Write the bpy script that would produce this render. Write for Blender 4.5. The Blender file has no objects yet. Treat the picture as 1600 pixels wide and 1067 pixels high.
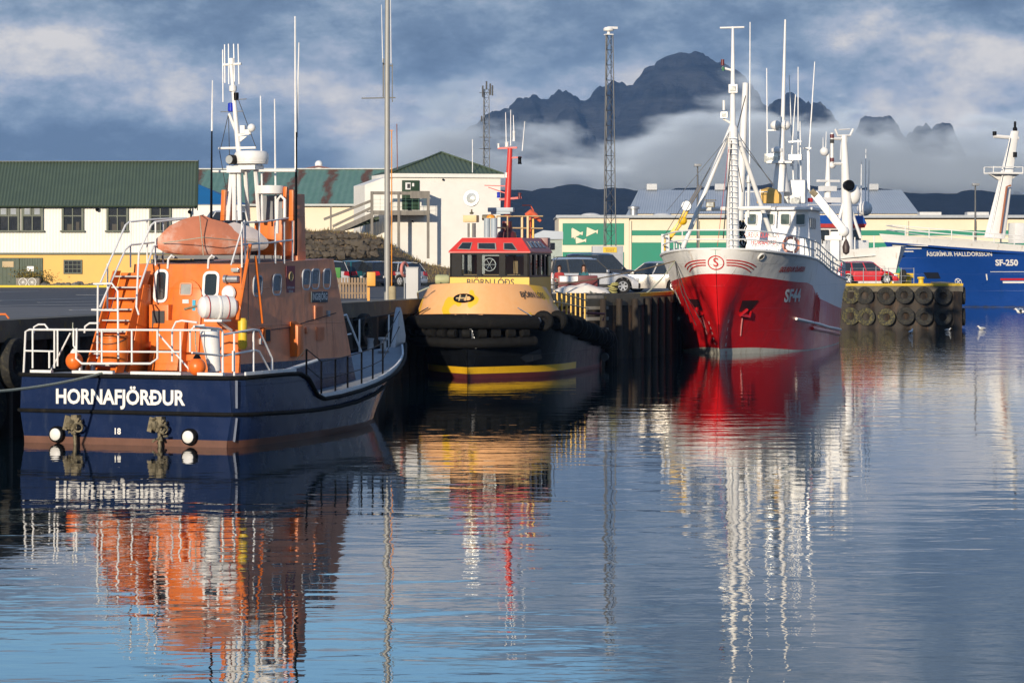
import bpy, bmesh, math, random
from mathutils import Vector, Matrix, noise
R = math.radians
PI = math.pi
sc = bpy.context.scene
C = sc.collection
random.seed(7)

# ------------------------------------------------------------------ camera
F = 4670.0            # focal length in photo pixels (1600 wide)
CAMZ = 4.5
HOR = 408.0
cam_d = bpy.data.cameras.new('camera')
cam_d.sensor_width = 36.0
cam_d.lens = 36.0 * F / 1600.0
cam_d.shift_y = -(533.5 - HOR) / 1600.0
cam_d.clip_start = 0.5
cam_d.clip_end = 60000.0
cam = bpy.data.objects.new('camera', cam_d)
C.objects.link(cam)
cam.location = (0, 0, CAMZ)
cam.rotation_euler = (R(90), 0, 0)
sc.camera = cam

# ------------------------------------------------------------------ view transform
sc.view_settings.view_transform = 'Standard'
sc.view_settings.look = 'None'
sc.view_settings.exposure = 0.0
sc.view_settings.gamma = 1.0
sc.cycles.use_denoising = True
sc.cycles.max_bounces = 8
sc.cycles.diffuse_bounces = 3
sc.cycles.glossy_bounces = 4
sc.cycles.transparent_max_bounces = 12
sc.cycles.volume_bounces = 0
sc.cycles.caustics_reflective = False
sc.cycles.caustics_refractive = False

# ------------------------------------------------------------------ sun
SUN_AZ, SUN_EL = 21.0, 13.0        # sun stands behind the camera, a little to the left
sd = bpy.data.lights.new('sun', 'SUN')
sd.energy = 5.0
sd.angle = R(0.5)
sd.color = (1.0, 0.86, 0.68)
so = bpy.data.objects.new('sun', sd)
C.objects.link(so)
to_sun = Vector((-math.sin(R(SUN_AZ)) * math.cos(R(SUN_EL)), -math.cos(R(SUN_AZ)) * math.cos(R(SUN_EL)), math.sin(R(SUN_EL))))
so.rotation_euler = to_sun.to_track_quat('Z', 'Y').to_euler()

# ------------------------------------------------------------------ sky
world = bpy.data.worlds.new("World")
sc.world = world
world.use_nodes = True
nt = world.node_tree
for n in list(nt.nodes): nt.nodes.remove(n)
NN = nt.nodes.new
def lk(a, b): nt.links.new(a, b)
out = NN('ShaderNodeOutputWorld'); bg = NN('ShaderNodeBackground')
lk(bg.outputs[0], out.inputs[0]); bg.inputs[1].default_value = 1.0
sky = NN('ShaderNodeTexSky'); sky.sky_type = 'NISHITA'; sky.sun_disc = False
sky.sun_elevation = R(SUN_EL); sky.sun_rotation = R(180 + SUN_AZ)
sky.air_density = 1.0; sky.dust_density = 0.4; sky.ozone_density = 1.6
skm = NN('ShaderNodeVectorMath'); skm.operation = 'SCALE'; skm.inputs['Scale'].default_value = 0.11
lk(sky.outputs[0], skm.inputs[0])
skt = NN('ShaderNodeVectorMath'); skt.operation = 'MULTIPLY'; skt.inputs[1].default_value = (.95, 1.30, 1.72); lk(skm.outputs[0], skt.inputs[0])
tc = NN('ShaderNodeTexCoord')
sep = NN('ShaderNodeSeparateXYZ'); lk(tc.outputs['Generated'], sep.inputs[0])
def M(op, a, b=None, c=None, clamp=False):
    n = NN('ShaderNodeMath'); n.operation = op; n.use_clamp = clamp
    for i, v in enumerate((a, b, c)):
        if v is None: continue
        if isinstance(v, (int, float)): n.inputs[i].default_value = v
        else: lk(v, n.inputs[i])
    return n.outputs[0]
def sky_noise(sx, sy, sz, scale, detail, rough, dist=0.0, off=(0, 0, 0)):
    mp = NN('ShaderNodeMapping'); mp.inputs['Scale'].default_value = (sx, sy, sz); mp.inputs['Location'].default_value = off
    lk(tc.outputs['Generated'], mp.inputs[0])
    n = NN('ShaderNodeTexNoise'); n.inputs['Scale'].default_value = scale
    n.inputs['Detail'].default_value = detail; n.inputs['Roughness'].default_value = rough; n.inputs['Distortion'].default_value = dist
    lk(mp.outputs[0], n.inputs['Vector'])
    return n.outputs['Fac']
n_big = sky_noise(1, 1, 2.3, 11, 9, 0.60, 0.0, (3.1, 0, 1.7))
n_med = sky_noise(1, 1, 1.9, 30, 11, 0.66, 0.0, (0.3, 1, 4.7))
n_wrp = sky_noise(1, 1, 2.0, 22, 5, 0.55, 0.0, (7.3, 2, 0.7))
warp = M('MULTIPLY', M('SUBTRACT', n_wrp, 0.5), 0.06)
ux = M('ADD', sep.outputs['X'], warp)
uz = M('ADD', sep.outputs['Z'], M('MULTIPLY', warp, 0.45))
def blob(px, py, sx, sy, amp):
    cx, cz = (px - 800) / F, (HOR - py) / F
    a = M('DIVIDE', M('SUBTRACT', ux, cx), sx / F)
    b = M('DIVIDE', M('SUBTRACT', uz, cz), sy / F)
    e = M('ADD', M('MULTIPLY', a, a), M('MULTIPLY', b, b))
    return M('MULTIPLY', M('POWER', 2.718, M('MULTIPLY', e, -1.0)), amp)
tot = M('ADD', M('MULTIPLY', M('SUBTRACT', n_big, 0.5), 1.9), M('MULTIPLY', M('SUBTRACT', n_med, 0.5), 1.7))
tot = M('ADD', tot, 0.40)
for b in ((210, 125, 190, 36, 0.42), (30, 85, 120, 50, 0.30), (640, 185, 190, 40, 0.40), (120, 175, 260, 30, .15), (1440, 60, 150, 40, 0.46), (1570, 120, 120, 60, 0.52),
          (1330, 200, 200, 40, .20), (960, 130, 130, 30, .16), (250, 255, 420, 45, -0.28), (400, 25, 260, 50, -0.14), (1050, 45, 190, 40, -0.10),
          (1240, 110, 110, 60, .28), (1330, 40, 80, 30, .3), (1380, 140, 90, 40, .25), (850, -60, 260, 60, 0.22), (1300, -230, 500, 60, 0.10), (900, 330, 900, 50, -0.12), (60, -40, 200, 50, .12),
          (30, 235, 120, 22, -.1), (1250, -120, 420, 45, -.12)):
    tot = M('ADD', tot, blob(*b))
ramp = NN('ShaderNodeValToRGB'); lk(tot, ramp.inputs[0])
cr = ramp.color_ramp
cr.elements[0].position = 0.0; cr.elements[0].color = (0.13, 0.19, 0.28, 1)
cr.elements[1].position = 1.0; cr.elements[1].color = (0.90, 0.84, 0.77, 1)
for p, c in ((0.25, (0.19, 0.265, 0.375, 1)), (0.45, (0.30, 0.385, 0.49, 1)), (0.66, (0.48, 0.53, 0.62, 1)), (0.84, (0.72, 0.70, 0.69, 1))):
    e = cr.elements.new(p); e.color = c
# clear sky: more of it overhead, and one open patch low over the left of the view
clear = M('SUBTRACT', M('ADD', blob(150, -190, 520, 62, 3.0), M('ADD', blob(700, -250, 360, 40, 1.9), blob(-700, -420, 900, 160, 2.0))), M('MULTIPLY', n_med, 1.15))
hi = M('MULTIPLY', M('SUBTRACT', sep.outputs['Z'], 0.22), 3.0, None, True)
clear = M('MAXIMUM', M('MULTIPLY', clear, 1.2, None, True), M('MULTIPLY', hi, M('SUBTRACT', 1.35, n_big), None, True))
mix = NN('ShaderNodeMix'); mix.data_type = 'RGBA'
lk(clear, mix.inputs['Factor']); lk(ramp.outputs[0], mix.inputs[6]); lk(skt.outputs[0], mix.inputs[7])
lk(mix.outputs[2], bg.inputs[0])

# ------------------------------------------------------------------ helpers: materials
def new_mat(name):
    m = bpy.data.materials.new(name); m.use_nodes = True
    t = m.node_tree
    return m, t, t.nodes['Principled BSDF'], t.nodes['Material Output']
MATS = {}
def mat(name, col, rough=0.5, metal=0.0, var=0.12, scale=3.0, bump=0.0, bscale=None, dirt=None, dirt_amt=0.0, dirt_scale=(2, 2, 0.4), coat=0.0, stretch=(1, 1, 1), spec=0.5, plates=None, grime=None):
    """painted or raw surface: base colour with soft mottling, optional streaky dirt / rust and fine bump"""
    if name in MATS: return MATS[name]
    m, t, p, o = new_mat(name)
    N = t.nodes.new; L = t.links.new
    tcn = N('ShaderNodeTexCoord')
    mp = N('ShaderNodeMapping'); mp.inputs['Scale'].default_value = stretch; L(tcn.outputs['Object'], mp.inputs[0])
    n = N('ShaderNodeTexNoise'); n.inputs['Scale'].default_value = scale; n.inputs['Detail'].default_value = 6; n.inputs['Roughness'].default_value = .65
    L(mp.outputs[0], n.inputs['Vector'])
    r = N('ShaderNodeMapRange'); r.inputs[1].default_value = .3; r.inputs[2].default_value = .7
    r.inputs[3].default_value = 1 - var; r.inputs[4].default_value = 1 + var
    L(n.outputs['Fac'], r.inputs[0])
    v = N('ShaderNodeVectorMath'); v.operation = 'SCALE'; v.inputs[0].default_value = col[:3]; L(r.outputs[0], v.inputs['Scale'])
    last = v.outputs[0]
    if dirt is not None and dirt_amt > 0:
        mp2 = N('ShaderNodeMapping'); mp2.inputs['Scale'].default_value = dirt_scale; L(tcn.outputs['Object'], mp2.inputs[0])
        n2 = N('ShaderNodeTexNoise'); n2.inputs['Scale'].default_value = 2.2; n2.inputs['Detail'].default_value = 8; n2.inputs['Roughness'].default_value = .7
        L(mp2.outputs[0], n2.inputs['Vector'])
        r2 = N('ShaderNodeMapRange'); r2.inputs[1].default_value = .72 - dirt_amt * .35; r2.inputs[2].default_value = .82 - dirt_amt * .2
        L(n2.outputs['Fac'], r2.inputs[0])
        mx = N('ShaderNodeMix'); mx.data_type = 'RGBA'; L(r2.outputs[0], mx.inputs['Factor']); L(last, mx.inputs[6])
        mx.inputs[7].default_value = (*dirt[:3], 1); last = mx.outputs[2]
    if grime is not None:                                   # weed and scum just above the waterline (local z = 0)
        sx = N('ShaderNodeSeparateXYZ'); L(tcn.outputs['Object'], sx.inputs[0])
        ng = N('ShaderNodeTexNoise'); ng.inputs['Scale'].default_value = 1.6; ng.inputs['Detail'].default_value = 7; mg = N('ShaderNodeMapping'); mg.inputs['Scale'].default_value = (1, 1, .25); L(tcn.outputs['Object'], mg.inputs[0]); L(mg.outputs[0], ng.inputs['Vector'])
        ad = N('ShaderNodeMath'); ad.operation = 'MULTIPLY_ADD'; L(ng.outputs['Fac'], ad.inputs[0]); ad.inputs[1].default_value = -grime * 3.2; L(sx.outputs['Z'], ad.inputs[2])
        rg_ = N('ShaderNodeMapRange'); rg_.inputs[1].default_value = -grime * 1.9; rg_.inputs[2].default_value = -grime * .3; rg_.inputs[3].default_value = .85; rg_.inputs[4].default_value = 0; L(ad.outputs[0], rg_.inputs[0])
        mg2 = N('ShaderNodeMix'); mg2.data_type = 'RGBA'; L(rg_.outputs[0], mg2.inputs['Factor']); L(last, mg2.inputs[6]); mg2.inputs[7].default_value = (.035, .035, .018, 1); last = mg2.outputs[2]
    L(last, p.inputs['Base Color'])
    if plates is not None:                                  # welded plating: seams, and the slight hollows between frames
        cmb = N('ShaderNodeSeparateXYZ'); L(tcn.outputs['Object'], cmb.inputs[0]); c2 = N('ShaderNodeCombineXYZ'); L(cmb.outputs['X'], c2.inputs[0]); L(cmb.outputs['Z'], c2.inputs[1])
        bt_ = N('ShaderNodeTexBrick'); bt_.inputs['Scale'].default_value = 1; bt_.inputs['Mortar Size'].default_value = .018; bt_.inputs['Mortar Smooth'].default_value = .6; bt_.inputs['Brick Width'].default_value = plates[0]; bt_.inputs['Row Height'].default_value = plates[1]; L(c2.outputs[0], bt_.inputs['Vector'])
        nd = N('ShaderNodeTexNoise'); nd.inputs['Scale'].default_value = 1.3; nd.inputs['Detail'].default_value = 2; L(tcn.outputs['Object'], nd.inputs['Vector'])
        a1 = N('ShaderNodeMath'); a1.operation = 'MULTIPLY'; L(nd.outputs['Fac'], a1.inputs[0]); a1.inputs[1].default_value = .035
        a2 = N('ShaderNodeMath'); a2.operation = 'MULTIPLY_ADD'; L(bt_.outputs['Fac'], a2.inputs[0]); a2.inputs[1].default_value = .006; L(a1.outputs[0], a2.inputs[2])
        bb = N('ShaderNodeBump'); bb.inputs['Strength'].default_value = 1; bb.inputs['Distance'].default_value = 1; L(a2.outputs[0], bb.inputs['Height']); L(bb.outputs[0], p.inputs['Normal'])
    rr = N('ShaderNodeMapRange'); rr.inputs[3].default_value = max(.03, rough - .1); rr.inputs[4].default_value = min(1, rough + .12)
    L(n.outputs['Fac'], rr.inputs[0]); L(rr.outputs[0], p.inputs['Roughness'])
    p.inputs['Metallic'].default_value = metal
    p.inputs['Coat Weight'].default_value = coat
    p.inputs['Specular IOR Level'].default_value = spec
    if bump > 0:
        nb = N('ShaderNodeTexNoise'); nb.inputs['Scale'].default_value = bscale or scale * 6; nb.inputs['Detail'].default_value = 5
        L(tcn.outputs['Object'], nb.inputs['Vector'])
        b = N('ShaderNodeBump'); b.inputs['Strength'].default_value = 1; b.inputs['Distance'].default_value = bump
        L(nb.outputs['Fac'], b.inputs['Height']); L(b.outputs[0], p.inputs['Normal'])
    MATS[name] = m
    return m
def emit_free_glass(name, col=(.02, .03, .035), rough=.06):
    m = mat(name, col, rough, 0, .3, 1.2, spec=.9)
    return m

# ------------------------------------------------------------------ helpers: meshes
class MB:
    def __init__(s): s.v = []; s.f = []; s.m = []
    def add(s, vs, fs, mi=0):
        o = len(s.v); s.v += [Vector(p) for p in vs]
        for f in fs: s.f.append([i + o for i in f]); s.m.append(mi)
        return s
    def box(s, c, size, rz=0, mi=0, M4=None):
        hx, hy, hz = size[0] / 2, size[1] / 2, size[2] / 2
        ro = Matrix.Rotation(rz, 3, 'Z') if M4 is None else M4
        vs = [Vector(c) + ro @ Vector((x * hx, y * hy, z * hz)) for x in (-1, 1) for y in (-1, 1) for z in (-1, 1)]
        return s.add(vs, [(0, 1, 3, 2), (4, 6, 7, 5), (0, 4, 5, 1), (2, 3, 7, 6), (0, 2, 6, 4), (1, 5, 7, 3)], mi)
    def bar(s, a, b, w, h=None, mi=0, up=(0, 0, 1)):
        a = Vector(a); b = Vector(b); h = h or w
        d = b - a; L = d.length
        if L < 1e-6: return s
        d /= L; u = Vector(up)
        if abs(d.dot(u)) > .98: u = Vector((0, 1, 0))
        x = d.cross(u).normalized(); y = x.cross(d)
        return s.box((a + b) / 2, (w, L, h), mi=mi, M4=Matrix((x, d, y)).transposed())
    def tube(s, pts, r, seg=8, closed=False, caps=True, mi=0):
        pts = [Vector(p) for p in pts]; n = len(pts)
        rs = r if isinstance(r, (list, tuple)) else [r] * n
        vs = []; ref = None
        for i, p in enumerate(pts):
            if closed: t = pts[(i + 1) % n] - pts[i - 1]
            else: t = pts[min(i + 1, n - 1)] - pts[max(i - 1, 0)]
            if t.length < 1e-9: t = Vector((0, 0, 1))
            t.normalize()
            if ref is None:
                ref = Vector((0, 0, 1)) if abs(t.z) < .9 else Vector((1, 0, 0))
            a = t.cross(ref)
            if a.length < 1e-4: ref = Vector((.3, 1, .2)); a = t.cross(ref)
            a.normalize(); b = a.cross(t).normalized(); ref = b
            for k in range(seg):
                an = 2 * PI * k / seg
                vs.append(p + (a * math.cos(an) + b * math.sin(an)) * rs[i])
        fs = []
        for i in range(n if closed else n - 1):
            j = (i + 1) % n
            for k in range(seg):
                l = (k + 1) % seg
                fs.append((i * seg + k, i * seg + l, j * seg + l, j * seg + k))
        if not closed and caps:
            fs.append(tuple(range(seg))[::-1]); fs.append(tuple((n - 1) * seg + k for k in range(seg)))
        return s.add(vs, fs, mi)
    def cyl(s, a, b, r0, r1=None, seg=12, mi=0): return s.tube([a, b], [r0, r0 if r1 is None else r1], seg, mi=mi)
    def sphere(s, c, r, sc3=(1, 1, 1), nu=14, nv=9, mi=0, jit=0, seed=0, M3=None):
        vs = []; fs = []; c = Vector(c)
        for j in range(nv + 1):
            ph = PI * j / nv
            for i in range(nu):
                th = 2 * PI * i / nu
                q = Vector((math.sin(ph) * math.cos(th), math.sin(ph) * math.sin(th), math.cos(ph)))
                rr = r
                if jit: rr *= 1 + jit * noise.noise(q * 1.6 + Vector((seed, seed * .7, 0)))
                q = Vector((q.x * sc3[0], q.y * sc3[1], q.z * sc3[2])) * rr
                if M3 is not None: q = M3 @ q
                vs.append(c + q)
        for j in range(nv):
            for i in range(nu):
                k = (i + 1) % nu
                fs.append((j * nu + i, (j + 1) * nu + i, (j + 1) * nu + k, j * nu + k))
        return s.add(vs, fs, mi)
    def torus(s, c, ax, RR, r, nu=20, nv=8, mi=0, sq=1.0):
        ax = Vector(ax).normalized(); u = ax.orthogonal().normalized(); w = ax.cross(u); c = Vector(c)
        vs = []; fs = []
        for i in range(nu):
            th = 2 * PI * i / nu; d = u * math.cos(th) + w * math.sin(th)
            for k in range(nv):
                a = 2 * PI * k / nv
                vs.append(c + d * (RR + r * math.cos(a)) + ax * (r * sq * math.sin(a)))
        for i in range(nu):
            for k in range(nv):
                j = (i + 1) % nu; l = (k + 1) % nv
                fs.append((i * nv + k, i * nv + l, j * nv + l, j * nv + k))
        return s.add(vs, fs, mi)
    def lathe(s, prof, c=(0, 0, 0), ax=(0, 0, 1), seg=20, mi=0):
        ax = Vector(ax).normalized(); u = ax.orthogonal().normalized(); w = ax.cross(u); c = Vector(c)
        vs = []; fs = []; n = len(prof)
        for (r, h) in prof:
            for k in range(seg):
                a = 2 * PI * k / seg
                vs.append(c + ax * h + (u * math.cos(a) + w * math.sin(a)) * max(r, 1e-4))
        for i in range(n - 1):
            for k in range(seg):
                l = (k + 1) % seg
                fs.append((i * seg + k, i * seg + l, (i + 1) * seg + l, (i + 1) * seg + k))
        fs.append(tuple(range(seg))[::-1]); fs.append(tuple((n - 1) * seg + k for k in range(seg)))
        return s.add(vs, fs, mi)
    def grid(s, rows, mi=0, closed=False, mfun=None):
        n = len(rows[0]); vs = [p for r in rows for p in r]; o = len(s.v)
        s.v += [Vector(p) for p in vs]
        for i in range(len(rows) - 1):
            for k in range(n if closed else n - 1):
                l = (k + 1) % n
                s.f.append([o + i * n + k, o + i * n + l, o + (i + 1) * n + l, o + (i + 1) * n + k])
                s.m.append(mfun(i, k) if mfun else mi)
        return s
    def prism(s, poly, off, mi=0):
        poly = [Vector(p) for p in poly]; off = Vector(off); n = len(poly)
        vs = poly + [p + off for p in poly]
        fs = [tuple(range(n))[::-1], tuple(range(n, 2 * n))]
        fs += [(i, (i + 1) % n, n + (i + 1) % n, n + i) for i in range(n)]
        return s.add(vs, fs, mi)
    def quad(s, *ps, mi=0): return s.add(ps, [tuple(range(len(ps)))], mi)
    def build(s, name, material, parent=None, angle=38, bevel=0.0, fix=True):
        me = bpy.data.meshes.new(name)
        me.from_pydata([tuple(p) for p in s.v], [], s.f)
        mats = material if isinstance(material, (list, tuple)) else [material]
        for m_ in mats: me.materials.append(m_)
        me.polygons.foreach_set('material_index', s.m)
        if fix or bevel:
            bm = bmesh.new(); bm.from_mesh(me)
            if fix: bmesh.ops.recalc_face_normals(bm, faces=bm.faces)
            if bevel:
                es = [e for e in bm.edges if len(e.link_faces) == 2 and e.calc_face_angle(0) > R(35)]
                bmesh.ops.bevel(bm, geom=es, offset=bevel, segments=2, affect='EDGES', profile=.6, clamp_overlap=True)
            bm.to_mesh(me); bm.free()
        me.shade_smooth()
        me.set_sharp_from_angle(angle=R(angle))
        o = bpy.data.objects.new(name, me); C.objects.link(o)
        if parent is not None: o.parent = parent
        return o

def tag(o, label=None, cat=None, group=None, kind=None):
    if label: o['label'] = label
    if cat: o['category'] = cat
    if group: o['group'] = group
    if kind: o['kind'] = kind
    return o
def thing(name, label, cat, loc=(0, 0, 0), rz=0.0, group=None):
    o = bpy.data.objects.new(name, None); C.objects.link(o)
    o.location = loc; o.rotation_euler = (0, 0, rz)
    return tag(o, label, cat, group)
def place(o, loc, rz=0.0):
    o.location = loc; o.rotation_euler = (0, 0, rz); return o
def copy_tree(o, parent=None, **kw):
    c = o.copy(); C.objects.link(c)
    if parent is not None: c.parent = parent
    for ch in list(o.children): copy_tree(ch, c)
    for k, v in kw.items(): c[k] = v
    return c
def at(px, py, D):                     # a point of the place seen in direction (px,py), D metres ahead
    return Vector(((px - 800) * D / F, D, CAMZ - (py - HOR) * D / F))
class Frame:                           # a local frame (boat, building): x ahead, y left, z up
    def __init__(s, X, Y, rz, z=0.0):
        s.o = Vector((X, Y, z)); s.rz = rz; s.Rm = Matrix.Rotation(rz, 3, 'Z'); s.Ri = s.Rm.transposed()
    def S(s, px, py, x=None, y=None, z=None):      # sight line met with a local plane
        c = s.Ri @ (Vector((0, 0, CAMZ)) - s.o)
        d = s.Ri @ Vector(((px - 800) / F, 1, -(py - HOR) / F))
        if x is not None: t = (x - c.x) / d.x
        elif y is not None: t = (y - c.y) / d.y
        else: t = (z - c.z) / d.z
        return c + d * t
    def W(s, p): return s.o + s.Rm @ Vector(p)
def text_mesh(body, size, bold=0.0, depth=0.0, align='CENTER', space=1.0, sx=1.0):
    cu = bpy.data.curves.new('lettering', 'FONT'); cu.body = body; cu.size = size
    cu.align_x = align; cu.align_y = 'CENTER'; cu.offset = bold; cu.extrude = depth; cu.space_character = space
    cu.resolution_u = 3
    ob = bpy.data.objects.new('lettering', cu); C.objects.link(ob)
    dg = bpy.context.evaluated_depsgraph_get()
    me = bpy.data.meshes.new_from_object(ob.evaluated_get(dg))
    vs = [Vector((v.co.x * sx, v.co.y, v.co.z)) for v in me.vertices]; fs = [tuple(p.vertices) for p in me.polygons]
    bpy.data.objects.remove(ob); bpy.data.meshes.remove(me)
    return vs, fs
def lettering(name, body, size, material, parent, fn, bold=0.0, sx=1.0, space=1.0, align='CENTER'):
    """flat letters laid on a surface: fn(u, v) gives the point on it (a hair proud of it)"""
    vs, fs = text_mesh(body, size, bold, 0, align, space, sx)
    me = bpy.data.meshes.new(name); me.from_pydata([tuple(fn(v.x, v.y)) for v in vs], [], fs)
    me.materials.append(material)
    o = bpy.data.objects.new(name, me); C.objects.link(o); o.parent = parent
    return o
def plane_fn(org, u, v):
    org = Vector(org); u = Vector(u).normalized(); v = Vector(v).normalized()
    return lambda a, b: org + u * a + v * b
def lerp(a, b, t): return a + (b - a) * t
def interp(tab, x):
    if x <= tab[0][0]: return tab[0][1]
    for (x0, v0), (x1, v1) in zip(tab, tab[1:]):
        if x <= x1:
            t = (x - x0) / (x1 - x0); return v0 + (v1 - v0) * t
    return tab[-1][1]
def sinterp(tab, x):                   # smooth (Catmull-Rom) table look-up
    n = len(tab)
    if x <= tab[0][0]: return tab[0][1]
    if x >= tab[-1][0]: return tab[-1][1]
    for i in range(n - 1):
        x0, v0 = tab[i]; x1, v1 = tab[i + 1]
        if x <= x1:
            xm, vm = tab[i - 1] if i else (2 * x0 - x1, 2 * v0 - v1)
            xp, vp = tab[i + 2] if i + 2 < n else (2 * x1 - x0, 2 * v1 - v0)
            h = x1 - x0; t = (x - x0) / h
            m0 = (v1 - vm) / (x1 - xm) * h; m1 = (vp - v0) / (xp - x0) * h
            t2 = t * t; t3 = t2 * t
            return (2 * t3 - 3 * t2 + 1) * v0 + (t3 - 2 * t2 + t) * m0 + (-2 * t3 + 3 * t2) * v1 + (t3 - t2) * m1
def arc3(a, b, sag, n=12):             # hanging line
    a = Vector(a); b = Vector(b); out_ = []
    for i in range(n + 1):
        t = i / n; p = a.lerp(b, t); p.z -= 4 * sag * t * (1 - t); out_.append(p)
    return out_
def railing(name, material, parent, base, h, rails=(1.0, .5), r=.02, every=1, posts=True, top=None):
    """posts on the base points and rails along them; h is the height"""
    m = MB(); base = [Vector(p) for p in base]
    for k in rails: m.tube([p + Vector((0, 0, h * k)) for p in base], r, 6)
    if posts:
        for p in base[::every]: m.cyl(p, p + Vector((0, 0, h)), r, seg=6)
    return m.build(name, material, parent)

# ------------------------------------------------------------------ common materials
white = mat('white_paint', (.80, .79, .76), .4, 0, .05, 2.5, dirt=(.40, .30, .20), dirt_amt=.25, dirt_scale=(3, 3, .35))
white_rail = mat('white_rail_paint', (.76, .76, .74), .45, 0, .06, 5)
steel = mat('galvanised_steel', (.42, .43, .44), .45, .7, .15, 6)
grey_paint = mat('grey_paint', (.36, .38, .40), .5, 0, .1, 4)
black_rubber = mat('black_rubber', (.009, .009, .009), .8, 0, .35, 7, bump=.004, spec=.14, dirt=(.03, .026, .02), dirt_amt=.45)
black_paint = mat('black_paint', (.004, .004, .005), .4, 0, .2, 3, spec=.12)
glass = emit_free_glass('window_glass')
lens_glass = mat('lamp_lens', (.55, .56, .52), .12, .35, .15, 8)
chrome = mat('chrome', (.7, .7, .7), .15, 1, .05)
antenna_white = mat('antenna_white', (.82, .82, .80), .4)
rope_mat = mat('rope', (.36, .38, .30), .9, 0, .3, 30)
dark_rope = mat('dark_rope', (.05, .05, .05), .9)

# ------------------------------------------------------------------ water
def water_material():
    m, t, p, o = new_mat('water_surface'); N = t.nodes.new; L = t.links.new
    g = N('ShaderNodeNewGeometry')
    def nz(scale, sx, sy, det, rough=.5, rot=0, dist=0):
        mp = N('ShaderNodeMapping'); mp.inputs['Scale'].default_value = (sx, sy, 1); mp.inputs['Rotation'].default_value = (0, 0, rot)
        L(g.outputs['Position'], mp.inputs[0])
        n = N('ShaderNodeTexNoise'); n.inputs['Scale'].default_value = scale; n.inputs['Detail'].default_value = det
        n.inputs['Roughness'].default_value = rough; n.inputs['Distortion'].default_value = dist
        L(mp.outputs[0], n.inputs['Vector']); return n.outputs['Fac']
    def mm(op, a, b, c=None):
        n = N('ShaderNodeMath'); n.operation = op
        for i, v in enumerate((a, b, c)):
            if v is None: continue
            if isinstance(v, (int, float)): n.inputs[i].default_value = v
            else: L(v, n.inputs[i])
        return n.outputs[0]
    sp = N('ShaderNodeSeparateXYZ'); L(g.outputs['Position'], sp.inputs[0])
    # three sizes of ripple; heights in metres
    a = mm('MULTIPLY', nz(.55, 1, 1.6, 2, .4, .15, .4), .0105)
    b = mm('MULTIPLY', nz(1.7, 1, 1.9, 2, .5, -.1, .3), .0022)
    c = mm('MULTIPLY', nz(5.5, 1, 1.3, 1, .5, .3), .0003)
    patch = nz(.035, 1, 1, 3, .5)
    pr = N('ShaderNodeMapRange'); pr.inputs[1].default_value = .38; pr.inputs[2].default_value = .62; pr.inputs[3].default_value = .55; pr.inputs[4].default_value = 1.35
    L(patch, pr.inputs[0])
    # a light breeze reaches the open water beyond the ships on the right
    br = N('ShaderNodeMapRange'); br.inputs[1].default_value = 110; br.inputs[2].default_value = 230; br.inputs[3].default_value = 0; br.inputs[4].default_value = 1
    L(mm('ADD', sp.outputs['Y'], mm('MULTIPLY', sp.outputs['X'], 2.0)), br.inputs[0])
    calm = mm('MULTIPLY', mm('ADD', mm('ADD', a, b), c), pr.outputs[0])
    chop = mm('MULTIPLY', mm('MULTIPLY', nz(.45, 1, .8, 5, .62), .055), br.outputs[0])
    h = mm('ADD', calm, chop)
    bp = N('ShaderNodeBump'); bp.inputs['Strength'].default_value = 1; bp.inputs['Distance'].default_value = 1
    L(h, bp.inputs['Height']); L(bp.outputs[0], p.inputs['Normal'])
    p.inputs['Base Color'].default_value = (.004, .012, .016, 1)
    p.inputs['Roughness'].default_value = .012
    p.inputs['IOR'].default_value = 1.5
    p.inputs['Specular IOR Level'].default_value = .5
    return m
w = MB(); w.quad((-9000, -600, 0), (9000, -600, 0), (9000, 9000, 0), (-9000, 9000, 0))
tag(w.build('water', water_material()), kind='structure')

# ------------------------------------------------------------------ land: quay apron, pier, harbour ground
QZ = 2.9
concrete = mat('quay_concrete', (.20, .19, .17), .85, 0, .25, .8, bump=.01, bscale=8, dirt=(.09, .085, .075), dirt_amt=.5, dirt_scale=(.5, .5, .5))
asphalt = mat('asphalt', (.078, .078, .082), .8, 0, .28, .35, bump=.004, bscale=40, dirt=(.06, .06, .062), dirt_amt=.5, dirt_scale=(.12, .12, .12))
pave = mat('paving', (.16, .15, .14), .85, 0, .2, 1.5, bump=.008, bscale=9)
pile = mat('wet_sheet_piling', (.024, .018, .013), .7, 0, .5, 1.2, bump=.02, bscale=7, dirt=(.085, .045, .02), dirt_amt=.6, dirt_scale=(1.2, 1.2, .4))
yellow_line = mat('yellow_kerb_paint', (.62, .42, .03), .6, 0, .12, 2, dirt=(.25, .2, .1), dirt_amt=.35, dirt_scale=(1, 1, 1))
road_white = mat('road_marking_paint', (.55, .55, .53), .7, 0, .15, 3)
grass = mat('dry_grass', (.15, .095, .05), .95, 0, .4, 1.0, bump=.05, bscale=6, dirt=(.09, .085, .035), dirt_amt=.5, dirt_scale=(.6, .6, .6))
EDGE = [(-44, 8), (-13.4, 75), (-4.4, 116), (-.9, 133), (5.6, 139.5), (7.4, 147), (10.6, 163), (14.6, 181), (17.5, 199.5), (29.8, 200.0), (30.6, 216), (10.0, 219), (12, 262), (30, 307), (120, 337), (2600, 700)]
land = [(-2600, 8)] + [(x, y) for x, y in EDGE] + [(2600, 2600), (-2600, 2600)]
g = MB()
g.prism([(x, y, -6) for x, y in land], (0, 0, QZ + 6 - .004))
tag(g.build('quay', [concrete]), kind='structure')
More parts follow.
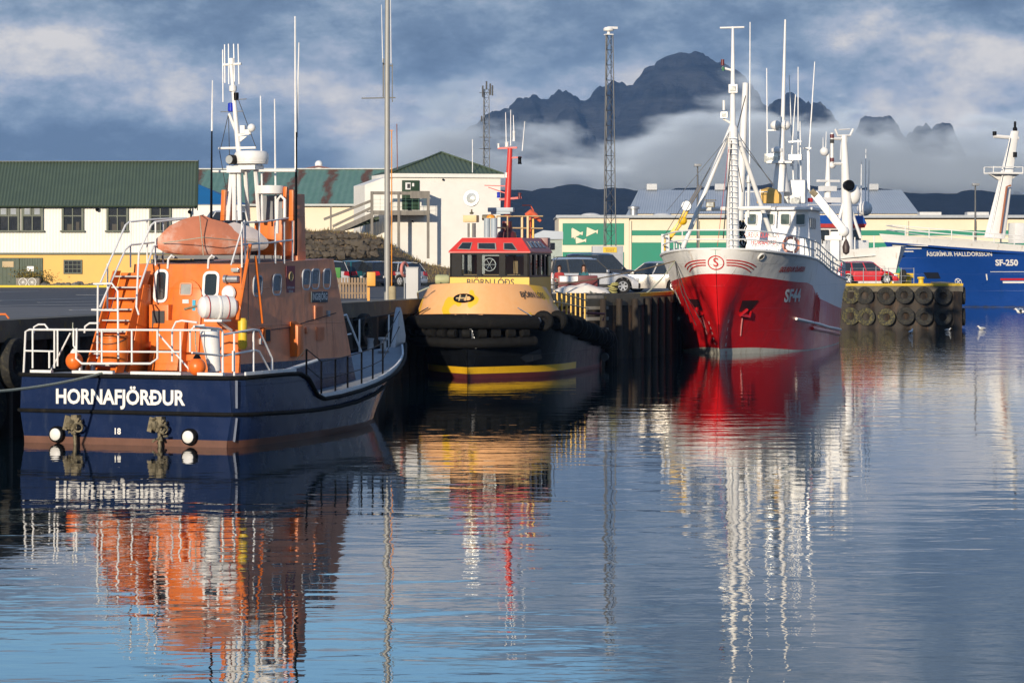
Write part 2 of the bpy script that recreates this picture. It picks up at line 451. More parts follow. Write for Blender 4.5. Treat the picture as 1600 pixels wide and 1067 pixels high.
# sheet piling: a real corrugated face standing against the quay, capped with a beam
def along(P, step):
    out_ = []
    for (a, b) in zip(P, P[1:]):
        a = Vector((*a, 0)); b = Vector((*b, 0)); L_ = (b - a).length; n = max(1, int(L_ / step))
        for i in range(n): out_.append((a.lerp(b, i / n), (b - a).normalized()))
    out_.append((Vector((*P[-1], 0)), out_[-1][1])); return out_
wl = MB(); rows = [[], []]
for i, (p, d) in enumerate(along(EDGE[:11], .30)):
    nrm = Vector((d.y, -d.x, 0)); off = (.10, .32, .32, .10)[i % 4]
    q = p + nrm * off
    rows[0].append((q.x, q.y, -2)); rows[1].append((q.x, q.y, QZ - .42))
wl.grid(rows)
tag(wl.build('quay_wall', pile), 'dark rusty sheet piling wall along the quay behind the moored boats', 'quay wall')
cb = MB()
pp = along(EDGE[:11], 6)
inner = [p - Vector((d.y, -d.x, 0)) * .35 for p, d in pp]; outer = [p + Vector((d.y, -d.x, 0)) * .38 for p, d in pp]
cb.grid([[(p.x, p.y, QZ + z) for p in r] for r, z in ((outer, -.45), (outer, .10), (inner, .10), (inner, -.05))])
tag(cb.build('quay_kerb', mat('kerb_concrete', (.13, .115, .085), .8, 0, .3, 1.2, bump=.01, dirt=(.32, .22, .04), dirt_amt=.45, dirt_scale=(.6, .6, .6))), kind='structure')
# yellow painted edge on the far stretches of the quay
ye = MB()
pp = [q for q in along(EDGE[:11], 3) if q[0].y > 139]
ye.grid([[(p.x + d.y * k, p.y - d.x * k, QZ + .105 + zz) for p, d in pp] for k, zz in ((.386, -.16), (.386, .0), (.05, .0))])
tag(ye.build('yellow_quay_edge', yellow_line), kind='structure')

# street: asphalt between quay apron and the houses
st = MB(); st.prism([(-400, 60, QZ), (-21.5, 60, QZ), (-12.8, 92, QZ), (-6.6, 121, QZ), (-2, 137, QZ), (4.5, 143, QZ), (6, 150, QZ), (12, 181, QZ), (15, 197, QZ), (26, 203, QZ), (26, 213, QZ), (8, 216, QZ), (9, 262, QZ), (20, 300, QZ), (-400, 300, QZ)], (0, 0, .004))
tag(st.build('street', asphalt), kind='structure')
pv = MB()
pv.prism([(-45, 62, QZ + .004), (-17.9, 62, QZ + .004), (-13.7, 84, QZ + .004), (-9.4, 105, QZ + .004), (-12.6, 105, QZ + .004), (-45, 96, QZ + .004)], (0, 0, .004))
tag(pv.build('pavement', pave), kind='structure')
mk = MB()
for (x0, y0, x1, y1) in ((0, 457, 60, 455), (120, 461, 180, 461.5), (60, 473, 480, 466), (0, 470, 150, 466), (110, 485, 420, 478), (0, 478, 215, 475), (560, 468, 640, 466)):
    a = at(x0, y0, 1.6 * F / (y0 - HOR)); b = at(x1, y1, 1.6 * F / (y1 - HOR))
    mk.bar((a.x, a.y, QZ + .010), (b.x, b.y, QZ + .010), .14, .004)
tag(mk.build('road_marking', road_white), kind='structure')

# ------------------------------------------------------------------ mountains
def ridge_mesh(name, pts, D0, D1, material, amp, seed, nx=420, ny=80, peak=.45, xr=(300, 1900), freq=1 / 330):
    m = MB(); rows_ = []
    for j in range(ny):
        t = (j / (ny - 1)) ** 1.15; D = lerp(D0, D1, t); Dp = lerp(D0, D1, peak)
        row = []
        for i in range(nx):
            px = lerp(xr[0], xr[1], i / (nx - 1)); Xp = (px - 800) * Dp / F
            zr = (HOR - interp(pts, px)) * Dp / F
            s_ = t / peak if t < peak else (1 - t) / (1 - peak)
            prof = s_ ** .8
            q = Vector((Xp * freq, D * freq, seed))
            rn = noise.ridged_multi_fractal(q, 1.0, 2.1, 7, .9, 2.0) - 1.0
            gully = noise.fractal(Vector((Xp * freq * 3.2, D * freq * .9, seed + 5)), .9, 2.2, 5)
            fade = 1 - math.exp(-((t - peak) / .10) ** 2) * .88
            z = zr * prof * (1 + .0 * rn) + (rn * amp * .45 + gully * amp * .5) * fade * min(1, s_ * 2.2)
            fine = noise.fractal(Vector((Xp / 60, D / 60, seed)), .8, 2.1, 5) * amp * .16
            lim_ = (HOR - interp(pts, px)) * D / F * (.985 if abs(t - peak) > .02 else 1.0)
            z = min(z + fine * min(1, s_ * 3), CAMZ + lim_ + .10 * fine)
            row.append((Xp, D, max(-5, z)))
        rows_.append(row)
    m.grid(rows_)
    return tag(m.build(name, material, angle=80), kind='structure')
def rock_material(name, c1, c2, band=.02):
    m, t, p, o = new_mat(name); N = t.nodes.new; L = t.links.new
    g = N('ShaderNodeNewGeometry'); mp = N('ShaderNodeMapping'); mp.inputs['Scale'].default_value = (.004, .004, band); L(g.outputs['Position'], mp.inputs[0])
    n = N('ShaderNodeTexNoise'); n.inputs['Scale'].default_value = 1; n.inputs['Detail'].default_value = 10; n.inputs['Roughness'].default_value = .72; L(mp.outputs[0], n.inputs['Vector'])
    r = N('ShaderNodeValToRGB'); r.color_ramp.elements[0].position = .4; r.color_ramp.elements[0].color = (*c1, 1); r.color_ramp.elements[1].position = .62; r.color_ramp.elements[1].color = (*c2, 1)
    L(n.outputs['Fac'], r.inputs[0]); L(r.outputs[0], p.inputs['Base Color']); p.inputs['Roughness'].default_value = .95; p.inputs['Specular IOR Level'].default_value = .1
    b = N('ShaderNodeBump'); b.inputs['Strength'].default_value = 1; b.inputs['Distance'].default_value = 30; L(n.outputs['Fac'], b.inputs['Height']); L(b.outputs[0], p.inputs['Normal'])
    return m
RIDGE = [(300, 330), (560, 320), (650, 285), (710, 215), (735, 190), (765, 172), (790, 165), (812, 152), (829, 139), (845, 150), (858, 152), (878, 137), (892, 138), (904, 150), (925, 146), (944, 130),
         (966, 126), (985, 121), (1003, 108), (1040, 90), (1066, 81), (1089, 77), (1106, 83), (1130, 98), (1152, 112), (1165, 122), (1180, 145), (1196, 160), (1215, 152), (1235, 141), (1252, 142),
         (1270, 150), (1290, 160), (1308, 182), (1330, 225), (1347, 178), (1357, 171), (1370, 167), (1384, 175), (1398, 195), (1408, 230), (1420, 205), (1438, 181), (1455, 192), (1474, 214), (1500, 260), (1560, 310), (1900, 330)]
ridge_mesh('mountain', RIDGE, 5400, 8200, rock_material('mountain_rock', (.012, .016, .024), (.070, .075, .085)), 150, 3.3)
FOOT = [(300, 310), (700, 292), (860, 284), (1000, 288), (1200, 280), (1400, 288), (1480, 294), (1540, 288), (1600, 294), (1700, 290), (1900, 310)]
ridge_mesh('hills', FOOT, 2900, 3900, rock_material('hill_rock', (.006, .010, .018), (.020, .024, .032), .03), 30, 8.1, nx=200, ny=30)

# ------------------------------------------------------------------ low cloud lying against the mountain
def cloud_bank():
    m, t, p, o = new_mat('low_cloud_vapour'); N = t.nodes.new; L = t.links.new
    t.nodes.remove(p)
    v = N('ShaderNodeVolumePrincipled'); L(v.outputs[0], o.inputs['Volume'])
    v.inputs['Color'].default_value = (.74, .86, 1.0, 1); v.inputs['Anisotropy'].default_value = -0.35
    g = N('ShaderNodeNewGeometry'); mp = N('ShaderNodeMapping'); mp.inputs['Scale'].default_value = (.0030, .0022, .0085); L(g.outputs['Position'], mp.inputs[0])
    n = N('ShaderNodeTexNoise'); n.inputs['Scale'].default_value = 1; n.inputs['Detail'].default_value = 5; n.inputs['Roughness'].default_value = .62; n.inputs['Distortion'].default_value = .2; L(mp.outputs[0], n.inputs['Vector'])
    sp = N('ShaderNodeSeparateXYZ'); L(g.outputs['Position'], sp.inputs[0])
    def mr(x, a, b, c, d):
        q = N('ShaderNodeMapRange'); q.interpolation_type = 'SMOOTHSTEP'
        for i, k in enumerate((a, b, c, d)): q.inputs[i + 1].default_value = k
        L(x, q.inputs[0]); return q.outputs[0]
    def mm(op, a, b):
        q = N('ShaderNodeMath'); q.operation = op
        for i, k in enumerate((a, b)):
            if isinstance(k, (int, float)): q.inputs[i].default_value = k
            else: L(k, q.inputs[i])
        return q.outputs[0]
    # cloud top height above sea as a function of X, wandering with the noise
    cu = N('ShaderNodeFloatCurve'); c_ = cu.mapping.curves[0]
    xs = [(560, 246), (660, 208), (730, 190), (780, 212), (830, 224), (880, 230), (940, 236), (985, 215), (1030, 190), (1070, 172), (1110, 158), (1150, 145), (1185, 138), (1220, 184), (1270, 192), (1305, 172), (1332, 172), (1350, 196), (1392, 198), (1410, 186), (1430, 214), (1475, 216), (1500, 188), (1600, 192), (1700, 198)]
    pts = [(((px - 800) * 5000 / F + 2000) / 4000, ((HOR - py) * 5000 / F) / 400) for px, py in xs]
    c_.points[0].location = (0, pts[0][1]); c_.points[1].location = (1, pts[-1][1])
    for q in pts: c_.points.new(*q)
    cu.mapping.update()
    q = N('ShaderNodeMapRange'); q.inputs[1].default_value = -2000; q.inputs[2].default_value = 2000; L(sp.outputs['X'], q.inputs[0]); L(q.outputs[0], cu.inputs['Value'])
    lim = mm('MULTIPLY', cu.outputs[0], 400)
    d = mm('SUBTRACT', lim, sp.outputs['Z'])
    # shape = height below the top + noise, so the edge is ragged and wisps hang above it
    shp = mm('ADD', mm('MULTIPLY', d, .010), mm('MULTIPLY', mm('SUBTRACT', n.outputs['Fac'], .5), 4.6))
    dens = mr(shp, -.25, .55, 0, 1)
    low = mr(mm('ADD', sp.outputs['Z'], mm('MULTIPLY', mm('SUBTRACT', n.outputs['Fac'], .5), 90)), 100, 150, 0, 1)
    left = mr(sp.outputs['X'], -330, 60, 0, 1)
    dens = mm('MULTIPLY', mm('MULTIPLY', mm('MULTIPLY', dens, low), left), .022)
    L(dens, v.inputs['Density'])
    m.cycles.volume_step_rate = .16
    b = MB(); b.box((900, 5080, 235), (2800, 300, 290))
    ob = b.build('low_cloud', m); tag(ob, kind='stuff')
    return ob
cloud_bank()

# ------------------------------------------------------------------ the air itself
def haze_box():
    m, t, p, o = new_mat('haze_air'); t.nodes.remove(p)
    v = t.nodes.new('ShaderNodeVolumePrincipled'); t.links.new(v.outputs[0], o.inputs['Volume'])
    v.inputs['Color'].default_value = (.30, .55, 1.0, 1); v.inputs['Density'].default_value = .000055; v.inputs['Anisotropy'].default_value = 0
    b = MB(); b.box((0, 4600, 298), (21000, 11000, 610)); ob = b.build('haze', m); tag(ob, kind='stuff'); return ob
haze_box()

# ================================================================== rescue boat (orange and navy)
navy = mat('navy_hull_paint', (.008, .020, .068), .25, 0, .12, 1.2, coat=.12, spec=.35, dirt=(.03, .045, .09), dirt_amt=.4, dirt_scale=(1, 1, .25), plates=(2.3, .75), grime=.10)
boot = mat('brown_antifouling', (.13, .055, .035), .5, 0, .2, 2, dirt=(.05, .035, .03), dirt_amt=.4)
orange = mat('orange_paint', (.74, .175, .022), .38, 0, .12, 1.5, dirt=(.36, .12, .035), dirt_amt=.5, dirt_scale=(2.5, 2.5, .35), plates=(1.35, .95))
orange_shade_side = mat('shade_side_orange_paint', (.76, .31, .16), .5, 0, .12, 1.6, dirt=(.45, .15, .07), dirt_amt=.5, dirt_scale=(2.2, 2.2, .3), plates=(1.35, .95))  # twin of the orange, with the shaded side's sky-filled tone put into its colour
deck_grey = mat('deck_grey', (.27, .29, .31), .8, 0, .15, 2)
canvas = mat('orange_canvas', (.62, .22, .12), .8, 0, .12, 1.4, bump=.01, bscale=5, dirt=(.75, .50, .40), dirt_amt=.6, dirt_scale=(.8, .8, .8))
canvas_pale = mat('pale_canvas', (.62, .55, .52), .8, 0, .12, 2, bump=.01, bscale=5)
buoy_orange = mat('buoy_orange', (.85, .17, .02), .35, 0, .1, 5)
yellow_plastic = mat('yellow_plastic', (.75, .50, .03), .45, 0, .1, 5)
letter_white = mat('white_lettering', (.80, .79, .76), .5, 0, .04)
seal = mat('window_rubber', (.03, .03, .03), .6)

LB = Frame(-9.5, 73.2, R(67.5))
lb = thing('rescue_boat', 'navy and orange lifeboat with HORNAFJÖRÐUR lettered across its square stern', 'lifeboat', LB.o, LB.rz)
HB_T = [(0, 2.50), (.35, 2.72), (2.5, 2.80), (6, 2.78), (9, 2.62), (11.5, 2.15), (13.5, 1.45), (15, .75), (16.4, .05)]    # half beam at the gunwale
HB_K = [(0, 2.55), (.35, 2.74), (2.5, 2.80), (6, 2.72), (9, 2.45), (11.5, 1.80), (13.5, 1.02), (15, .30), (15.8, .02)]
HB_W = [(0, 2.42), (.35, 2.62), (2.5, 2.66), (6, 2.55), (9, 2.15), (11.5, 1.35), (13.2, .55), (14.3, .04), (14.6, .02)]
_k = lambda x: 1.16 if x < 2 else lerp(1.16, .97, min(1, (x - 2) / 9))
HB_T = [(x, y * _k(x)) for x, y in HB_T]; HB_K = [(x, y * _k(x)) for x, y in HB_K]; HB_W = [(x, y * _k(x)) for x, y in HB_W]
ZT = [(0, 1.68), (3.2, 1.68), (3.7, 1.55), (4.3, 1.10), (4.8, .98), (7, 1.06), (9.5, 1.25), (12, 1.52), (14.5, 1.82), (16.4, 2.05)]
ZK = [(0, .80), (4, .72), (7, .76), (10, .98), (13, 1.30), (16.4, 1.75)]
def lb_sec(x):
    zt = sinterp(ZT, x); zk = min(sinterp(ZK, x), zt - .12); bt = sinterp(HB_T, x); bk = max(sinterp(HB_K, x), .015); bw = max(sinterp(HB_W, x), .012)
    bo = bw * 1.0 + (bk - bw) * .25
    f = max(0, (x - 12) / 4.4)
    return [(.0, -1.1 + f * .9), (bw * .75, -.7 + f * .6), (bw, 0 + f * .02), (bo, .17), (bk, zk), (bt, zt)]
def lb_x(x, z):                        # raked stem: lower points stop further aft
    return x
xs = [0, .35, 1.2, 2.5, 3.2, 3.7, 4.0, 4.3, 4.8, 6, 7.5, 9, 10.5, 11.5, 12.5, 13.2, 13.8, 14.3, 14.8, 15.3, 15.8, 16.2, 16.4]
def stemshift(x, z):
    lim = interp([(-1.1, 12.6), (0, 14.2), (.6, 15.0), (1.2, 15.7), (2.05, 16.4)], z)
    return x if x < 11 else 11 + (x - 11) * (lim - 11) / 5.4
m = MB(); rows = []
for x in xs:
    s_ = lb_sec(x)
    rows.append([(stemshift(x, z), -y, z) for y, z in s_[::-1]] + [(stemshift(x, z), y, z) for y, z in s_[1:]])
m.grid(rows, mfun=lambda i, k: 1 if k in (2, 3, 4, 5, 6, 7) else 0)
m.f.append(list(range(11))); m.m.append(0)
hull = m.build('hull', [navy, boot], lb, angle=30)
# boot top strip on the transom itself
m = MB(); m.quad((-.006, 2.82, -.3), (-.006, -2.82, -.3), (-.006, -2.84, .17), (-.006, 2.84, .17)); m.build('boot_top', boot, lb)
dk = MB(); rows = []
for x in xs:
    bt = sinterp(HB_T, x) - .03; zt = sinterp(ZT, x) - .03
    rows.append([(stemshift(x, zt), bt * k, zt + .04 * (1 - k * k)) for k in (-1, -.5, 0, .5, 1)])
dk.grid(rows); dk.build('deck', deck_grey, lb, angle=60)
for tab, hb, r_ in ((ZT, HB_T, .055), (ZK, HB_K, .05)):
    m = MB(); pts = []
    for sd_ in (-1, 1):
        q = [Vector((stemshift(x, sinterp(tab, x)), sd_ * (sinterp(hb, x) + .03), sinterp(tab, x))) for x in [0, .35, 1.2, 2.5, 3.2, 3.7, 4, 4.3, 4.8, 6, 7.5, 9, 10.5, 11.5, 12.5, 13.5, 14.5, 15.3, 16, 16.4]]
        pts = q[::-1] + [Vector((-.05, -2.8, q[0].z))] if sd_ == -1 else pts + q
    pts = [Vector((-.05, 2.8, interp(tab, 0))) if i == -1 else p for i, p in enumerate(pts)]
    m.tube(pts, r_, 8); m.build('rubbing_strake', black_rubber, lb)
# grey chamfer strips at the transom corner
m = MB(); m.bar((.13, -3.01, .95), (.13, -3.01, 1.62), .20, .03, up=(1, -1, 0)); m.bar((.13, -2.95, .15), (.13, -3.02, .72), .16, .03, up=(1, -1, 0)); m.build('corner_plate', mat('worn_grey_strip', (.22, .25, .32), .45), lb)
# bright toe rail, a row of perforated white lengths
def toe(x0, x1, y0=None, stern=False):
    m = MB()
    if stern: m.box((.10, (x0 + x1) / 2, 1.74), (.12, abs(x1 - x0), .12)); [m.cyl((.03, y, 1.74), (.15, y, 1.74), .03, seg=6) for y in (x0 + .2 * (1 if x1 > x0 else -1), x1 - .2 * (1 if x1 > x0 else -1))]
    else:
        n = max(2, int((x1 - x0) / .35))
        for i in range(n):
            a = lerp(x0, x1, i / n); b = lerp(x0, x1, (i + .94) / n)
            m.bar((a, -sinterp(HB_T, a) + .1, sinterp(ZT, a) + .06), (b, -sinterp(HB_T, b) + .1, sinterp(ZT, b) + .06), .05, .13)
    m.build('toe_rail', white_rail, lb)
for a, b in ((2.7, 2.1), (1.5, .35), (-.15, -1.55), (-2.0, -2.7)): toe(a, b, stern=True)
toe(.5, 3.2); toe(4.9, 13.5); toe(13.6, 15.6)
# lettering
tf = plane_fn((-.012, 0, 0), (0, -1, 0), (0, 0, 1))
def on_stern(px, py): return LB.S(px, py, x=-.02)
c = on_stern(186, 621.5)
a_, b_ = on_stern(81, 620), on_stern(292, 623)
lettering('stern_name', 'HORNAFJÖRÐUR', .50, letter_white, lb, plane_fn(c, b_ - a_, (0, 0, 1)), bold=.016, sx=.925)
c = on_stern(183, 674); lettering('draught_mark', '18', .21, letter_white, lb, plane_fn(c, (0, -1, 0), (0, 0, 1)), bold=.006)
for px, py in ((91, 678), (298, 682)):       # round white stern glands
    c = on_stern(px, py); m = MB(); m.cyl(c + Vector((.02, 0, 0)), c - Vector((.12, 0, 0)), .20, .20, 18); g1 = m.build('stern_ring', black_paint, lb)
    m = MB(); m.lathe([(.15, 0), (.15, .04), (.10, .075), (.0, .08)], c - Vector((.115, 0, 0)), (-1, 0, 0), 18); m.build('cap', letter_white, g1)
rusty = mat('rusty_galvanised', (.20, .17, .11), .6, .4, .5, 9, bump=.01)
for px, py in ((122, 668), (254, 671)):      # trim tab rams
    c = on_stern(px, py); m = MB(); rnd = random.Random(px)
    m.box(c + Vector((-.10, 0, .15)), (.2, .16, .34)); m.cyl(c + Vector((-.16, .02, .3)), c + Vector((-.16, -.02, -.5)), .045, seg=8)
    m.cyl(c + Vector((-.14, -.18, .18)), c + Vector((-.14, .18, .05)), .04, seg=8); m.bar(c + Vector((-.2, -.16, .25)), c + Vector((-.2, .05, -.05)), .10, .05)
    m.sphere(c + Vector((-.16, .10, .12)), .13, (1, 1, 1.2), 9, 6, jit=.5, seed=px); m.torus(c + Vector((-.2, -.12, .02)), (1, .4, .3), .11, .03, 12, 5); m.bar(c + Vector((-.15, .2, .3)), c + Vector((-.15, .28, -.05)), .06, .12)
    for k in range(14): q = c + Vector((-.17 - rnd.random() * .08, rnd.uniform(-.16, .16), rnd.uniform(-.35, .3))); m.cyl(q, q + Vector((rnd.uniform(-.05, .05), rnd.uniform(-.12, .12), rnd.uniform(-.12, .12))), .03, seg=6)
    m.build('trim_tab_ram', rusty, lb)

# ---- cabin
CX0, CX1 = 3.0, 9.7
def cab_y(z): return 1.66 - (z - .9) * .05
def cab_xa(z): return 3.0 + (z - 1.6) * .12
def cab_xf(z): return 10.35 - (z - .9) * .34
m = MB()
zs = (.9, 1.9, 4.42); rows = []
for z in zs:
    y = cab_y(z); yp = 1.70 if z < 4 else 1.62
    zz = z
    rows.append([(cab_xa(z), yp, z), (cab_xa(z), -y, z), (cab_xf(z) - .5, -y, z + (.14 if z > 4 else 0)), (cab_xf(z), -y + .75, z + (.14 if z > 4 else 0)), (cab_xf(z), yp - .7, z + (.14 if z > 4 else 0)), (cab_xf(z) - .6, yp, z + (.14 if z > 4 else 0))])
def cabm(i, k): return 2 if (i == 0 and k in (1, 2, 3, 4)) else (0 if k == 0 or k == 5 else 1)
m.grid(rows, closed=True, mfun=cabm)
m.f.append([12, 13, 14, 15, 16, 17]); m.m.append(1)
m.build('cabin', [orange, orange_shade_side, navy], lb, angle=25)
# port lean-to behind the ladder
m = MB(); m.prism([(2.0, 1.0, 1.7), (3.1, 1.0, 1.7), (3.1, 1.0, 3.9), (2.75, 1.0, 3.9)], (0, .10, 0)); m.prism([(2.55, -.1, 1.7), (3.02, -.1, 1.7), (3.02, -.1, 3.0), (2.9, -.1, 3.0)], (0, .9, 0)); m.build('casing', orange, lb, bevel=.02)
def side_pt(px, py, off=.0):
    p = LB.S(px, py, y=-1.60 - off)
    for _ in range(3): p = LB.S(px, py, y=-cab_y(p.z) - off)
    return p
def aft_pt(px, py, off=0):
    p = LB.S(px, py, x=3.2 - off)
    for _ in range(3): p = LB.S(px, py, x=cab_xa(p.z) - off)
    return p
def rrect(c, u, v, w, h, r, n=5):
    out_ = []
    for cx, cy, a0 in ((w / 2 - r, h / 2 - r, 0), (-w / 2 + r, h / 2 - r, 90), (-w / 2 + r, -h / 2 + r, 180), (w / 2 - r, -h / 2 + r, 270)):
        for i in range(n + 1):
            a = R(a0 + 90 * i / n); out_.append(c + u * (cx + r * math.cos(a)) + v * (cy + r * math.sin(a)))
    return out_
def port(parent, c, u, v, nrm, w, h, r, frame_mat, pane_mat, fw=.045, name='window'):
    u = u.normalized(); v = v.normalized(); nrm = nrm.normalized()
    m = MB(); o_ = rrect(c, u, v, w, h, r); i_ = rrect(c, u, v, w - 2 * fw, h - 2 * fw, max(.01, r - fw)); n = len(o_)
    rows_ = [[p - nrm * .01 for p in o_], [p + nrm * .03 for p in o_], [p + nrm * .03 for p in i_], [p - nrm * .01 for p in i_]]
    m.grid(rows_, closed=True); fr = m.build(name, frame_mat, parent)
    m = MB(); m.quad(*[p + nrm * .008 for p in i_]); m.build('pane', pane_mat, fr)
    return fr
sideN = Vector((0, -1, .05)); U = Vector((1, 0, 0)); V = Vector((0, -.05, 1)).normalized()
cool = mat('hazy_window', (.16, .19, .22), .25, 0, .25, 2.5)
for px, py, pw, ph in ((402, 447, 14, 34), (432, 445, 14, 34), (478, 437, 13, 33), (492, 436, 13, 33), (510, 436, 12, 33)):
    c = side_pt(px, py, .01); a = side_pt(px - pw / 2, py, .01); b = side_pt(px + pw / 2, py, .01); hh = (side_pt(px, py - ph / 2) - side_pt(px, py + ph / 2)).z
    port(lb, c, U, V, sideN, (b - a).length, hh, .16, mat('window_frame_grey', (.45, .48, .52), .4), cool)
An = Vector((-1, 0, .12)).normalized(); AU = Vector((0, -1, 0)); AV = Vector((.12, 0, 1)).normalized()
for px, py, pw, ph in ((252, 447, 22, 52), (330, 445, 26, 42)):
    c = aft_pt(px, py, .02); w_ = (aft_pt(px + pw / 2, py) - aft_pt(px - pw / 2, py)).length; h_ = (aft_pt(px, py - ph / 2) - aft_pt(px, py + ph / 2)).length
    port(lb, c, AU, AV, An, w_, h_, .16, white, glass, .07)
# watertight door with arched head
c = aft_pt(289, 500, .02); w_ = (aft_pt(314, 490) - aft_pt(263, 490)).length; h_ = (aft_pt(289, 432) - aft_pt(289, 560)).length
m = MB(); prof = []
for i in range(13):
    a = PI * i / 12; prof.append(c + AU * (w_ / 2 * math.cos(a)) + AV * (h_ / 2 - w_ / 2 + w_ / 2 * math.sin(a)))
prof += [c - AU * (w_ / 2) - AV * (h_ / 2), c + AU * (w_ / 2) - AV * (h_ / 2)]
m.prism(prof, An * .06); dr = m.build('door', orange, lb, bevel=.015)
port(dr, aft_pt(291, 452, .085), AU, AV, An, .36, .33, .06, orange_shade_side, mat('frosted_pane', (.35, .36, .34), .3), .03)
m = MB(); p = aft_pt(288, 483, .11); m.bar(p, p + AU * .42 + AV * .1, .05); m.build('handle', rusty, dr)
cyan = mat('cyan_sticker', (.05, .42, .62), .5)
m = MB(); p = aft_pt(303, 478, .09); m.box(p, (.01, .09, .30)); m.build('sticker', cyan, dr); m = MB(); p = aft_pt(290, 471, .09); m.box(p, (.01, .18, .10)); m.build('sticker', mat('pale_sticker', (.55, .65, .68), .5), dr)
# cabinets, vents and grilles
m = MB(); p = aft_pt(252, 505, .12); m.box(p, (.28, .56, .95)); cb_ = m.build('locker', orange, lb, bevel=.02)
m = MB(); m.box(p - Vector((.15, 0, .02)), (.02, .36, .68)); m.build('louvre', mat('dark_vent', (.05, .05, .05), .7), cb_)
for (px, py, w_, h_, d_) in ((470, 505, .42, .62, .24),):
    m = MB(); p = side_pt(462, 520, .12); m.prism([p + Vector((-.15, .1, -.62)), p + Vector((-.15, .1, .30)), p + Vector((-.15, -.14, .18)), p + Vector((-.15, -.14, -.62))], (.34, 0, 0)); m.build('air_intake', orange, lb, bevel=.02)
m = MB(); p = side_pt(415, 524, .06); m.box(p, (.36, .14, .40)); q = m.build('locker', orange, lb, bevel=.015); m = MB(); m.box(p + Vector((.0, -.075, 0)), (.24, .01, .30)); m.build('louvre', mat('dark_vent', (.05, .05, .05), .7), q)
for px, py in ((497, 488), (500, 521)):
    p = side_pt(px, py, .02); m = MB(); m.box(p, (.42, .04, .36))
    for k in range(7): m.box(p + Vector((-.18 + .06 * k, -.03, 0)), (.025, .03, .32))
    m.build('grille', orange_shade_side, lb)
for px, py in ((513, 490), (408, 533), (480, 516)):
    p = side_pt(px, py, .03); m = MB(); m.box(p, (.14, .06, .16)); m.build('socket_box', grey_paint if px != 480 else orange_shade_side, lb, bevel=.01)
m = MB(); p = side_pt(425, 507, .03); m.tube([side_pt(385, 520, .05), side_pt(450, 512, .05), side_pt(525, 489, .05)], .012, 6); m.build('grab_line', dark_rope, lb)
# name board and service badge
c = side_pt(499, 464, .04); m = MB(); m.box(c, (.98, .03, .29)); nb = m.build('name_board', mat('slate_board', (.06, .075, .085), .5), lb, bevel=.008)
lettering('boat_name', 'INGIBJÖRG', .25, letter_white, nb, plane_fn(c + Vector((0, -.022, 0)), (1, 0, 0), (0, 0, 1)), bold=.004, sx=.72)
c = side_pt(454, 440, .012); m = MB(); m.box(c, (.50, .012, .82)); bd = m.build('badge_board', mat('maroon_panel', (.24, .045, .055), .5), lb)
m = MB(); m.torus(c + Vector((0, -.014, .13)), (0, 1, 0), .11, .014, 18, 5)
for k in (-1, 0, 1): m.bar(c + Vector((k * .045, -.014, .02)), c + Vector((k * .045, -.014, .26)), .018, .006)
m.build('emblem', mat('gold_emblem', (.55, .42, .2), .5), bd)
for dz, s in ((-.16, 'BJÖRGUNAR'), (-.26, 'SJÓÐUR')): lettering('badge_text', s, .09, letter_white, bd, plane_fn(c + Vector((0, -.012, dz)), (1, 0, 0), (0, 0, 1)), sx=.8)

# ---- steep ladder to the roof, with handrails
P = lambda px, py, x: LB.S(px, py, x=x)
ys0, ys1 = 1.02, 1.86
b0 = Vector((1.55, 0, 1.72)); t0 = Vector((2.95, 0, 4.22))
ld = None
for y in (1.02, 1.90):
    m = MB(); m.prism([(1.35, y, 1.70), (1.75, y, 1.70), (3.15, y, 4.25), (2.80, y, 4.25)], (0, .04, 0)); m.build('ladder_stringer', orange, lb)
for k in range(9):
    t = (k + .6) / 9; q = b0.lerp(t0, t)
    m = MB(); m.box((q.x, 1.46, q.z), (.22, .84, .035)); m.build('tread', mat('tread_grey', (.5, .48, .45), .6), lb)
m = MB(); m.quad((1.78, 1.06, 1.75), (1.78, 1.88, 1.75), (3.12, 1.88, 4.2), (3.12, 1.06, 4.2)); m.build('ladder_back', orange, lb)
def tb(name, pts, r=.026, material=None, parent=None, seg=7):
    m = MB(); m.tube(pts, r, seg); return m.build(name, material or white_rail, parent or lb)
def PP(seq, x): return [P(a, b, x) for a, b in seq]
tb('handrail', PP([(143, 535), (152, 535), (156, 450), (190, 352), (204, 346), (296, 340)], 1.9) if False else [P(157, 442, 1.6), P(196, 352, 2.9), P(202, 347, 3.1), P(240, 343, 4.0), P(292, 341, 5.2)])
tb('handrail', [P(217, 492, 1.9), P(213, 480, 1.9), P(217, 395, 2.6), P(236, 352, 3.1), P(242, 347, 3.2), P(300, 341, 4.8)])
tb('handrail', [P(156, 480, 1.6), P(196, 390, 2.8), P(204, 383, 3.1), P(250, 378, 4.2)])
tb('handrail', [P(218, 450, 2.1), P(240, 385, 3.1), P(252, 381, 3.5)])
for a in ((168, 448, 412, 2.0), (204, 347, 418, 3.1), (230, 345, 415, 3.8), (243, 347, 415, 3.2), (255, 345, 415, 3.6), (168, 415, 484, 2.0)):
    tb('rail_post', [P(a[0], a[1], a[3]), P(a[0], a[2], a[3])], .022)
tb('handrail', [P(152, 560, .7), P(153, 446, .7), P(146, 444, .7), P(175, 443, .7), P(184, 455, .7), P(185, 560, .7)], .026)
tb('handrail', [P(143, 484, .7), P(184, 485, .7)], .026)
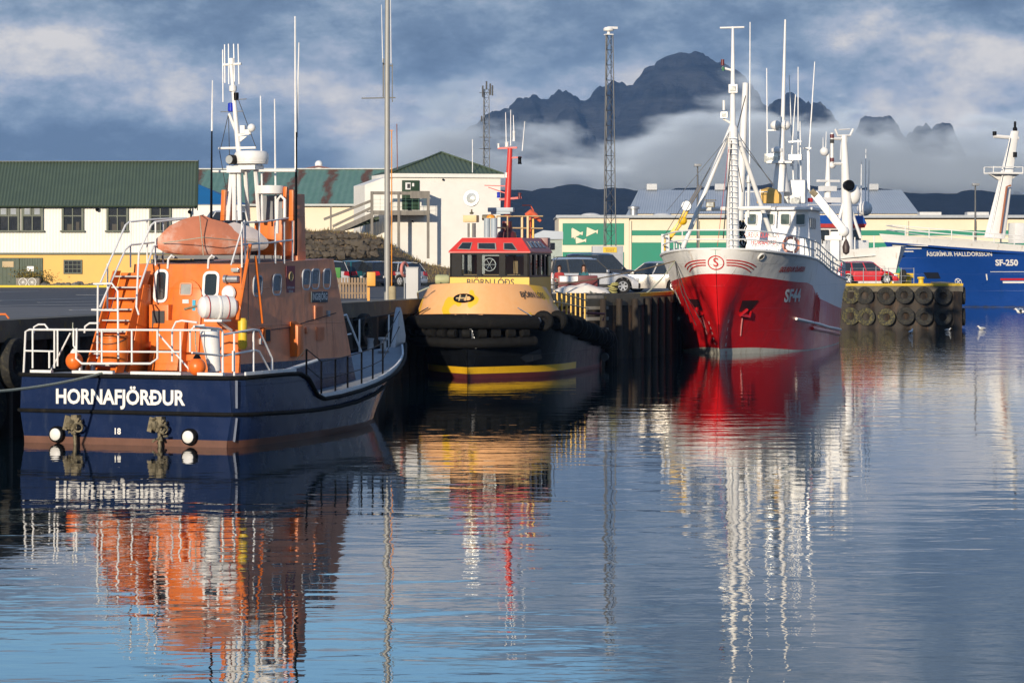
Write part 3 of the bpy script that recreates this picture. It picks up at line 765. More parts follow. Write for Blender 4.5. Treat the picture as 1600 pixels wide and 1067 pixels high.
# roof rails forward of the ladder and the upper rail on the starboard side
def Ps(px, py, y): return LB.S(px, py, y=y)
tb('roof_rail', [Ps(378, 418, -1.5), Ps(378, 348, -1.5), Ps(410, 347, -1.5), Ps(457, 340, -1.5), Ps(457, 408, -1.5)])
tb('roof_rail', [Ps(380, 382, -1.5), Ps(415, 380, -1.5), Ps(457, 375, -1.5)])
for px in (383, 405, 430, 444): tb('roof_rail', [Ps(px, 347, -1.5), Ps(px, 412, -1.5)], .026)
tb('brace', [Ps(382, 345, -1.5), Ps(361, 414, -1.6)], .022)
for px in (325, 262): tb('grab_handle', [P(px, 420, 3.3), P(px + 1, 405, 3.3), P(px + 6, 399, 3.35), P(px + 10, 402, 3.4)], .03)

# ---- stern rails
def stern_rail():
    tb('stern_rail', PP([(37, 583), (40, 518), (46, 515), (330, 516)], .15), .028)
    tb('stern_rail', PP([(40, 548), (85, 549)], .15), .024)
    tb('stern_rail', PP([(115, 513), (115, 540), (122, 549), (282, 550)], .12), .024)
    tb('stern_rail', PP([(120, 513), (119, 560), (128, 568), (235, 568), (246, 560), (246, 515)], .1), .028)
    for px, a, b in ((51, 515, 575), (85, 515, 575), (90, 515, 572), (159, 515, 568), (206, 515, 570), (282, 518, 580), (77, 548, 575)): tb('rail_post', PP([(px, a), (px, b)], .13), .024)
    tb('rail_brace', PP([(246, 520), (300, 582)], .3), .022); tb('rail_brace', PP([(110, 520), (80, 578)], .3), .022)
    tb('stern_rail', PP([(53, 520), (53, 511), (60, 507), (70, 507), (76, 515)], .4), .024); tb('stern_rail', PP([(132, 520), (133, 510), (140, 505), (155, 505)], .8), .026)
    tb('stern_rail', PP([(269, 565), (269, 515), (275, 503), (284, 501), (308, 504)], .5), .026)
    tb('stern_rail', PP([(297, 550), (297, 517), (304, 510), (320, 508)], .3), .026)
stern_rail()
# quarter rails
tb('quarter_rail', [Ps(303, 510, -2.4), Ps(344, 514, -2.5), Ps(348, 518, -2.5), Ps(348, 582, -2.5)], .03)
tb('quarter_rail', [Ps(348, 523, -2.5), Ps(395, 515, -2.6), Ps(405, 516, -2.6), Ps(425, 560, -2.6), Ps(425, 596, -2.6)], .03)
tb('quarter_rail', [Ps(300, 551, -2.4), Ps(350, 556, -2.5), Ps(398, 547, -2.6), Ps(405, 549, -2.6), Ps(422, 580, -2.6)], .026)
for px, a in ((396, 516), (366, 521), (364, 548)): tb('rail_post', [Ps(px, a, -2.6), Ps(px, 588 if px != 364 else 580, -2.6)], .026)
# black stanchions and wire along the side deck to the bow
stn = []
for px, pt, pb in ((445, 560, 617), (474, 553, 611), (500, 548, 606), (522, 540, 597), (542, 527, 587), (562, 517, 573), (581, 505, 559), (597, 494, 550)):
    x = None
    for k in range(40, 162):
        xx = k / 10; q = LB.W((xx, -sinterp(HB_T, xx) + .18, sinterp(ZT, xx))); ppx = 800 + q.x * F / q.y
        if ppx >= px: x = xx; break
    x = x or 15.5
    b_ = Vector((x, -sinterp(HB_T, x) + .16, sinterp(ZT, x)))
    h_ = .95
    tb('stanchion', [b_, b_ + Vector((0, 0, h_))], .026, black_paint); stn.append(b_ + Vector((0, 0, h_)))
stn.append(Vector((16.2, 0, 3.05)))
tb('lifeline', [Vector((4.2, -2.62, 2.0))] + stn, .014, dark_rope); tb('lifeline', [p - Vector((0, 0, .45)) for p in stn], .012, dark_rope)
stb = [Vector((x, sinterp(HB_T, x) - .16, sinterp(ZT, x))) for x in (9, 10.5, 12, 13.5, 14.8, 15.8)]
for b_ in stb: tb('stanchion', [b_, b_ + Vector((0, 0, .95))], .026, white_rail)
tb('lifeline', [p + Vector((0, 0, .95)) for p in stb] + [Vector((16.2, 0, 3.05))], .014, dark_rope)
m = MB(); m.prism([(15.6, -.12, 1.95), (16.45, -.05, 2.0), (16.5, -.05, 2.3), (16.2, -.07, 3.0), (16.05, -.09, 3.15), (15.9, -.1, 2.9)], (0, .16, 0)); m.build('stem_post', steel, lb, bevel=.02)
m = MB(); m.lathe([(.14, 0), (.17, .06), (.09, .1), (.09, .34), (.15, .38), (.15, .44)], (14.6, -.2, 1.85)); m.build('windlass', steel, lb); m = MB(); m.lathe([(.10, 0), (.08, .3), (.11, .4)], (14.9, .35, 1.85)); m.build('bollard', steel, lb)
tb('bow_rail', [Vector((12.0, 1.0, 1.6)), Vector((12.0, 1.0, 2.8)), Vector((13.8, .6, 2.95)), Vector((14.4, .4, 1.85))], .03); tb('bow_rail', [Vector((12.9, .9, 1.7)), Vector((12.9, .9, 2.85))], .03)
tb('bow_rail', [Vector((12.0, 1.0, 2.2)), Vector((14.0, .55, 2.4))], .024)
for (x, y) in ((.9, -1.9), (1.05, -1.55), (1.2, 1.95), (1.4, 1.7)):
    m = MB(); m.lathe([(.10, 0), (.07, .05), (.06, .22), (.085, .27)], (x, y, 1.7)); m.build('bollard', steel, lb)
tb('boom', [Ps(390, 597, -2.3), Ps(495, 563, -2.3)], .045, white_rail); 
for a, b in ((333, 339),): pass
tb('davit_arm', [Ps(371, 500, -1.75), Ps(391, 382, -1.75)], .05, orange); tb('davit_arm', [Ps(410, 505, -1.78), Ps(399, 400, -1.78)], .035, orange); tb('davit_wire', [Ps(388, 385, -1.78), Ps(388, 500, -1.78)], .012, dark_rope)
m = MB(); p = aft_pt(356, 436, .1); m.cyl(p, p + Vector((0, -.3, 0)), .09, seg=10); m.cyl(p + Vector((0, .02, 0)), p + Vector((0, .1, 0)), .11, seg=10); m.build('deck_lamp', steel, lb)
m = MB(); p = aft_pt(368, 422, .08); m.box(p, (.12, .2, .10)); m.build('deck_lamp', lens_glass, lb, bevel=.01)
m = MB(); p = aft_pt(358, 458, .05); m.lathe([(.17, 0), (.2, .03), (.17, .08)], p, (-1, 0, 0)); m.build('life_ring_holder', white, lb)
# ---- roof clutter
m = MB(); 
for k in range(6): m.bar((3.6 + k * .45, -1.3, 4.60), (3.6 + k * .45, 1.2, 4.60), .07, .10)
m.bar((3.4, -1.2, 4.5), (6.6, -1.2, 4.5), .08); m.bar((3.4, 1.1, 4.5), (6.6, 1.1, 4.5), .08); m.build('boat_cradle', mat('cradle_grey', (.16, .16, .16), .6), lb)
# exhaust trunk and flying bridge
def slab(name, seq, x, th, material, plane='x'):
    m = MB(); q = [P(a, b, x) for a, b in seq]; m.prism(q, (th, 0, 0)); return m.build(name, material, lb, bevel=.01)
slab('bridge_screen', [(440, 406), (441, 348), (449, 305), (463, 303), (465, 408)], 7.4, .5, orange_shade_side)
slab('bridge_upright', [(344, 345), (346, 297), (352, 297), (350, 345)], 5.6, .1, orange)
slab('bridge_upright', [(360, 345), (361, 297), (365, 297), (367, 345)], 6.2, .1, orange)
slab('bridge_upright', [(441, 325), (443, 292), (448, 292), (446, 330)], 6.4, .1, orange)
slab('bridge_upright', [(451, 345), (452, 297), (458, 297), (458, 345)], 5.8, .1, orange)
slab('bridge_console', [(395, 400), (398, 345), (440, 343), (440, 400)], 6.8, .8, orange)
m = MB(); q = [P(a, b, 6.9) for a, b in ((404, 345), (405, 306), (442, 305), (441, 345))]; m.prism(q, (.03, 0, 0)); m.build('windscreen', mat('perspex', (.25, .26, .27), .15), lb)
m = MB(); p = P(423, 298, 6.4); m.lathe([(.30, -.1), (.36, -.08), (.38, .1), (.38, .13), (0, .14)], p); m.build('satellite_dish', white, lb)
m = MB(); p = P(370, 378, 6.5); m.box(p + Vector((0, 0, -.1)), (.9, .9, .6)); m.build('exhaust_box', mat('soot_grey', (.05, .05, .05), .6), lb, bevel=.03)
tb('vent_pipe', [P(433, 365, 6.2), P(434, 312, 6.2), P(439, 306, 6.2), P(445, 312, 6.2), P(445, 340, 6.2)], .04, white)
# ---- mast
MXX = 6.0
def mp_(a, b): return P(a, b, MXX)
for (pa, qa, pb, qb) in ((366, 345, 366, 262), (375, 345, 373, 262), (388, 345, 383, 262), (356, 345, 362, 262), (405, 345, 399, 262)):
    tb('mast_leg', [P(pa, qa, MXX + (.4 if pa > 380 else -.3)), P(pb, qb, MXX)], .06, white)
m = MB(); m.box(mp_(372, 265), (.5, .42, .18)); m.prism([mp_(364, 268), mp_(384, 268), mp_(378, 243), mp_(368, 243)], (.3, 0, 0)); m.box(mp_(392, 262), (.5, .5, .12)); m.build('mast_platform', white, lb)
m = MB(); m.lathe([(.20, -.16), (.42, -.14), (.45, -.02), (.45, .12), (.40, .19), (.0, .22)], P(393, 248, 6.1), seg=24); m.lathe([(.2, 0), (.44, .01), (.44, .06), (.2, .07)], P(393, 254, 6.1)); m.build('radar_dome', white, lb)
tb('mast_pole', [mp_(374, 245), mp_(372, 228), mp_(367, 170), mp_(361, 98)], [.075, .07, .06, .05], white, seg=10)
tb('mast_strut', [mp_(371, 212), mp_(358, 178)], .04, white)
m = MB(); m.lathe([(.05, 0), (.10, .02), (.10, .16), (.05, .18)], mp_(364, 144)); m.build('mast_collar', white, lb); m = MB(); m.lathe([(.08, 0), (.08, .16)], mp_(362, 101)); m.build('mast_cap', white, lb)
tb('cross_arm', [mp_(342, 232), mp_(400, 231)], .035, white); tb('cross_arm', [mp_(345, 175), mp_(380, 174)], .014, steel); tb('cross_arm', [mp_(366, 156), mp_(385, 155)], .014, steel)
tb('cross_arm', [P(330, 268, 6.0), P(365, 268, 6.0)], .035, white); tb('cross_arm', [P(398, 267, 6), P(462, 267, 6.0)], .035, white); tb('cross_arm', [mp_(349, 102), mp_(377, 100)], .035, white)
for px, a, b in ((351, 70, 130), (357, 69, 132), (365, 69, 128), (372, 69, 132), (348, 78, 160)): tb('dipole', [mp_(px, a), mp_(px + (1.5 if px > 364 else .5), b)], .016, antenna_white)
m = MB(); p = mp_(361, 168); m.lathe([(.06, -.02), (.085, 0), (.085, .2), (.05, .22)], p - Vector((0, 0, .1))); m.build('blue_lamp', mat('blue_lamp', (.01, .03, .45), .2), lb)
m = MB(); p = mp_(369, 151); m.lathe([(.07, -.1), (.07, .1)], p); m.build('navigation_lamp', black_paint, lb)
m = MB(); m.bar(mp_(371, 212), mp_(392, 208), .06); m.prism([mp_(373, 213), mp_(386, 213), mp_(375, 222)], (.05, 0, 0)); m.sphere(mp_(393, 200), .11, nu=10, nv=7); m.box(mp_(380, 203), (.12, .14, .22)); m.box(mp_(387, 207), (.12, .14, .14)); m.build('searchlight', white, lb)
m = MB(); p = P(367, 250, 5.8); m.lathe([(.06, 0), (.13, .03), (.13, .22), (.10, .24)], p, (-1, .2, 0)); q = m.build('searchlight', black_paint, lb); m = MB(); m.lathe([(.115, 0), (.11, .012)], p + Vector((-.235, .047, 0)), (-1, .2, 0)); m.build('lens', lens_glass, q)
for a, b in (((345, 231), (357, 178)), ((400, 231), (372, 155)), ((343, 236), (354, 300)), ((357, 178), (359, 260))): tb('stay', [mp_(*a), mp_(*b)], .010, dark_rope, seg=5)
def whip(parent, pts, r0, material=None, nm='whip_antenna'):
    m = MB(); m.tube(pts, [lerp(r0, r0 * .55, i / (len(pts) - 1)) for i in range(len(pts))], 6); return m.build(nm, material or antenna_white, parent)
whip(lb, [P(331, 205, 5.5), P(332, 126, 5.5)], .028); whip(lb, [P(330, 345, 5.5), P(331, 205, 5.5)], .04, black_paint, 'antenna_base')
whip(lb, [P(410, 345, 6.2), P(407, 150, 6.2)], .03); whip(lb, [P(431, 345, 6.4), P(429, 155, 6.4)], .03)
whip(lb, [P(462, 265, 6.6), P(461, 26, 6.6)], .036); whip(lb, [P(464, 215, 6.7), P(467, 67, 6.7)], .03); whip(lb, [P(462, 400, 6.6), P(463, 207, 6.6)], .05, black_paint, 'antenna_base')

# ---- loose things aboard
pcov = thing('covered_dinghy', 'dinghy under a faded orange canvas cover on the cabin roof', 'dinghy', LB.W((3.3, 0, 4.66)), LB.rz)
DF = Frame(LB.W((3.3, 0, 0)).x, LB.W((3.3, 0, 0)).y, LB.rz, 4.66)
def lb_local(px, py, x): return LB.S(px, py, x=x) - Vector((3.3, 0, 4.66))
def cover_part(name, spine, mt, seed):
    m = MB(); rows = []; n_ = 20; pa, pb = spine[0][0], spine[-1][0]
    for px, pt, pb_, wd in spine:
        x = 3.3 + (px - 252) / 160 * 2.4; ct = lb_local(px, pt, x); cb2 = lb_local(px, pb_, x); mid = (ct + cb2) / 2; hh = abs(ct.z - cb2.z) / 2 + .01
        row = []
        for k in range(n_):
            a = 2 * PI * k / n_; rr = 1 + .06 * noise.noise(Vector((px * .03, k * .9, seed))); cz = math.sin(a); yy = math.cos(a)
            # ridge tent above, boat tubes bulging below
            w_ = wd * .48 * (1 if cz < 0 else (1 - abs(cz)) ** .8 * 1.0 + .0)
            row.append(mid + Vector((-yy * w_ * .5, yy * w_, cz * hh if cz > 0 else -(abs(cz) ** .7) * hh)) * rr)
        rows.append(row)
    m.grid(rows, closed=True); m.f.append(list(range(n_))); m.m.append(0); o_ = (len(spine) - 1) * n_; m.f.append([o_ + k for k in range(n_)]); m.m.append(0)
    return m.build(name, mt, pcov, angle=24)
cover_part('cover', [(252, 376, 385, .10), (256, 362, 391, .45), (265, 354, 395, .62), (285, 345, 398, .80), (302, 340, 400, .88), (318, 337, 400, .9), (332, 343, 400, .9), (346, 347, 400, .85), (360, 352, 399, .8), (370, 362, 398, .5)], canvas, 4)
cover_part('after_cover', [(352, 352, 397, .75), (366, 348, 396, .74), (380, 352, 394, .68), (395, 356, 392, .55), (407, 364, 390, .4), (413, 375, 386, .1)], canvas_pale, 9)
tb('lashing', [lb_local(318, 402, 4.0), lb_local(312, 337, 3.9), lb_local(318, 336, 4.6)], .012, rope_mat, pcov)
tb('lashing', [lb_local(254, 380, 3.25), lb_local(318, 371, 3.4), lb_local(414, 380, 5.6)], .012, rope_mat, pcov)
raft = thing('life_raft_canister', 'white life raft canister strapped beside the orange cabin door', 'life raft', LB.W((2.6, -1.45, 3.05)), LB.rz)
m = MB(); m.lathe([(.02, -.50), (.20, -.47), (.27, -.40), (.29, -.2), (.29, -.02), (.31, -.02), (.31, .02), (.29, .02), (.29, .2), (.27, .40), (.20, .47), (.02, .50)], (0, 0, 0), (.75, -.66, 0), 22)
c = LB.S(340, 480, x=2.4); raft.location = LB.W(c); m.build('canister', white, raft)
m = MB(); 
for d in (-.3, .22): m.torus(Vector((.75, -.66, 0)) * d, (.75, -.66, 0), .295, .012, 24, 5)
m.build('strap', mat('red_strap', (.4, .04, .04), .7), raft)
m = MB(); m.box((0, 0, -.33), (.5, .5, .06)); m.bar((0, 0, -.33), (.55, -.1, -.6), .06); m.build('cradle', white, raft)
# white fender
fd = thing('white_fender', 'tall white tapered fender standing on the stern deck', 'fender', LB.W((1.0, -1.75, 1.72)), LB.rz)
m = MB(); m.lathe([(.02, 0), (.14, .02), (.165, .12), (.20, .55), (.24, .95), (.25, 1.02), (.22, 1.08), (.10, 1.10)], (0, 0, 0), Vector((.02, .16, 1)), 18); m.build('body', white, fd); m = MB(); m.torus(Vector((.02, .17, 1.06)), (0, .1, 1), .21, .03, 18, 6); m.build('rim', black_rubber, fd)
c = LB.S(336, 582, x=1.0); fd.location = LB.W(c)
b_ = thing('orange_bucket', 'orange ribbed tub on the stern deck beneath the ladder', 'tub', LB.W((1.2, 1.2, 1.7)), LB.rz)
m = MB(); m.lathe([(.33, 0), (.35, .04), (.36, .6), (.385, .62), (.385, .68), (.35, .68), (.33, .1), (0, .08)], (0, 0, 0), seg=24); m.lathe([(.385, .28), (.375, .3), (.385, .34)], (0, 0, 0), seg=24); m.build('tub', orange, b_)
tb('tub_handle', [Vector((.4 * math.sin(a), -.36 * math.cos(a) * 1.0, .62 - .16 * math.sin(a))) + Vector((-.1, 0, 0)) if False else Vector((-.36 * math.sin(a) - .02, .36 * math.cos(a), .6 - .14 * math.sin(a))) for a in [PI * k / 10 for k in range(11)]], .012, dark_rope, b_)
c = LB.S(178, 566, x=1.2); b_.location = LB.W(c)
for px, py, lab in ((116, 564, 'round orange buoy hanging behind the port stern rail, with a white top'), (308, 573, 'round orange buoy with a black top beside the white fender')):
    bo = thing('mooring_buoy', lab, 'buoy', LB.W(LB.S(px, py, x=.3)), LB.rz)
    m = MB(); m.sphere((0, 0, 0), .215, (1, 1, 1.05), 18, 12); m.build('float', buoy_orange, bo)
    m = MB(); m.lathe([(.11, .17), (.085, .24), (.04, .30), (.0, .31)]); m.build('neck', black_paint if px > 200 else white, bo)
    tb('rope', [Vector((0, 0, .28)), Vector((.02, .06, .6)), Vector((0, .04, .95))], .014, rope_mat, bo)
yb = thing('yellow_pole_bag', 'yellow tube bag strapped upright to the cabin corner', 'bag', LB.W(LB.S(379, 522, x=2.8)), LB.rz)
m = MB(); m.tube([(0, 0, -.38), (0, 0, -.30), (0, 0, 0), (.0, 0, .33), (0, 0, .4)], [.07, .12, .11, .12, .08], 12); m.build('bag', yellow_plastic, yb); m = MB(); m.torus((0, 0, .05), (0, 0, 1), .115, .012, 16, 5); m.build('strap', dark_rope, yb)
# mooring line from the quarter to the near quay
ml = MB(); ml.tube(arc3(LB.W((.1, .65, 1.75)), (-14.6, 64, 1.9), .35, 16), .035, 7); tag(ml.build('mooring_rope', rope_mat), 'pale green mooring rope sagging from the lifeboat stern to the left edge', 'rope')

# ================================================================== pilot tug (yellow, black, red)
peach = mat('peach_bulwark_paint', (.74, .40, .20), .5, 0, .07, 1.2, dirt=(.78, .42, .02), dirt_amt=.0)
def patchy():
    m, t, p, o = new_mat('patched_bulwark_paint'); N = t.nodes.new; L = t.links.new
    tcn = N('ShaderNodeTexCoord'); n = N('ShaderNodeTexNoise'); n.inputs['Scale'].default_value = .75; n.inputs['Detail'].default_value = 2; L(tcn.outputs['Object'], n.inputs['Vector'])
    n2 = N('ShaderNodeTexNoise'); n2.inputs['Scale'].default_value = 5; n2.inputs['Detail'].default_value = 7; L(tcn.outputs['Object'], n2.inputs['Vector'])
    r = N('ShaderNodeMapRange'); r.inputs[1].default_value = .56; r.inputs[2].default_value = .575; L(n.outputs['Fac'], r.inputs[0])
    a = N('ShaderNodeMix'); a.data_type = 'RGBA'; a.inputs[6].default_value = (.84, .40, .14, 1); a.inputs[7].default_value = (.86, .48, .22, 1); L(n2.outputs['Fac'], a.inputs['Factor'])
    b = N('ShaderNodeMix'); b.data_type = 'RGBA'; L(r.outputs[0], b.inputs['Factor']); L(a.outputs[2], b.inputs[6]); b.inputs[7].default_value = (.82, .46, .015, 1)
    L(b.outputs[2], p.inputs['Base Color']); p.inputs['Roughness'].default_value = .5
    return m
tug_yellow = mat('tug_yellow_paint', (.75, .43, .015), .4, 0, .07, 2, dirt=(.5, .3, .03), dirt_amt=.3)
tug_red = mat('tug_red_paint', (.62, .045, .035), .38, 0, .08, 2, dirt=(.45, .08, .05), dirt_amt=.3)
tug_cream = mat('cream_paint', (.68, .50, .25), .5, 0, .08, 3)
maroon = mat('maroon_paint', (.13, .022, .025), .4, 0, .15, 2, dirt=(.08, .03, .03), dirt_amt=.4)
hull_black = mat('hull_black', (.004, .005, .007), .42, 0, .3, 1.2, dirt=(.02, .022, .025), dirt_amt=.3, dirt_scale=(.6, .6, .3), spec=.25, plates=(2, .9))
blue_grey = mat('blue_grey_paint', (.36, .43, .48), .45, 0, .08, 3)
TF = Frame(1.9, 130.6, R(-102))
tg = thing('tug_boat', 'black, yellow and red tug with bulging peach coloured bow and tyre fenders', 'tug', TF.o, TF.rz)
T_T = [(0, 2.35), (1.5, 2.62), (5, 2.9), (10, 2.98), (13, 2.95), (14.6, 2.7), (15.8, 2.15), (16.6, 1.35), (17.1, .55), (17.25, .0)]
T_W = [(0, 1.9), (1.5, 2.3), (5, 2.75), (10, 2.8), (12.5, 2.65), (14, 2.2), (15.3, 1.4), (16.2, .7), (16.8, .2), (17.0, 0)]
T_Z = [(0, 1.35), (4, 1.45), (8, 1.75), (11, 2.05), (14, 2.35), (17.3, 2.5)]
xs = [0, .7, 1.5, 3, 5, 7.5, 10, 12, 13, 14, 14.8, 15.4, 16, 16.4, 16.8, 17.05, 17.25]
m = MB(); rows = []
for x in xs:
    bt = max(.01, sinterp(T_T, x)); bw = max(.01, sinterp(T_W, x)); zt = sinterp(T_Z, x)
    s_ = [(0, -1.6), (bw * .7, -1.1), (bw, 0), (bw + (bt - bw) * .04, .20), (bw + (bt - bw) * .12, .46), (lerp(bw, bt, .6), zt * .6), (bt, zt)]
    sh = lambda z: x - (0 if x < 15 else (17.3 - 17.0) * 0)
    rows.append([(x, -y, z) for y, z in s_[::-1]] + [(x, y, z) for y, z in s_[1:]])
def tmf(i, k):
    if i < 1: return 3
    if k in (2, 10) : return 0
    if k in (3, 9) : return (1 if i >= 5 else 0)
    if k in (4, 5, 6, 7, 8): return 2
    return 0
# row k order: top(0) ... keel(6) ... top(12): faces 0..11
def tmf(i, k):
    kk = k if k < 6 else 11 - k      # 0 top strake, 1, 2 = .46 -> .2 ... 
    if i < 2 and kk <= 2: return 3
    return {0: 0, 1: 0, 2: (1 if i >= 6 else 0), 3: 2, 4: 2, 5: 2}[kk]
m.grid(rows, mfun=tmf); m.f.append(list(range(13))); m.m.append(3)
m.build('hull', [hull_black, tug_yellow, mat('dark_red_antifouling', (.10, .018, .02), .5, 0, .2, 2), maroon], tg, angle=40)
m = MB(); rows = []
for x in xs: rows.append([(x, (sinterp(T_T, x) - .05) * k, sinterp(T_Z, x) - .06) for k in (-1, 0, 1)])
m.grid(rows); m.build('deck', mat('tug_deck', (.10, .08, .07), .8), tg, angle=60)
# peach bulwark rolling inward
def bul(x, v):      # v 0 bottom .. 1 top ; x along the gunwale
    bt = sinterp(T_T, x); zt = sinterp(T_Z, x); hgt = 1.16 * (1 if x > 13.6 else max(0, (x - 12.4) / 1.2) ** .8)
    z = zt + hgt * v - (.08 if v == 0 else 0)
    xx = x - .55 * v ** 1.2 * max(0, (x - 14) / 3.2); inn = .05 + .55 * v ** 1.4
    k = bt / 2.95
    return xx, bt - inn * k, z
m = MB(); rows = []
bx = [12.4, 12.7, 13.1, 13.6, 14.2, 14.8, 15.4, 15.9, 16.3, 16.6, 16.9, 17.1, 17.25]
path = [(x, -1) for x in bx] + [(x, 1) for x in bx[::-1][1:]]
for v in (0, .2, .45, .7, .9, 1.0):
    row = []
    for x, s_ in path:
        a, b, c = bul(x, v); row.append((a, s_ * max(0, b), c))
    rows.append(row)
top = []
for x, s_ in path:
    a, b, c = bul(x, 1.0); top.append((a - .10 * max(0, (x - 14) / 3), s_ * max(0, b - .10), c + .01))
rows.append(top); rows.append([(a - .02, b * .99, c - .95) for a, b, c in top])
m.grid(rows); bw_ = m.build('bulwark', patchy(), tg, angle=50)
def on_bul(px, py, off=.02):
    best = None
    for i in range(0, 97):
        x = 12.5 + i * .05
        for s_ in (1,) if px > 800 else (-1, 1):
            for j in range(0, 21):
                v = j / 20; a, b, c = bul(x, v)
                if b < 0: continue
                w_ = TF.W((a, s_ * b, c)); qx = 800 + w_.x * F / w_.y; qy = HOR - (w_.z - CAMZ) * F / w_.y
                if s_ == -1 and qx > 735: continue
                d = (qx - px) ** 2 + (qy - py) ** 2
                if best is None or d < best[0]: best = (d, x, v, s_)
    return best[1:]
def bul_fn(px, py, sgn=1):
    x0, v0, s0 = on_bul(px, py)
    # arc length along the bulwark at height v0
    tab = []; acc = 0; prev = None
    for i in range(-200, 201):
        t = i / 200 * 4.2
        x = 17.25 - abs(t) ; q = bul(max(12.4, x), v0); p = Vector((q[0], (1 if t >= 0 else -1) * max(0, q[1]), q[2]))
        if prev is not None: acc += (p - prev).length
        tab.append((acc, p)); prev = p
    t0 = (17.25 - x0) * s0; idx = int((t0 / 4.2) * 200 + 200); a0 = tab[idx][0]
    def fn(u, v):
        s = a0 + u
        for k in range(1, len(tab)):
            if tab[k][0] >= s:
                f = (s - tab[k - 1][0]) / max(1e-6, tab[k][0] - tab[k - 1][0]); p = tab[k - 1][1].lerp(tab[k][1], f); d = (tab[k][1] - tab[k - 1][1]).normalized(); break
        nrm = Vector((-d.y, d.x, 0)).normalized(); nrm = nrm if nrm.dot(Vector((p.x - 13, p.y, 0))) > 0 else -nrm
        up = Vector((0, 0, 1)) * .88 - nrm * .47
        return p + up * v + (nrm * .88 + Vector((0, 0, .47))) * .03
    return fn
dark_letter = mat('dark_lettering', (.03, .03, .03), .6)
lettering('bow_name', 'BJÖRN LÓÐS', .34, dark_letter, tg, bul_fn(834, 461), sx=.78, bold=.004)
lettering('bow_name', 'BJÖRN LÓÐS', .34, dark_letter, tg, bul_fn(661, 458), sx=.6, bold=.004)
# fairlead eye in the bow
fn = bul_fn(725, 465); m = MB()
for i in range(24):
    pass
ring = [fn(.40 * math.cos(2 * PI * i / 24), .16 * math.sin(2 * PI * i / 24)) for i in range(24)]
m.tube(ring, .035, 6, closed=True); fl = m.build('fairlead', black_paint, tg)
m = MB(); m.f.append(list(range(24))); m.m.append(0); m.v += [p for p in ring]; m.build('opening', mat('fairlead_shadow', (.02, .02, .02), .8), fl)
m = MB(); m.cyl(fn(-.15, -.13), fn(-.15, .13), .03, seg=6); m.cyl(fn(.12, -.13), fn(.12, .13), .03, seg=6); m.cyl(fn(-.3, 0), fn(.3, 0), .025, seg=6); m.build('roller', tug_cream, fl)
# bow fenders
def gun(x, s_, off, dz): 
    bt = sinterp(T_T, x); p = Vector((x, s_ * bt, sinterp(T_Z, x) + dz))
    q = Vector((p.x - 13.2, p.y * 1.0, 0)); q.z = 0; q.normalize()
    return p + q * off
sp_ = [14.9, 15.3, 15.7, 16.1, 16.5, 16.85, 17.1, 17.25]
pts = [gun(x, -1, .22, -.30) for x in sp_] + [gun(x, 1, .22, -.30) for x in sp_[::-1][1:6]]
m = MB(); m.tube(pts, .27, 12); m.build('bow_roll_fender', black_rubber, tg)
pts2 = [gun(x, -1, .12, -.95 - .18 * (1 - abs(i - 6.5) / 6.5)) for i, x in enumerate(sp_)] ; pts2 += [gun(x, 1, .12, -.95 - .18 * (1 - abs(i + 8 - 7) / 7)) for i, x in enumerate(sp_[::-1][1:6])]
m = MB(); m.tube(pts2, .20, 12); m.build('bow_roll_fender', black_rubber, tg)
for i in range(1, 12, 1):
    p = pts[i].lerp(pts2[i], .55); t_ = (pts[min(12, i + 1)] - pts[i - 1]).normalized(); m = MB(); m.lathe([(.10, -.17), (.17, -.15), (.17, .15), (.10, .17)], p, t_, 12); m.build('fender_block', black_rubber, tg)
for e_, s_ in ((pts[0], -1), (pts[-1], 1)):
    m = MB(); m.cyl(e_ + Vector((-.32, 0, .06)), e_ + Vector((.05, 0, .06)), .16, seg=12); m.torus(e_ + Vector((.1, s_ * .08, .1)), (1, 0, 0), .09, .03, 12, 6); m.build('fender_end', steel, tg)
    q = Vector(bul(16.3, .2)[0:3]); m = MB(); ch = [e_ + Vector((.1, 0, .16)), e_.lerp(Vector((16.2, s_ * 1.6, 2.7)), .5) + Vector((.12, s_ * .16, .05)), Vector((16.35, s_ * 1.75, 2.72))]
    m.tube(ch, .025, 5); m.build('chain', chrome, tg)
m = MB(); 
for k in range(7): m.torus(Vector((17.42 - .02 * k, .15 + .03 * k, 1.95 - .12 * k)), (1, .3 * (k % 2), .2), .045, .014, 8, 5)
m.build('chain', steel, tg)
# tyre row along both gunwales
def tyre_mesh(Ro=.34, r=.12, ax=(1, 0, 0), c=(0, 0, 0)):
    m = MB(); m.lathe([(Ro - 2 * r, -r * .5), (Ro - r * .6, -r * .9), (Ro - .02, -r * .8), (Ro, -r * .45), (Ro, r * .45), (Ro - .02, r * .8), (Ro - r * .6, r * .9), (Ro - 2 * r, r * .5), (Ro - 2 * r, -r * .5)], c, ax, 20)
    m.f = [f for f in m.f if len(f) < 10]; m.m = [0] * len(m.f); return m
for s_ in (1, -1):
    for k in range(13):
        x = (15.3 if s_ == 1 else 14.2) - k * 1.02
        p = gun(x, s_, .16, -.22); rnd = random.Random(k)
        t_ = Vector((1, rnd.uniform(-.35, .35), rnd.uniform(-.12, .12)))
        m = MB(); m.lathe([(.10, -.08), (.20, -.17), (.33, -.15), (.40, -.07), (.40, .07), (.33, .15), (.20, .17), (.10, .08)], p + Vector((0, 0, .05 * math.sin(k * 2.1))), t_, 18); m.build('tyre_fender', black_rubber, tg)
for k in range(3):
    m = MB(); p = Vector((1.6 + .55 * k, sinterp(T_T, 2) + .18, .6)); m.lathe([(.12, -.62), (.17, -.55), (.17, .55), (.12, .62)], p, (0, 0, 1), 12); m.build('vertical_fender', black_rubber, tg)
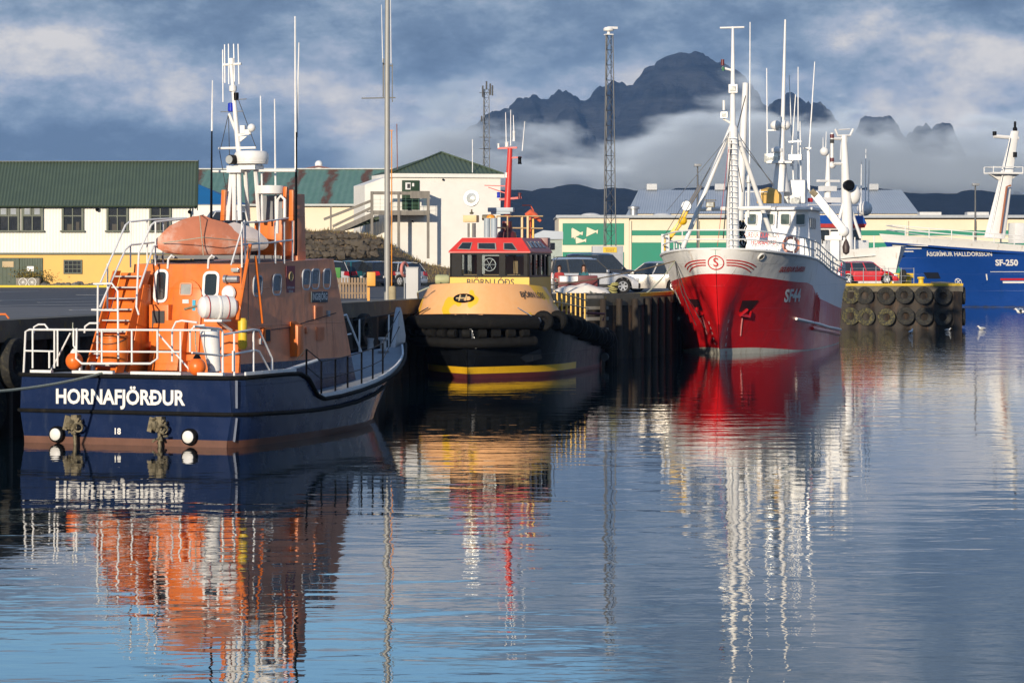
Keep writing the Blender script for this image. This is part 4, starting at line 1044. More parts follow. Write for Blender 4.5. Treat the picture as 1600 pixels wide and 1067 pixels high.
m = MB(); m.tube([(3.2, 2.75, .42), (1.6, 2.62, .50), (.2, 2.3, .62), (-.25, 2.0, .66)], .17, 10); m.build('quarter_fender', mat('grey_rubber', (.06, .065, .07), .7), tg)
m = MB(); m.torus((-.05, 2.3, .85), (.2, 1, 0), .28, .13, 18, 8); m.build('tyre_fender', black_rubber, tg)
# anchor and bow marks
m = MB(); a_ = TF.S(738, 542, x=16.6); m.prism([a_ + Vector((.2, -.42, .12)), a_ + Vector((.2, .0, .05)), a_ + Vector((.2, .35, .18)), a_ + Vector((.15, .3, .0)), a_ + Vector((.15, 0, -.12)), a_ + Vector((.15, -.4, -.05))], (.06, 0, 0)); m.build('anchor', rusty, tg)
m = MB(); p = TF.S(778, 558, y=1.6); 
m.prism([(15.35, 1.35, .95), (15.0, 1.75, .95), (14.6, 2.2, 1.15), (14.55, 2.25, .75), (15.1, 1.75, .62)], (.12, .12, -.03)); m.build('bow_step', hull_black, tg)
# wheelhouse
def tp(px, py, x): return TF.S(px, py, x=x)
WX0, WX1, WY = 8.6, 13.0, 1.58
zs_ = dict(b=1.9, y0=3.86, w1=4.82, r1=5.42)
cy = (tp(703, 430, 13.0).y + tp(827, 430, 13.0).y) / 2
y0, y1 = tp(703, 430, 13).y, tp(827, 430, 13).y
def ring_(z, i=0.0, iy=None):
    iy = i if iy is None else iy
    return [(WX1 - i, y0 + iy, z), (WX1 - i, y1 - iy, z), (WX0 + i * .2, y1 - iy, z), (WX0 + i * .2, y0 + iy, z)]
m = MB(); m.grid([ring_(1.6), ring_(zs_['y0'])], closed=True); m.quad(*ring_(zs_['y0'])); m.build('deckhouse', tug_yellow, tg)
# window band: frame posts with real openings, glass inside
m = MB(); zb, zt = zs_['y0'] + .002, zs_['w1']
wins = []
def band(pA, pB, spans, nrm, name='window'):
    """wall strip from pA to pB (plan) with openings given as fractions"""
    pA = Vector(pA); pB = Vector(pB); L_ = (pB - pA).length; d = (pB - pA) / L_; nrm = Vector(nrm)
    edges = [0] + [e for s_ in spans for e in s_] + [1]
    for i in range(0, len(edges), 2):
        a = pA + d * L_ * edges[i]; b = pA + d * L_ * edges[i + 1]
        m.prism([a, b, b - nrm * .08, a - nrm * .08], (0, 0, zt - zb))
    for s_ in spans:
        a = pA + d * L_ * s_[0]; b = pA + d * L_ * s_[1]
        m.prism([a, b, b - nrm * .08, a - nrm * .08], (0, 0, .08))
        m.prism([a + Vector((0, 0, zt - zb - .07)), b + Vector((0, 0, zt - zb - .07)), b - nrm * .08 + Vector((0, 0, zt - zb - .07)), a - nrm * .08 + Vector((0, 0, zt - zb - .07))], (0, 0, .07))
        wins.append((a + Vector((0, 0, .08)), b + Vector((0, 0, .08)), nrm))
band((WX1, y0, zb), (WX1, y1, zb), [(.06 + .09, .30 + .04), (.40, .62), (.70, .93)], (1, 0, 0))
band((WX1, y1, zb), (WX0, y1, zb), [(.06, .22), (.30, .46), (.54, .68), (.75, .88)], (0, 1, 0))
band((WX1, y0, zb), (WX0, y0, zb), [(.06, .26), (.34, .56), (.64, .88)], (0, -1, 0))
band((WX0, y0, zb), (WX0, y1, zb), [(.1, .45), (.55, .9)], (-1, 0, 0))
wf = m.build('window_band', black_paint, tg)
def clear_glass():
    m_, t, p, o = new_mat('clear_wheelhouse_glass'); t.nodes.remove(p)
    g_ = t.nodes.new('ShaderNodeBsdfGlossy'); g_.inputs['Roughness'].default_value = .02; g_.inputs['Color'].default_value = (.8, .85, .9, 1)
    tr = t.nodes.new('ShaderNodeBsdfTransparent'); tr.inputs[0].default_value = (.62, .66, .66, 1); mx = t.nodes.new('ShaderNodeMixShader'); fr = t.nodes.new('ShaderNodeFresnel'); fr.inputs[0].default_value = 1.5
    t.links.new(fr.outputs[0], mx.inputs[0]); t.links.new(tr.outputs[0], mx.inputs[1]); t.links.new(g_.outputs[0], mx.inputs[2]); t.links.new(mx.outputs[0], o.inputs[0]); return m_
cglass = clear_glass()
for a, b, nrm in wins:
    h_ = Vector((0, 0, zt - zb - .15)); m = MB(); m.quad(a - nrm * .05, b - nrm * .05, b - nrm * .05 + h_, a - nrm * .05 + h_); m.build('pane', cglass, wf)
# interior seen through the windows
m = MB(); m.box((WX0 + .25, cy, 4.2), (.06, 2.2, 1.0)); m.box((WX1 - .5, cy, 3.85), (.6, 2.4, .25)); m.bar((10.8, y0 + .5, 3.9), (10.8, y0 + .5, 4.7), .5, .12); m.box((WX1 - .55, cy + .95, 4.25), (.1, .18, .5)); m.build('cabin_fittings', mat('cabin_wood', (.42, .27, .12), .6), tg)
m = MB(); m.torus((WX1 - .1, cy - .02, 4.36), (1, 0, 0), .25, .03, 24, 6); m.torus((WX1 - .1, cy - .02, 4.36), (1, 0, 0), .14, .012, 20, 5)
for k in range(6): m.bar((WX1 - .1, cy - .02, 4.36), (WX1 - .1, cy - .02 + .25 * math.cos(k * PI / 3), 4.36 + .25 * math.sin(k * PI / 3)), .02)
m.build('clear_view_screen', chrome, tg)
m = MB(); m.tube([(WX1 + .03, y1 - .62, 4.75), (WX1 + .04, y1 - .55, 3.95)], .012, 5); m.build('wiper', black_paint, tg)
# red visor roof
m = MB(); 
r0 = ring_(zs_['w1'] + .004, -.05); r1 = ring_(zs_['r1'], .42, .40); rr_ = ring_(zs_['w1'] + .06, -.05)
m.grid([r0, rr_, r1], closed=True); m.quad(*r1); m.quad(*r0[::-1]); m.build('roof', tug_red, tg, angle=20)
def rf_pt(px, py, face):
    if face == 'f':
        a = Vector(rr_[0]); b = Vector(rr_[1]); c = Vector(r1[0])
    else:
        a = Vector(rr_[1]); b = Vector(rr_[2]); c = Vector(r1[1])
    nrm = (b - a).cross(c - a).normalized(); ce = TF.Ri @ (Vector((0, 0, CAMZ)) - TF.o); d = TF.Ri @ Vector(((px - 800) / F, 1, -(py - HOR) / F))
    if nrm.dot(d) > 0: nrm = -nrm
    t = (a - ce).dot(nrm) / d.dot(nrm); return ce + d * t, nrm
for seq, f in ((((716, 389), (723, 380), (737, 380), (734, 390)), 'f'), (((748, 389), (748, 381), (773, 381), (774, 390)), 'f'), (((788, 390), (788, 381), (800, 381), (807, 391)), 'f')):
    q = [rf_pt(a, b, f) for a, b in seq]; c = sum((p for p, n in q), Vector()) / 4
    m = MB(); m.prism([p + (p - c) * .14 - n * .01 for p, n in q], q[0][1] * .035); w_ = m.build('skylight', mat('window_gasket', (.30, .28, .26), .5), tg)
    m = MB(); m.quad(*[p + n * .03 for p, n in q]); m.build('pane', glass, w_)
for k in range(4):
    a = Vector(rr_[1]); b = Vector(rr_[2]); c = Vector(r1[1]); d = Vector(r1[2]); t0_, t1_ = .13 + .19 * k, .27 + .19 * k
    def pt(t, v): return a.lerp(b, t).lerp(c.lerp(d, t), v)
    nrm = (b - a).cross(c - a).normalized(); nrm = nrm if nrm.z > 0 else -nrm
    q = [pt(t0_, .25), pt(t1_, .25), pt(t1_, .75), pt(t0_, .75)]
    m = MB(); m.prism([p - nrm * .01 for p in q], nrm * .03); w_ = m.build('skylight', mat('window_gasket', (.30, .28, .26), .5), tg)
    cc = sum(q, Vector()) / 4; m = MB(); m.quad(*[cc + (p - cc) * .82 + nrm * .026 for p in q]); m.build('pane', cool, w_)
c = tp(757, 441, WX1 + .012); lettering('house_name', 'BJÖRN LÓÐS', .36, dark_letter, tg, plane_fn(tp(766, 441.5, WX1 + .01), (0, 1, 0), (0, 0, 1)), bold=.004, sx=.92)
m = MB(); m.box((9.1, y1 + .03, 4.3), (.5, .05, .8)); m.build('side_door', tug_cream, tg, bevel=.01)
tb('handrail', [(8.6, y1 + .12, 2.4), (8.6, y1 + .12, 4.7)], .02, steel, tg)
# things on the wheelhouse top
TX = 11.0
def TP(px, py, x=TX): return TF.S(px, py, x=x)
sl = MB(); a = TP(737, 371, 12.2); b = TP(737, 349, 12.2); sl.cyl(a, b, .17, seg=16); p1_ = sl.build('lamp_pedestal', mat('bare_metal', (.40, .38, .34), .4, .5), tg)
m = MB(); m.box(TP(736, 342, 12.2), (.5, .55, .28)); m.build('pedestal_box', tug_cream, tg, bevel=.02)
m = MB(); m.lathe([(.05, 0), (.10, .05), (.03, .1), (.03, .2)], TP(737, 335, 12.2)); c = TP(737, 310, 12.2)
m.tube([c + Vector((0, .30 * math.cos(a_), .32 * math.sin(a_))) for a_ in [PI * k / 10 for k in range(10, 21)]], .015, 5); m.build('lamp_yoke', rusty, tg)
m = MB(); m.lathe([(.05, -.3), (.2, -.26), (.29, -.08), (.31, 0), (.31, .06), (.28, .06)], c, (1, 0, .1), 24); q = m.build('searchlight', steel, tg)
m = MB(); m.lathe([(.28, .045), (.15, .075), (.001, .085)], c, (1, 0, .1), 24); m.build('lens', lens_glass, q)
for px in (761, 772):
    m = MB(); m.cyl(TP(px, 371, 11.8), TP(px, 341, 11.8), .13, seg=14); m.build('vent_cylinder', blue_grey, tg)
m = MB(); m.lathe([(.19, 0), (.19, .03), (.16, .12), (.08, .17), (0, .18)], TP(767, 342, 11.6)); m.build('amber_dome', mat('amber_plastic', (.8, .30, .02), .3), tg)
m = MB(); m.cyl(TP(754, 340, 11.4) , TP(754, 340, 11.4) + Vector((0, .3, 0)), .12, seg=10); m.build('horn', rusty, tg)
for seq in (((776, 338), (848, 338)), ((776, 356), (848, 357)), ((776, 338), (776, 372)), ((793, 338), (793, 372))):
    tb('top_rail', [TP(*seq[0], 10.5), TP(*seq[1], 10.5 if seq[1][0] < 800 else 9)], .03, tug_cream, tg)
for px in (816, 825): 
    m = MB(); m.bar(TP(px, 338, 9.6), TP(px, 374, 9.6), .14, .08); m.build('rail_post', tug_cream, tg)
m = MB(); m.bar(TP(833, 342, 9.2), TP(833, 378, 9.2), .12, .08); m.build('rail_post', tug_yellow, tg)
m = MB(); m.lathe([(.42, 0), (.36, .25), (.22, .35), (.20, .7)], TP(792, 373, 10.0)); m.build('mast_foot', maroon, tg)
m = MB(); a, b = TP(792, 340, 10), TP(797, 232, 10); m.tube([a, b], [.15, .10], 10); m.build('mast', tug_red, tg)
m = MB(); m.bar(TP(778, 232, 10), TP(808, 231, 10), .07); m.build('cross_arm', tug_red, tg)
m = MB(); m.bar(TP(757, 290, 10), TP(790, 291, 10), .04); m.bar(TP(763, 293, 10), TP(790, 302, 10), .04); m.build('side_arm', tug_red, tg)
m = MB(); m.bar(TP(780, 312, 10), TP(815, 309, 10), .08); m.build('side_arm', tug_red, tg)
m = MB(); m.bar(TP(797, 247, 10), TP(815, 246, 10), .06); m.build('side_arm', tug_red, tg)
for px, py, mm_, r_, h_ in ((792, 226, white, .085, .2), (792, 274, white, .09, .2), (812, 306, maroon, .075, .22), (779, 305, mat('blue_lamp', (.01, .03, .45), .2), .075, .22), (812, 251, black_paint, .08, .3), (803, 213, white, .06, .42), (779, 228, white, .05, .18)):
    m = MB(); p = TP(px, py, 10.02) - Vector((0, 0, h_ / 2)); m.lathe([(r_, 0), (r_, h_ * .15), (r_ * .85, h_ * .2), (r_ * .85, h_ * .8), (r_, h_ * .85), (r_ * .9, h_), (0, h_ + .02)], p, seg=12); m.build('mast_lamp', mm_, tg)
m = MB(); m.box(TP(783, 328, 10.2), (.3, 1.05, .18)); m.box(TP(783, 333, 10.2), (.25, .8, .1)); m.build('radar_scanner', blue_grey, tg, bevel=.02)
for a, b in (((791, 222), (790, 176)), ((798, 228), (798, 172)), ((816, 236), (820, 190)), ((803, 205), (802, 180))): whip(tg, [TP(*a, 10), TP(*b, 10)], .022)
m = MB(); a = TP(828, 372, 8.8); m.cyl(a, TP(828, 340, 8.8), .07, seg=10); m.tube([TP(823, 338, 8.8), TP(830, 333, 8.8), TP(836, 337, 8.8), TP(845, 346, 8.8)], [.14, .17, .12, .06], 10); m.tube([TP(816, 321, 8.8), TP(829, 321, 8.8), TP(834, 330, 8.8)], .025, 6); m.build('fire_monitor', mat('monitor_red', (.65, .12, .05), .4), tg)
m = MB(); m.box((8.4, .9, 5.0), (.5, 1.0, .9)); m.build('aft_locker', maroon, tg, bevel=.03)
# after deck rails: yellow boards
for k in range(7):
    x = 10.6 - k * .62; m = MB(); p = TF.S(871 + k * 7.2, 478, y=2.62); m.box((p.x, 2.62, p.z), (.16, .05, 1.05)); m.build('rail_board', tug_yellow, tg)
tb('deck_rail', [TF.S(866, 455, y=2.66), TF.S(918, 470, y=2.66)], .03, tug_cream, tg); tb('deck_rail', [TF.S(866, 471, y=2.66), TF.S(920, 482, y=2.66)], .025, tug_cream, tg)
m = MB(); m.prism([(8.3, 1.1, 1.6), (8.3, 1.1, 4.4), (8.1, 1.1, 4.4), (7.7, 1.1, 1.6)], (0, .1, 0)); m.build('stair_side', maroon, tg)
m = MB(); m.tube([(0, -2.1, 1.9), (.05, -2.2, 2.2), (0, 0, 2.3), (0, 2.2, 2.2), (.0, 2.1, 1.9)], .05, 8); m.build('stern_rail', maroon, tg)
tag(MB().tube([TF.W((16.4, -1.7, 3.5)), *arc3(TF.W((16.3, -2.2, 3.3)), (-3.8, 122, 3.0), .15, 6)], .03, 6).build('mooring_rope', rope_mat), 'thick rope from the tug bow to the quay', 'rope')

# ================================================================== red and white fishing vessel
red_hull = mat('red_hull_paint', (.58, .008, .012), .34, 0, .07, .8, coat=.12, dirt=(.36, .02, .02), dirt_amt=.35, dirt_scale=(.8, .8, .12), plates=(3.2, 1.1), grime=.06)
hull_white = mat('white_hull_paint', (.84, .83, .80), .4, 0, .05, 1, coat=.05, dirt=(.46, .36, .26), dirt_amt=.4, dirt_scale=(1, 1, .1), plates=(3.2, 1.1))
red_letter = mat('red_lettering', (.55, .02, .02), .5, 0, .05)
RF = Frame(15.75, 170.4, R(-102))
rs = thing('fishing_ship', 'red hulled fishing ship with white bow bearing a red circled S', 'ship', RF.o, RF.rz)
R_T = [(0, 3.35), (4, 3.55), (12, 3.70), (18, 3.72), (22, 3.68), (24.5, 3.42), (26.5, 2.92), (28, 2.22), (28.7, 1.68), (29.1, 1.18), (29.3, .78), (29.42, .3), (29.45, 0)]
R_W = [(0, 2.5), (4, 3.3), (12, 3.5), (18, 3.3), (21, 2.75), (23.5, 1.95), (25.5, 1.1), (27, .4), (27.8, .05), (28, 0)]
R_Z = [(0, 3.45), (6, 3.62), (12, 3.95), (18, 4.50), (22, 4.68), (26, 4.86), (29.4, 5.08)]
R_B = [(0, 1.80), (6, 1.95), (14, 2.40), (18.2, 2.75), (18.6, 3.0), (20, 3.35), (24, 3.50), (29.4, 3.90)]       # white/red boundary
def r_lim(z): return interp([(-2.5, 25.5), (0, 27.9), (.4, 28.05), (2.5, 28.7), (5.1, 29.45)], z)
def r_sh(x, z): return x if x < 20 else 20 + (x - 20) * (r_lim(z) - 20) / 9.45
def r_half(x, z):
    bt = sinterp(R_T, x); bw = sinterp(R_W, x) if x < 28 else 0; zt = sinterp(R_Z, x); t = max(0, min(1, z / zt)); k = min(1, max(0, (x - 24) / 4))
    return max(.012, bw + (bt - bw) * (t ** 1.25 * .55 + t * .45) * (1 - k) + (bt - bw) * k * (.3 * t + .7 * t ** 2.0))
RZ_ROWS = 9
def r_sec(x):
    zt = sinterp(R_Z, x); zb = sinterp(R_B, x); bw = max(.012, sinterp(R_W, x) if x < 28 else .012); zw = .27 * max(0, min(1, (x - 20) / 5.5)) + .02
    zs2 = [zw, lerp(zw, zb, .33), lerp(zw, zb, .66), zb, lerp(zb, zt, .5), zt]
    return [(0, -2.2), (bw * .8, -1.3), (bw, -.12)] + [(r_half(x, z), z) for z in zs2]
xs = [0, 1, 2.5, 4, 6, 8, 10, 12, 14, 16, 18, 18.6, 19.5, 21, 22, 23, 24, 25, 26, 26.8, 27.5, 28, 28.4, 28.8, 29.1, 29.25, 29.35, 29.42, 29.45]
m = MB(); rows = []
for x in xs:
    s_ = r_sec(min(x, 29.45)); rows.append([(r_sh(x, z), -y, z) for y, z in s_[::-1]] + [(r_sh(x, z), y, z) for y, z in s_[1:]])
m.grid(rows, mfun=lambda i, k: {0: 1, 1: 1, 2: 0, 3: 0, 4: 0, 5: 2, 6: 2, 7: 2}[min(k, 15 - k)]); m.f.append(list(range(17))); m.m.append(0)
m.build('hull', [red_hull, hull_white, mat('white_boot_topping', (.60, .58, .50), .5, 0, .1, 2, dirt=(.25, .13, .06), dirt_amt=.5)], rs, angle=30)
m = MB(); rows = []
for x in xs: 
    zt = sinterp(R_Z, min(x, 29.4)) - .75; rows.append([(r_sh(x, zt), k * max(.01, r_half(min(x, 29.4), zt) - .02), zt) for k in (-1, 0, 1)])
m.grid(rows); m.build('deck', mat('green_deck', (.10, .14, .12), .8), rs, angle=60)
m = MB()   # cap rail
m.tube([(r_sh(x, sinterp(R_Z, x)), -sinterp(R_T, x), sinterp(R_Z, x)) for x in xs if x < 29.2] + [(29.45, 0, 5.08)] + [(r_sh(x, sinterp(R_Z, x)), sinterp(R_T, x), sinterp(R_Z, x)) for x in xs[::-1] if x < 29.2], .06, 6)
m.build('cap_rail', white, rs)
def r_pt(x, z, s_=1, off=.03):
    y = r_half(x, z); X_ = r_sh(x, z)
    a = Vector((r_sh(x + .2, z), s_ * r_half(min(29.4, x + .2), z), z)) - Vector((r_sh(x - .2, z), s_ * r_half(x - .2, z), z))
    b = Vector((r_sh(x, z + .1), s_ * r_half(x, z + .1), z + .1)) - Vector((X_, s_ * y, z))
    n = a.cross(b).normalized()
    if n.y * s_ < 0: n = -n
    return Vector((X_, s_ * y, z)) + n * off
def r_find(px, py, s_=1):
    best = None
    for i in range(0 if s_ == 1 else 470, 589):
        x = i * .05
        w_ = None
        # z solves the row for this x
        z = 2.5
        for _ in range(6):
            p = RF.W((r_sh(x, z), s_ * r_half(x, z), z)); z = max(.02, min(5.2, CAMZ - (py - HOR) * p.y / F))
        p = RF.W((r_sh(x, z), s_ * r_half(x, z), z)); d = abs(800 + p.x * F / p.y - px)
        if best is None or d < best[0]: best = (d, x, z)
    return best[1], best[2]
def hull_fn(px, py, s_=1, off=.03, pt=r_pt, find=r_find, lean=0.0):
    x0, z0 = find(px, py, s_)
    # march along the hull by arc length at height z0 (reading direction: towards the stern on the port side)
    sg = -1 if s_ == 1 else 1
    def fn(u, v):
        x = x0; n = 14; du = u / n
        for _ in range(n):
            p0 = pt(x - .05, z0, s_); p1 = pt(x + .05, z0, s_); k = (p1 - p0).length / .1
            x = x + sg * du / max(k, .15)
            x = min(29.3, x)
        return pt(x + lean * v, z0 + v, s_, off)
    return fn
fn = hull_fn(1239, 462.5); fn = hull_fn(1239, 462.5, lean=.55); lettering('registration', 'SF44', .86, letter_white, rs, fn, bold=.03, sx=1.35)
lettering('registration', 'SF44', .92, letter_white, rs, hull_fn(1046, 464, -1), bold=.03, sx=.88)
lettering('side_name', 'SIGURÐUR ÓLAFSSON', .34, red_letter, rs, hull_fn(1241, 421), bold=.01, sx=1.0)
# emblem: circled S with three bars each side, wrapped round the bow
_rb = {}
def r_bow(u, z, off=.03):            # u metres round the bow from the stem, + to port
    key = round(z, 2)
    if key not in _rb:
        tab = []; acc = 0; prev = Vector((r_sh(29.45, key), 0, key)); tab.append((0, prev))
        for i in range(1, 260):
            x = 29.45 - .0002 * i * i if i < 60 else 28.73 - (i - 60) * .04
            p = Vector((r_sh(x, key), r_half(x, key), key)); acc += (p - prev).length; tab.append((acc, p)); prev = p
        _rb[key] = tab
    tab = _rb[key]; au = abs(u)
    for i in range(1, len(tab)):
        if tab[i][0] >= au: break
    a0, p0 = tab[i - 1]; a1, p1 = tab[i]; p = p0.lerp(p1, (au - a0) / max(1e-6, a1 - a0)); d = (p1 - p0).normalized(); n = Vector((-d.y * -1, 0, 0)); n = Vector((d.y, -d.x, 0)).normalized()
    if n.x < 0: n = -n
    p = p + n * off
    return Vector((p.x, p.y if u >= 0 else -p.y, z))
ezb = 4.42
def bow_fn(u0, z0): return lambda a, b: r_bow(u0 + a, z0 + b)
m = MB(); 
def strip(pts, w_):
    rows_ = []
    for i, (u, v) in enumerate(pts):
        a = pts[max(0, i - 1)]; b = pts[min(len(pts) - 1, i + 1)]; d = Vector((b[0] - a[0], b[1] - a[1])).normalized(); n = Vector((-d.y, d.x))
        rows_.append([r_bow(u + n.x * w_ / 2, ezb + v + n.y * w_ / 2), r_bow(u - n.x * w_ / 2, ezb + v - n.y * w_ / 2)])
    m.grid(rows_)
strip([(.37 * math.cos(2 * PI * k / 40), .32 * math.sin(2 * PI * k / 40)) for k in range(41)], .05)
for s_ in (-1, 1):
    for k, (u1, v0) in enumerate(((2.35, .12), (2.2, .0), (2.0, -.12))):
        strip([(s_ * lerp(.5, u1, t), v0 - .34 * t ** 2.2 * (1 if s_ < 0 else .95)) for t in [i / 14 for i in range(15)]], .055)
m.build('bow_emblem', red_letter, rs)
lettering('emblem_letter', 'S', .58, red_letter, rs, bow_fn(0, ezb), bold=.008, sx=1.0)
# draught marks
for k, s in enumerate(('XII', 'XI', 'X', 'IX')):
    lettering('draught_mark', s, .22, letter_white, rs, hull_fn(1137 - k * 1.3, 502 + k * 12.2, 1), sx=.8, bold=.006)
for k in range(5): lettering('draught_mark', str(22 - 2 * k), .15, letter_white, rs, hull_fn(1109 + k * 2.3, 504 + k * 8.2, -1), sx=.8, bold=.004)
lettering('draught_mark', 'VIII', .2, red_letter, rs, hull_fn(1134, 551, 1), sx=.7)
# hawse pockets with anchors
for s_, px, py in ((1, 1167, 477), (-1, 1089, 475)):
    x0, z0 = r_find(px, py, s_); m = MB(); q = [r_pt(x0 + a * (-1 if s_ == 1 else -1), z0 + b, s_, .035) for a, b in ((-.55, .25), (.65, .25), (.45, -.15), (.30, -.30), (-.45, -.30))]
    m.quad(*q); hp = m.build('hawse_pocket', mat('hawse_dark', (.03, .005, .006), .6), rs)
    m = MB(); c = r_pt(x0, z0 - .15, s_, .10); d = r_pt(x0 + .4, z0 - .45, s_, .12); m.bar(c, d, .12, .10); e = r_pt(x0 - .35, z0 - .5, s_, .12); m.bar(r_pt(x0 + .3, z0 - .42, s_, .12), e, .12); m.bar(e, r_pt(x0 - .3, z0 - .25, s_, .1), .09); m.build('anchor', red_hull, hp)
    m = MB(); m.tube([r_pt(x0 + .1 - .1 * k, z0 - .35 - .28 * k, s_, .02) for k in range(5)], .035, 6); m.build('scrape_mark', mat('scraped_pink', (.62, .25, .25), .6), rs)
# rubbing strakes
def strake(tab, r_, material, s_=1):
    m = MB(); m.tube([r_pt(x, z, s_, .06) for x, z in tab], r_, 6); m.build('rubbing_strake', material, rs)
for s_ in (1, -1):
    strake([(21.8, 1.65), (20, 1.5), (17, 1.30), (13, 1.05), (8, .85), (3, .68), (.2, .62)], .075, hull_white, s_)
    strake([(18.5, 1.10), (16, .95), (12, .78), (7, .55), (2.5, .40), (.2, .36)], .10, red_hull, s_)
m = MB()
for k in range(4): m.bar(r_pt(18.1 - .42 * k, 1.2, 1, .05), r_pt(18.1 - .42 * k, 2.9 - k * .12, 1, .05), .07, .05)
m.build('hull_rib', red_hull, rs)
m = MB(); x0, z0 = r_find(1189, 401, 1); c = r_pt(x0, z0, 1, .02); n = (r_pt(x0, z0, 1, .2) - c).normalized(); m.torus(c, n, .17, .045, 18, 6); fl = m.build('fairlead', white, rs); m = MB(); m.cyl(c, c + n * .03, .14, seg=14); m.build('opening', rusty, fl)
# bow rails
def rr(x, s_, h, inn=.12):
    z = sinterp(R_Z, x); return Vector((r_sh(x, z) - inn * (1 if x > 28 else 0), s_ * max(0, sinterp(R_T, x) - inn), z + h))
rx = [19.0, 20, 21, 22, 23, 24, 25, 26, 27, 27.8, 28.5, 29.0]
for h in (.92, .48):
    m = MB(); m.tube([rr(x, -1, h) for x in rx] + [Vector((29.3, 0, 5.05 + h))] + [rr(x, 1, h) for x in rx[::-1]], .038, 6); m.build('bow_rail', white_rail, rs)
for s_ in (-1, 1):
    for x in rx[::2]: tb('rail_post', [rr(x, s_, -.05), rr(x, s_, .92)], .03, white_rail, rs)
rx2 = [19, 17.5, 16, 14.5, 13, 11, 9, 7, 5, 3, 1.2, .1]
for h in (.95, .62, .3):
    for s_ in (-1, 1):
        m = MB(); m.tube([rr(x, s_, h) for x in rx2], .035, 6); m.build('side_rail', white_rail, rs)
for s_ in (-1, 1):
    for x in [18.2, 17.2, 16, 15, 14, 13, 12, 10.5, 9, 7, 5, 3, 1.2, .1]: tb('rail_post', [rr(x, s_, -.05), rr(x, s_, .95)], .035, white_rail, rs)
    for x in (17.5, 15.6, 13.6, 11.5, 9.5): m = MB(); p = rr(x, s_, 0, .2); m.prism([p, p + Vector((.55, 0, 0)), p + Vector((.9, -.4 * s_, -.9)), p + Vector((.2, -.4 * s_, -.9))], (0, .04, 0)); m.build('bulwark_knee', white, rs)
m = MB(); m.grid([[rr(x, -1, -.02, .0) + Vector((0, 0, 0)) for x in (0, .1)], [rr(x, 1, -.02, 0) for x in (0, .1)]]); m.build('stern_bulwark_cap', white, rs)
# wheelhouse
def rp(px, py, x): return RF.S(px, py, x=x)
HX = 9.0
a = rp(1161, 360, HX); b = rp(1265, 360, HX); yl, yr = a.y, b.y
m = MB()
def rring(x0, x1, ya, yb, z, i=0): return [(x1 - i, ya + i, z), (x1 - i, yb - i, z), (x0 + i, yb - i, z), (x0 + i, ya + i, z)]
HX1 = HX; HX0 = 3.0
ztop = rp(1212, 328, HX).z
m.grid([rring(HX0, HX1 + .0, yl, yr, 2.9), rring(HX0, HX1, yl, yr, 5.6), rring(HX0, HX1 - .35, yl + .1, yr - .1, ztop)], closed=True); wh = m.build('wheelhouse', white, rs, angle=20)
m = MB(); m.grid([rring(HX0 - .2, HX1 + .05, yl - .15, yr + .15, ztop), rring(HX0 - .2, HX1 + .05, yl - .15, yr + .15, ztop + .12), rring(HX0 - .1, HX1 - .3, yl + .1, yr - .1, ztop + .2)], closed=True); m.quad(*rring(HX0 - .1, HX1 - .3, yl + .1, yr - .1, ztop + .2)); m.quad(*rring(HX0 - .2, HX1 + .05, yl - .15, yr + .15, ztop)); m.build('wheelhouse_roof', white, rs, angle=20)
fn_ = Vector((1, 0, .19)).normalized(); fu = Vector((0, 1, 0)); fv = Vector((-.19, 0, 1)).normalized()
for px in (1175, 1202, 1227, 1251):
    c = rp(px, 343, HX - .2) + Vector((.04, 0, 0)); port(rs, c, fu, fv, fn_, .56, .66, .12, mat('window_seal_white', (.6, .6, .58), .5), mat('green_tint_glass', (.05, .08, .07), .08, 0, .3, 2), .05)
m = MB(); c = rp(1175, 343, HX - .16); m.torus(c, fn_, .17, .025, 18, 5); m.build('clear_view_screen', chrome, rs)
for k in range(3): port(rs, Vector((HX1 - .75 - k * 1.0, yr - .02, 6.55)), Vector((1, 0, 0)), Vector((0, 0, 1)), Vector((0, 1, .0)), .62, .62, .12, mat('window_seal_white', (.6, .6, .58), .5), glass, .05)
lettering('house_name', 'SIGURÐUR ÓLAFSSON', .40, red_letter, rs, plane_fn(rp(1187, 368, HX + 2.03), (0, 1, 0), (0, 0, 1)), bold=.006, sx=.52)
lettering('home_port', 'HORNAFIRÐI', .33, red_letter, rs, plane_fn(rp(1194, 379, HX + 2.03), (0, 1, 0), (0, 0, 1)), bold=.006, sx=.72)
m = MB(); m.box((HX + 1.0, (yl + yr) / 2, 3.9), (2.0, 5.4, 1.7)); m.build('foredeck_house', white, rs, bevel=.04)
# mast and its legs
MX = 22.0
def mm2(px, py, x=MX): return RF.S(px, py, x=x)
tb('mast', [mm2(1145, 400), mm2(1145, 200), mm2(1145, 195), mm2(1145, 42)], [.34, .25, .15, .06], white, rs, 14)
tb('mast_leg', [mm2(1061, 402, 23), mm2(1143, 197)], .12, white, rs, 10); tb('mast_leg', [mm2(1147, 197), mm2(1206, 370, 20.0)], .12, white, rs, 10)
tb('cross_arm', [mm2(1125, 44), mm2(1163, 43)], .05, white, rs); tb('cross_arm', [mm2(1130, 186), mm2(1144, 194)], .06, white, rs); tb('cross_arm', [mm2(1128, 106), mm2(1143, 110)], .06, white, rs)
tb('boom', [mm2(1155, 345, 13.5), mm2(1165, 130, 13.5)], [.24, .16], white, rs, 12)
tb('gantry_beam', [mm2(1091, 327), mm2(1205, 325)], .11, white, rs)
for k in range(9):
    pass
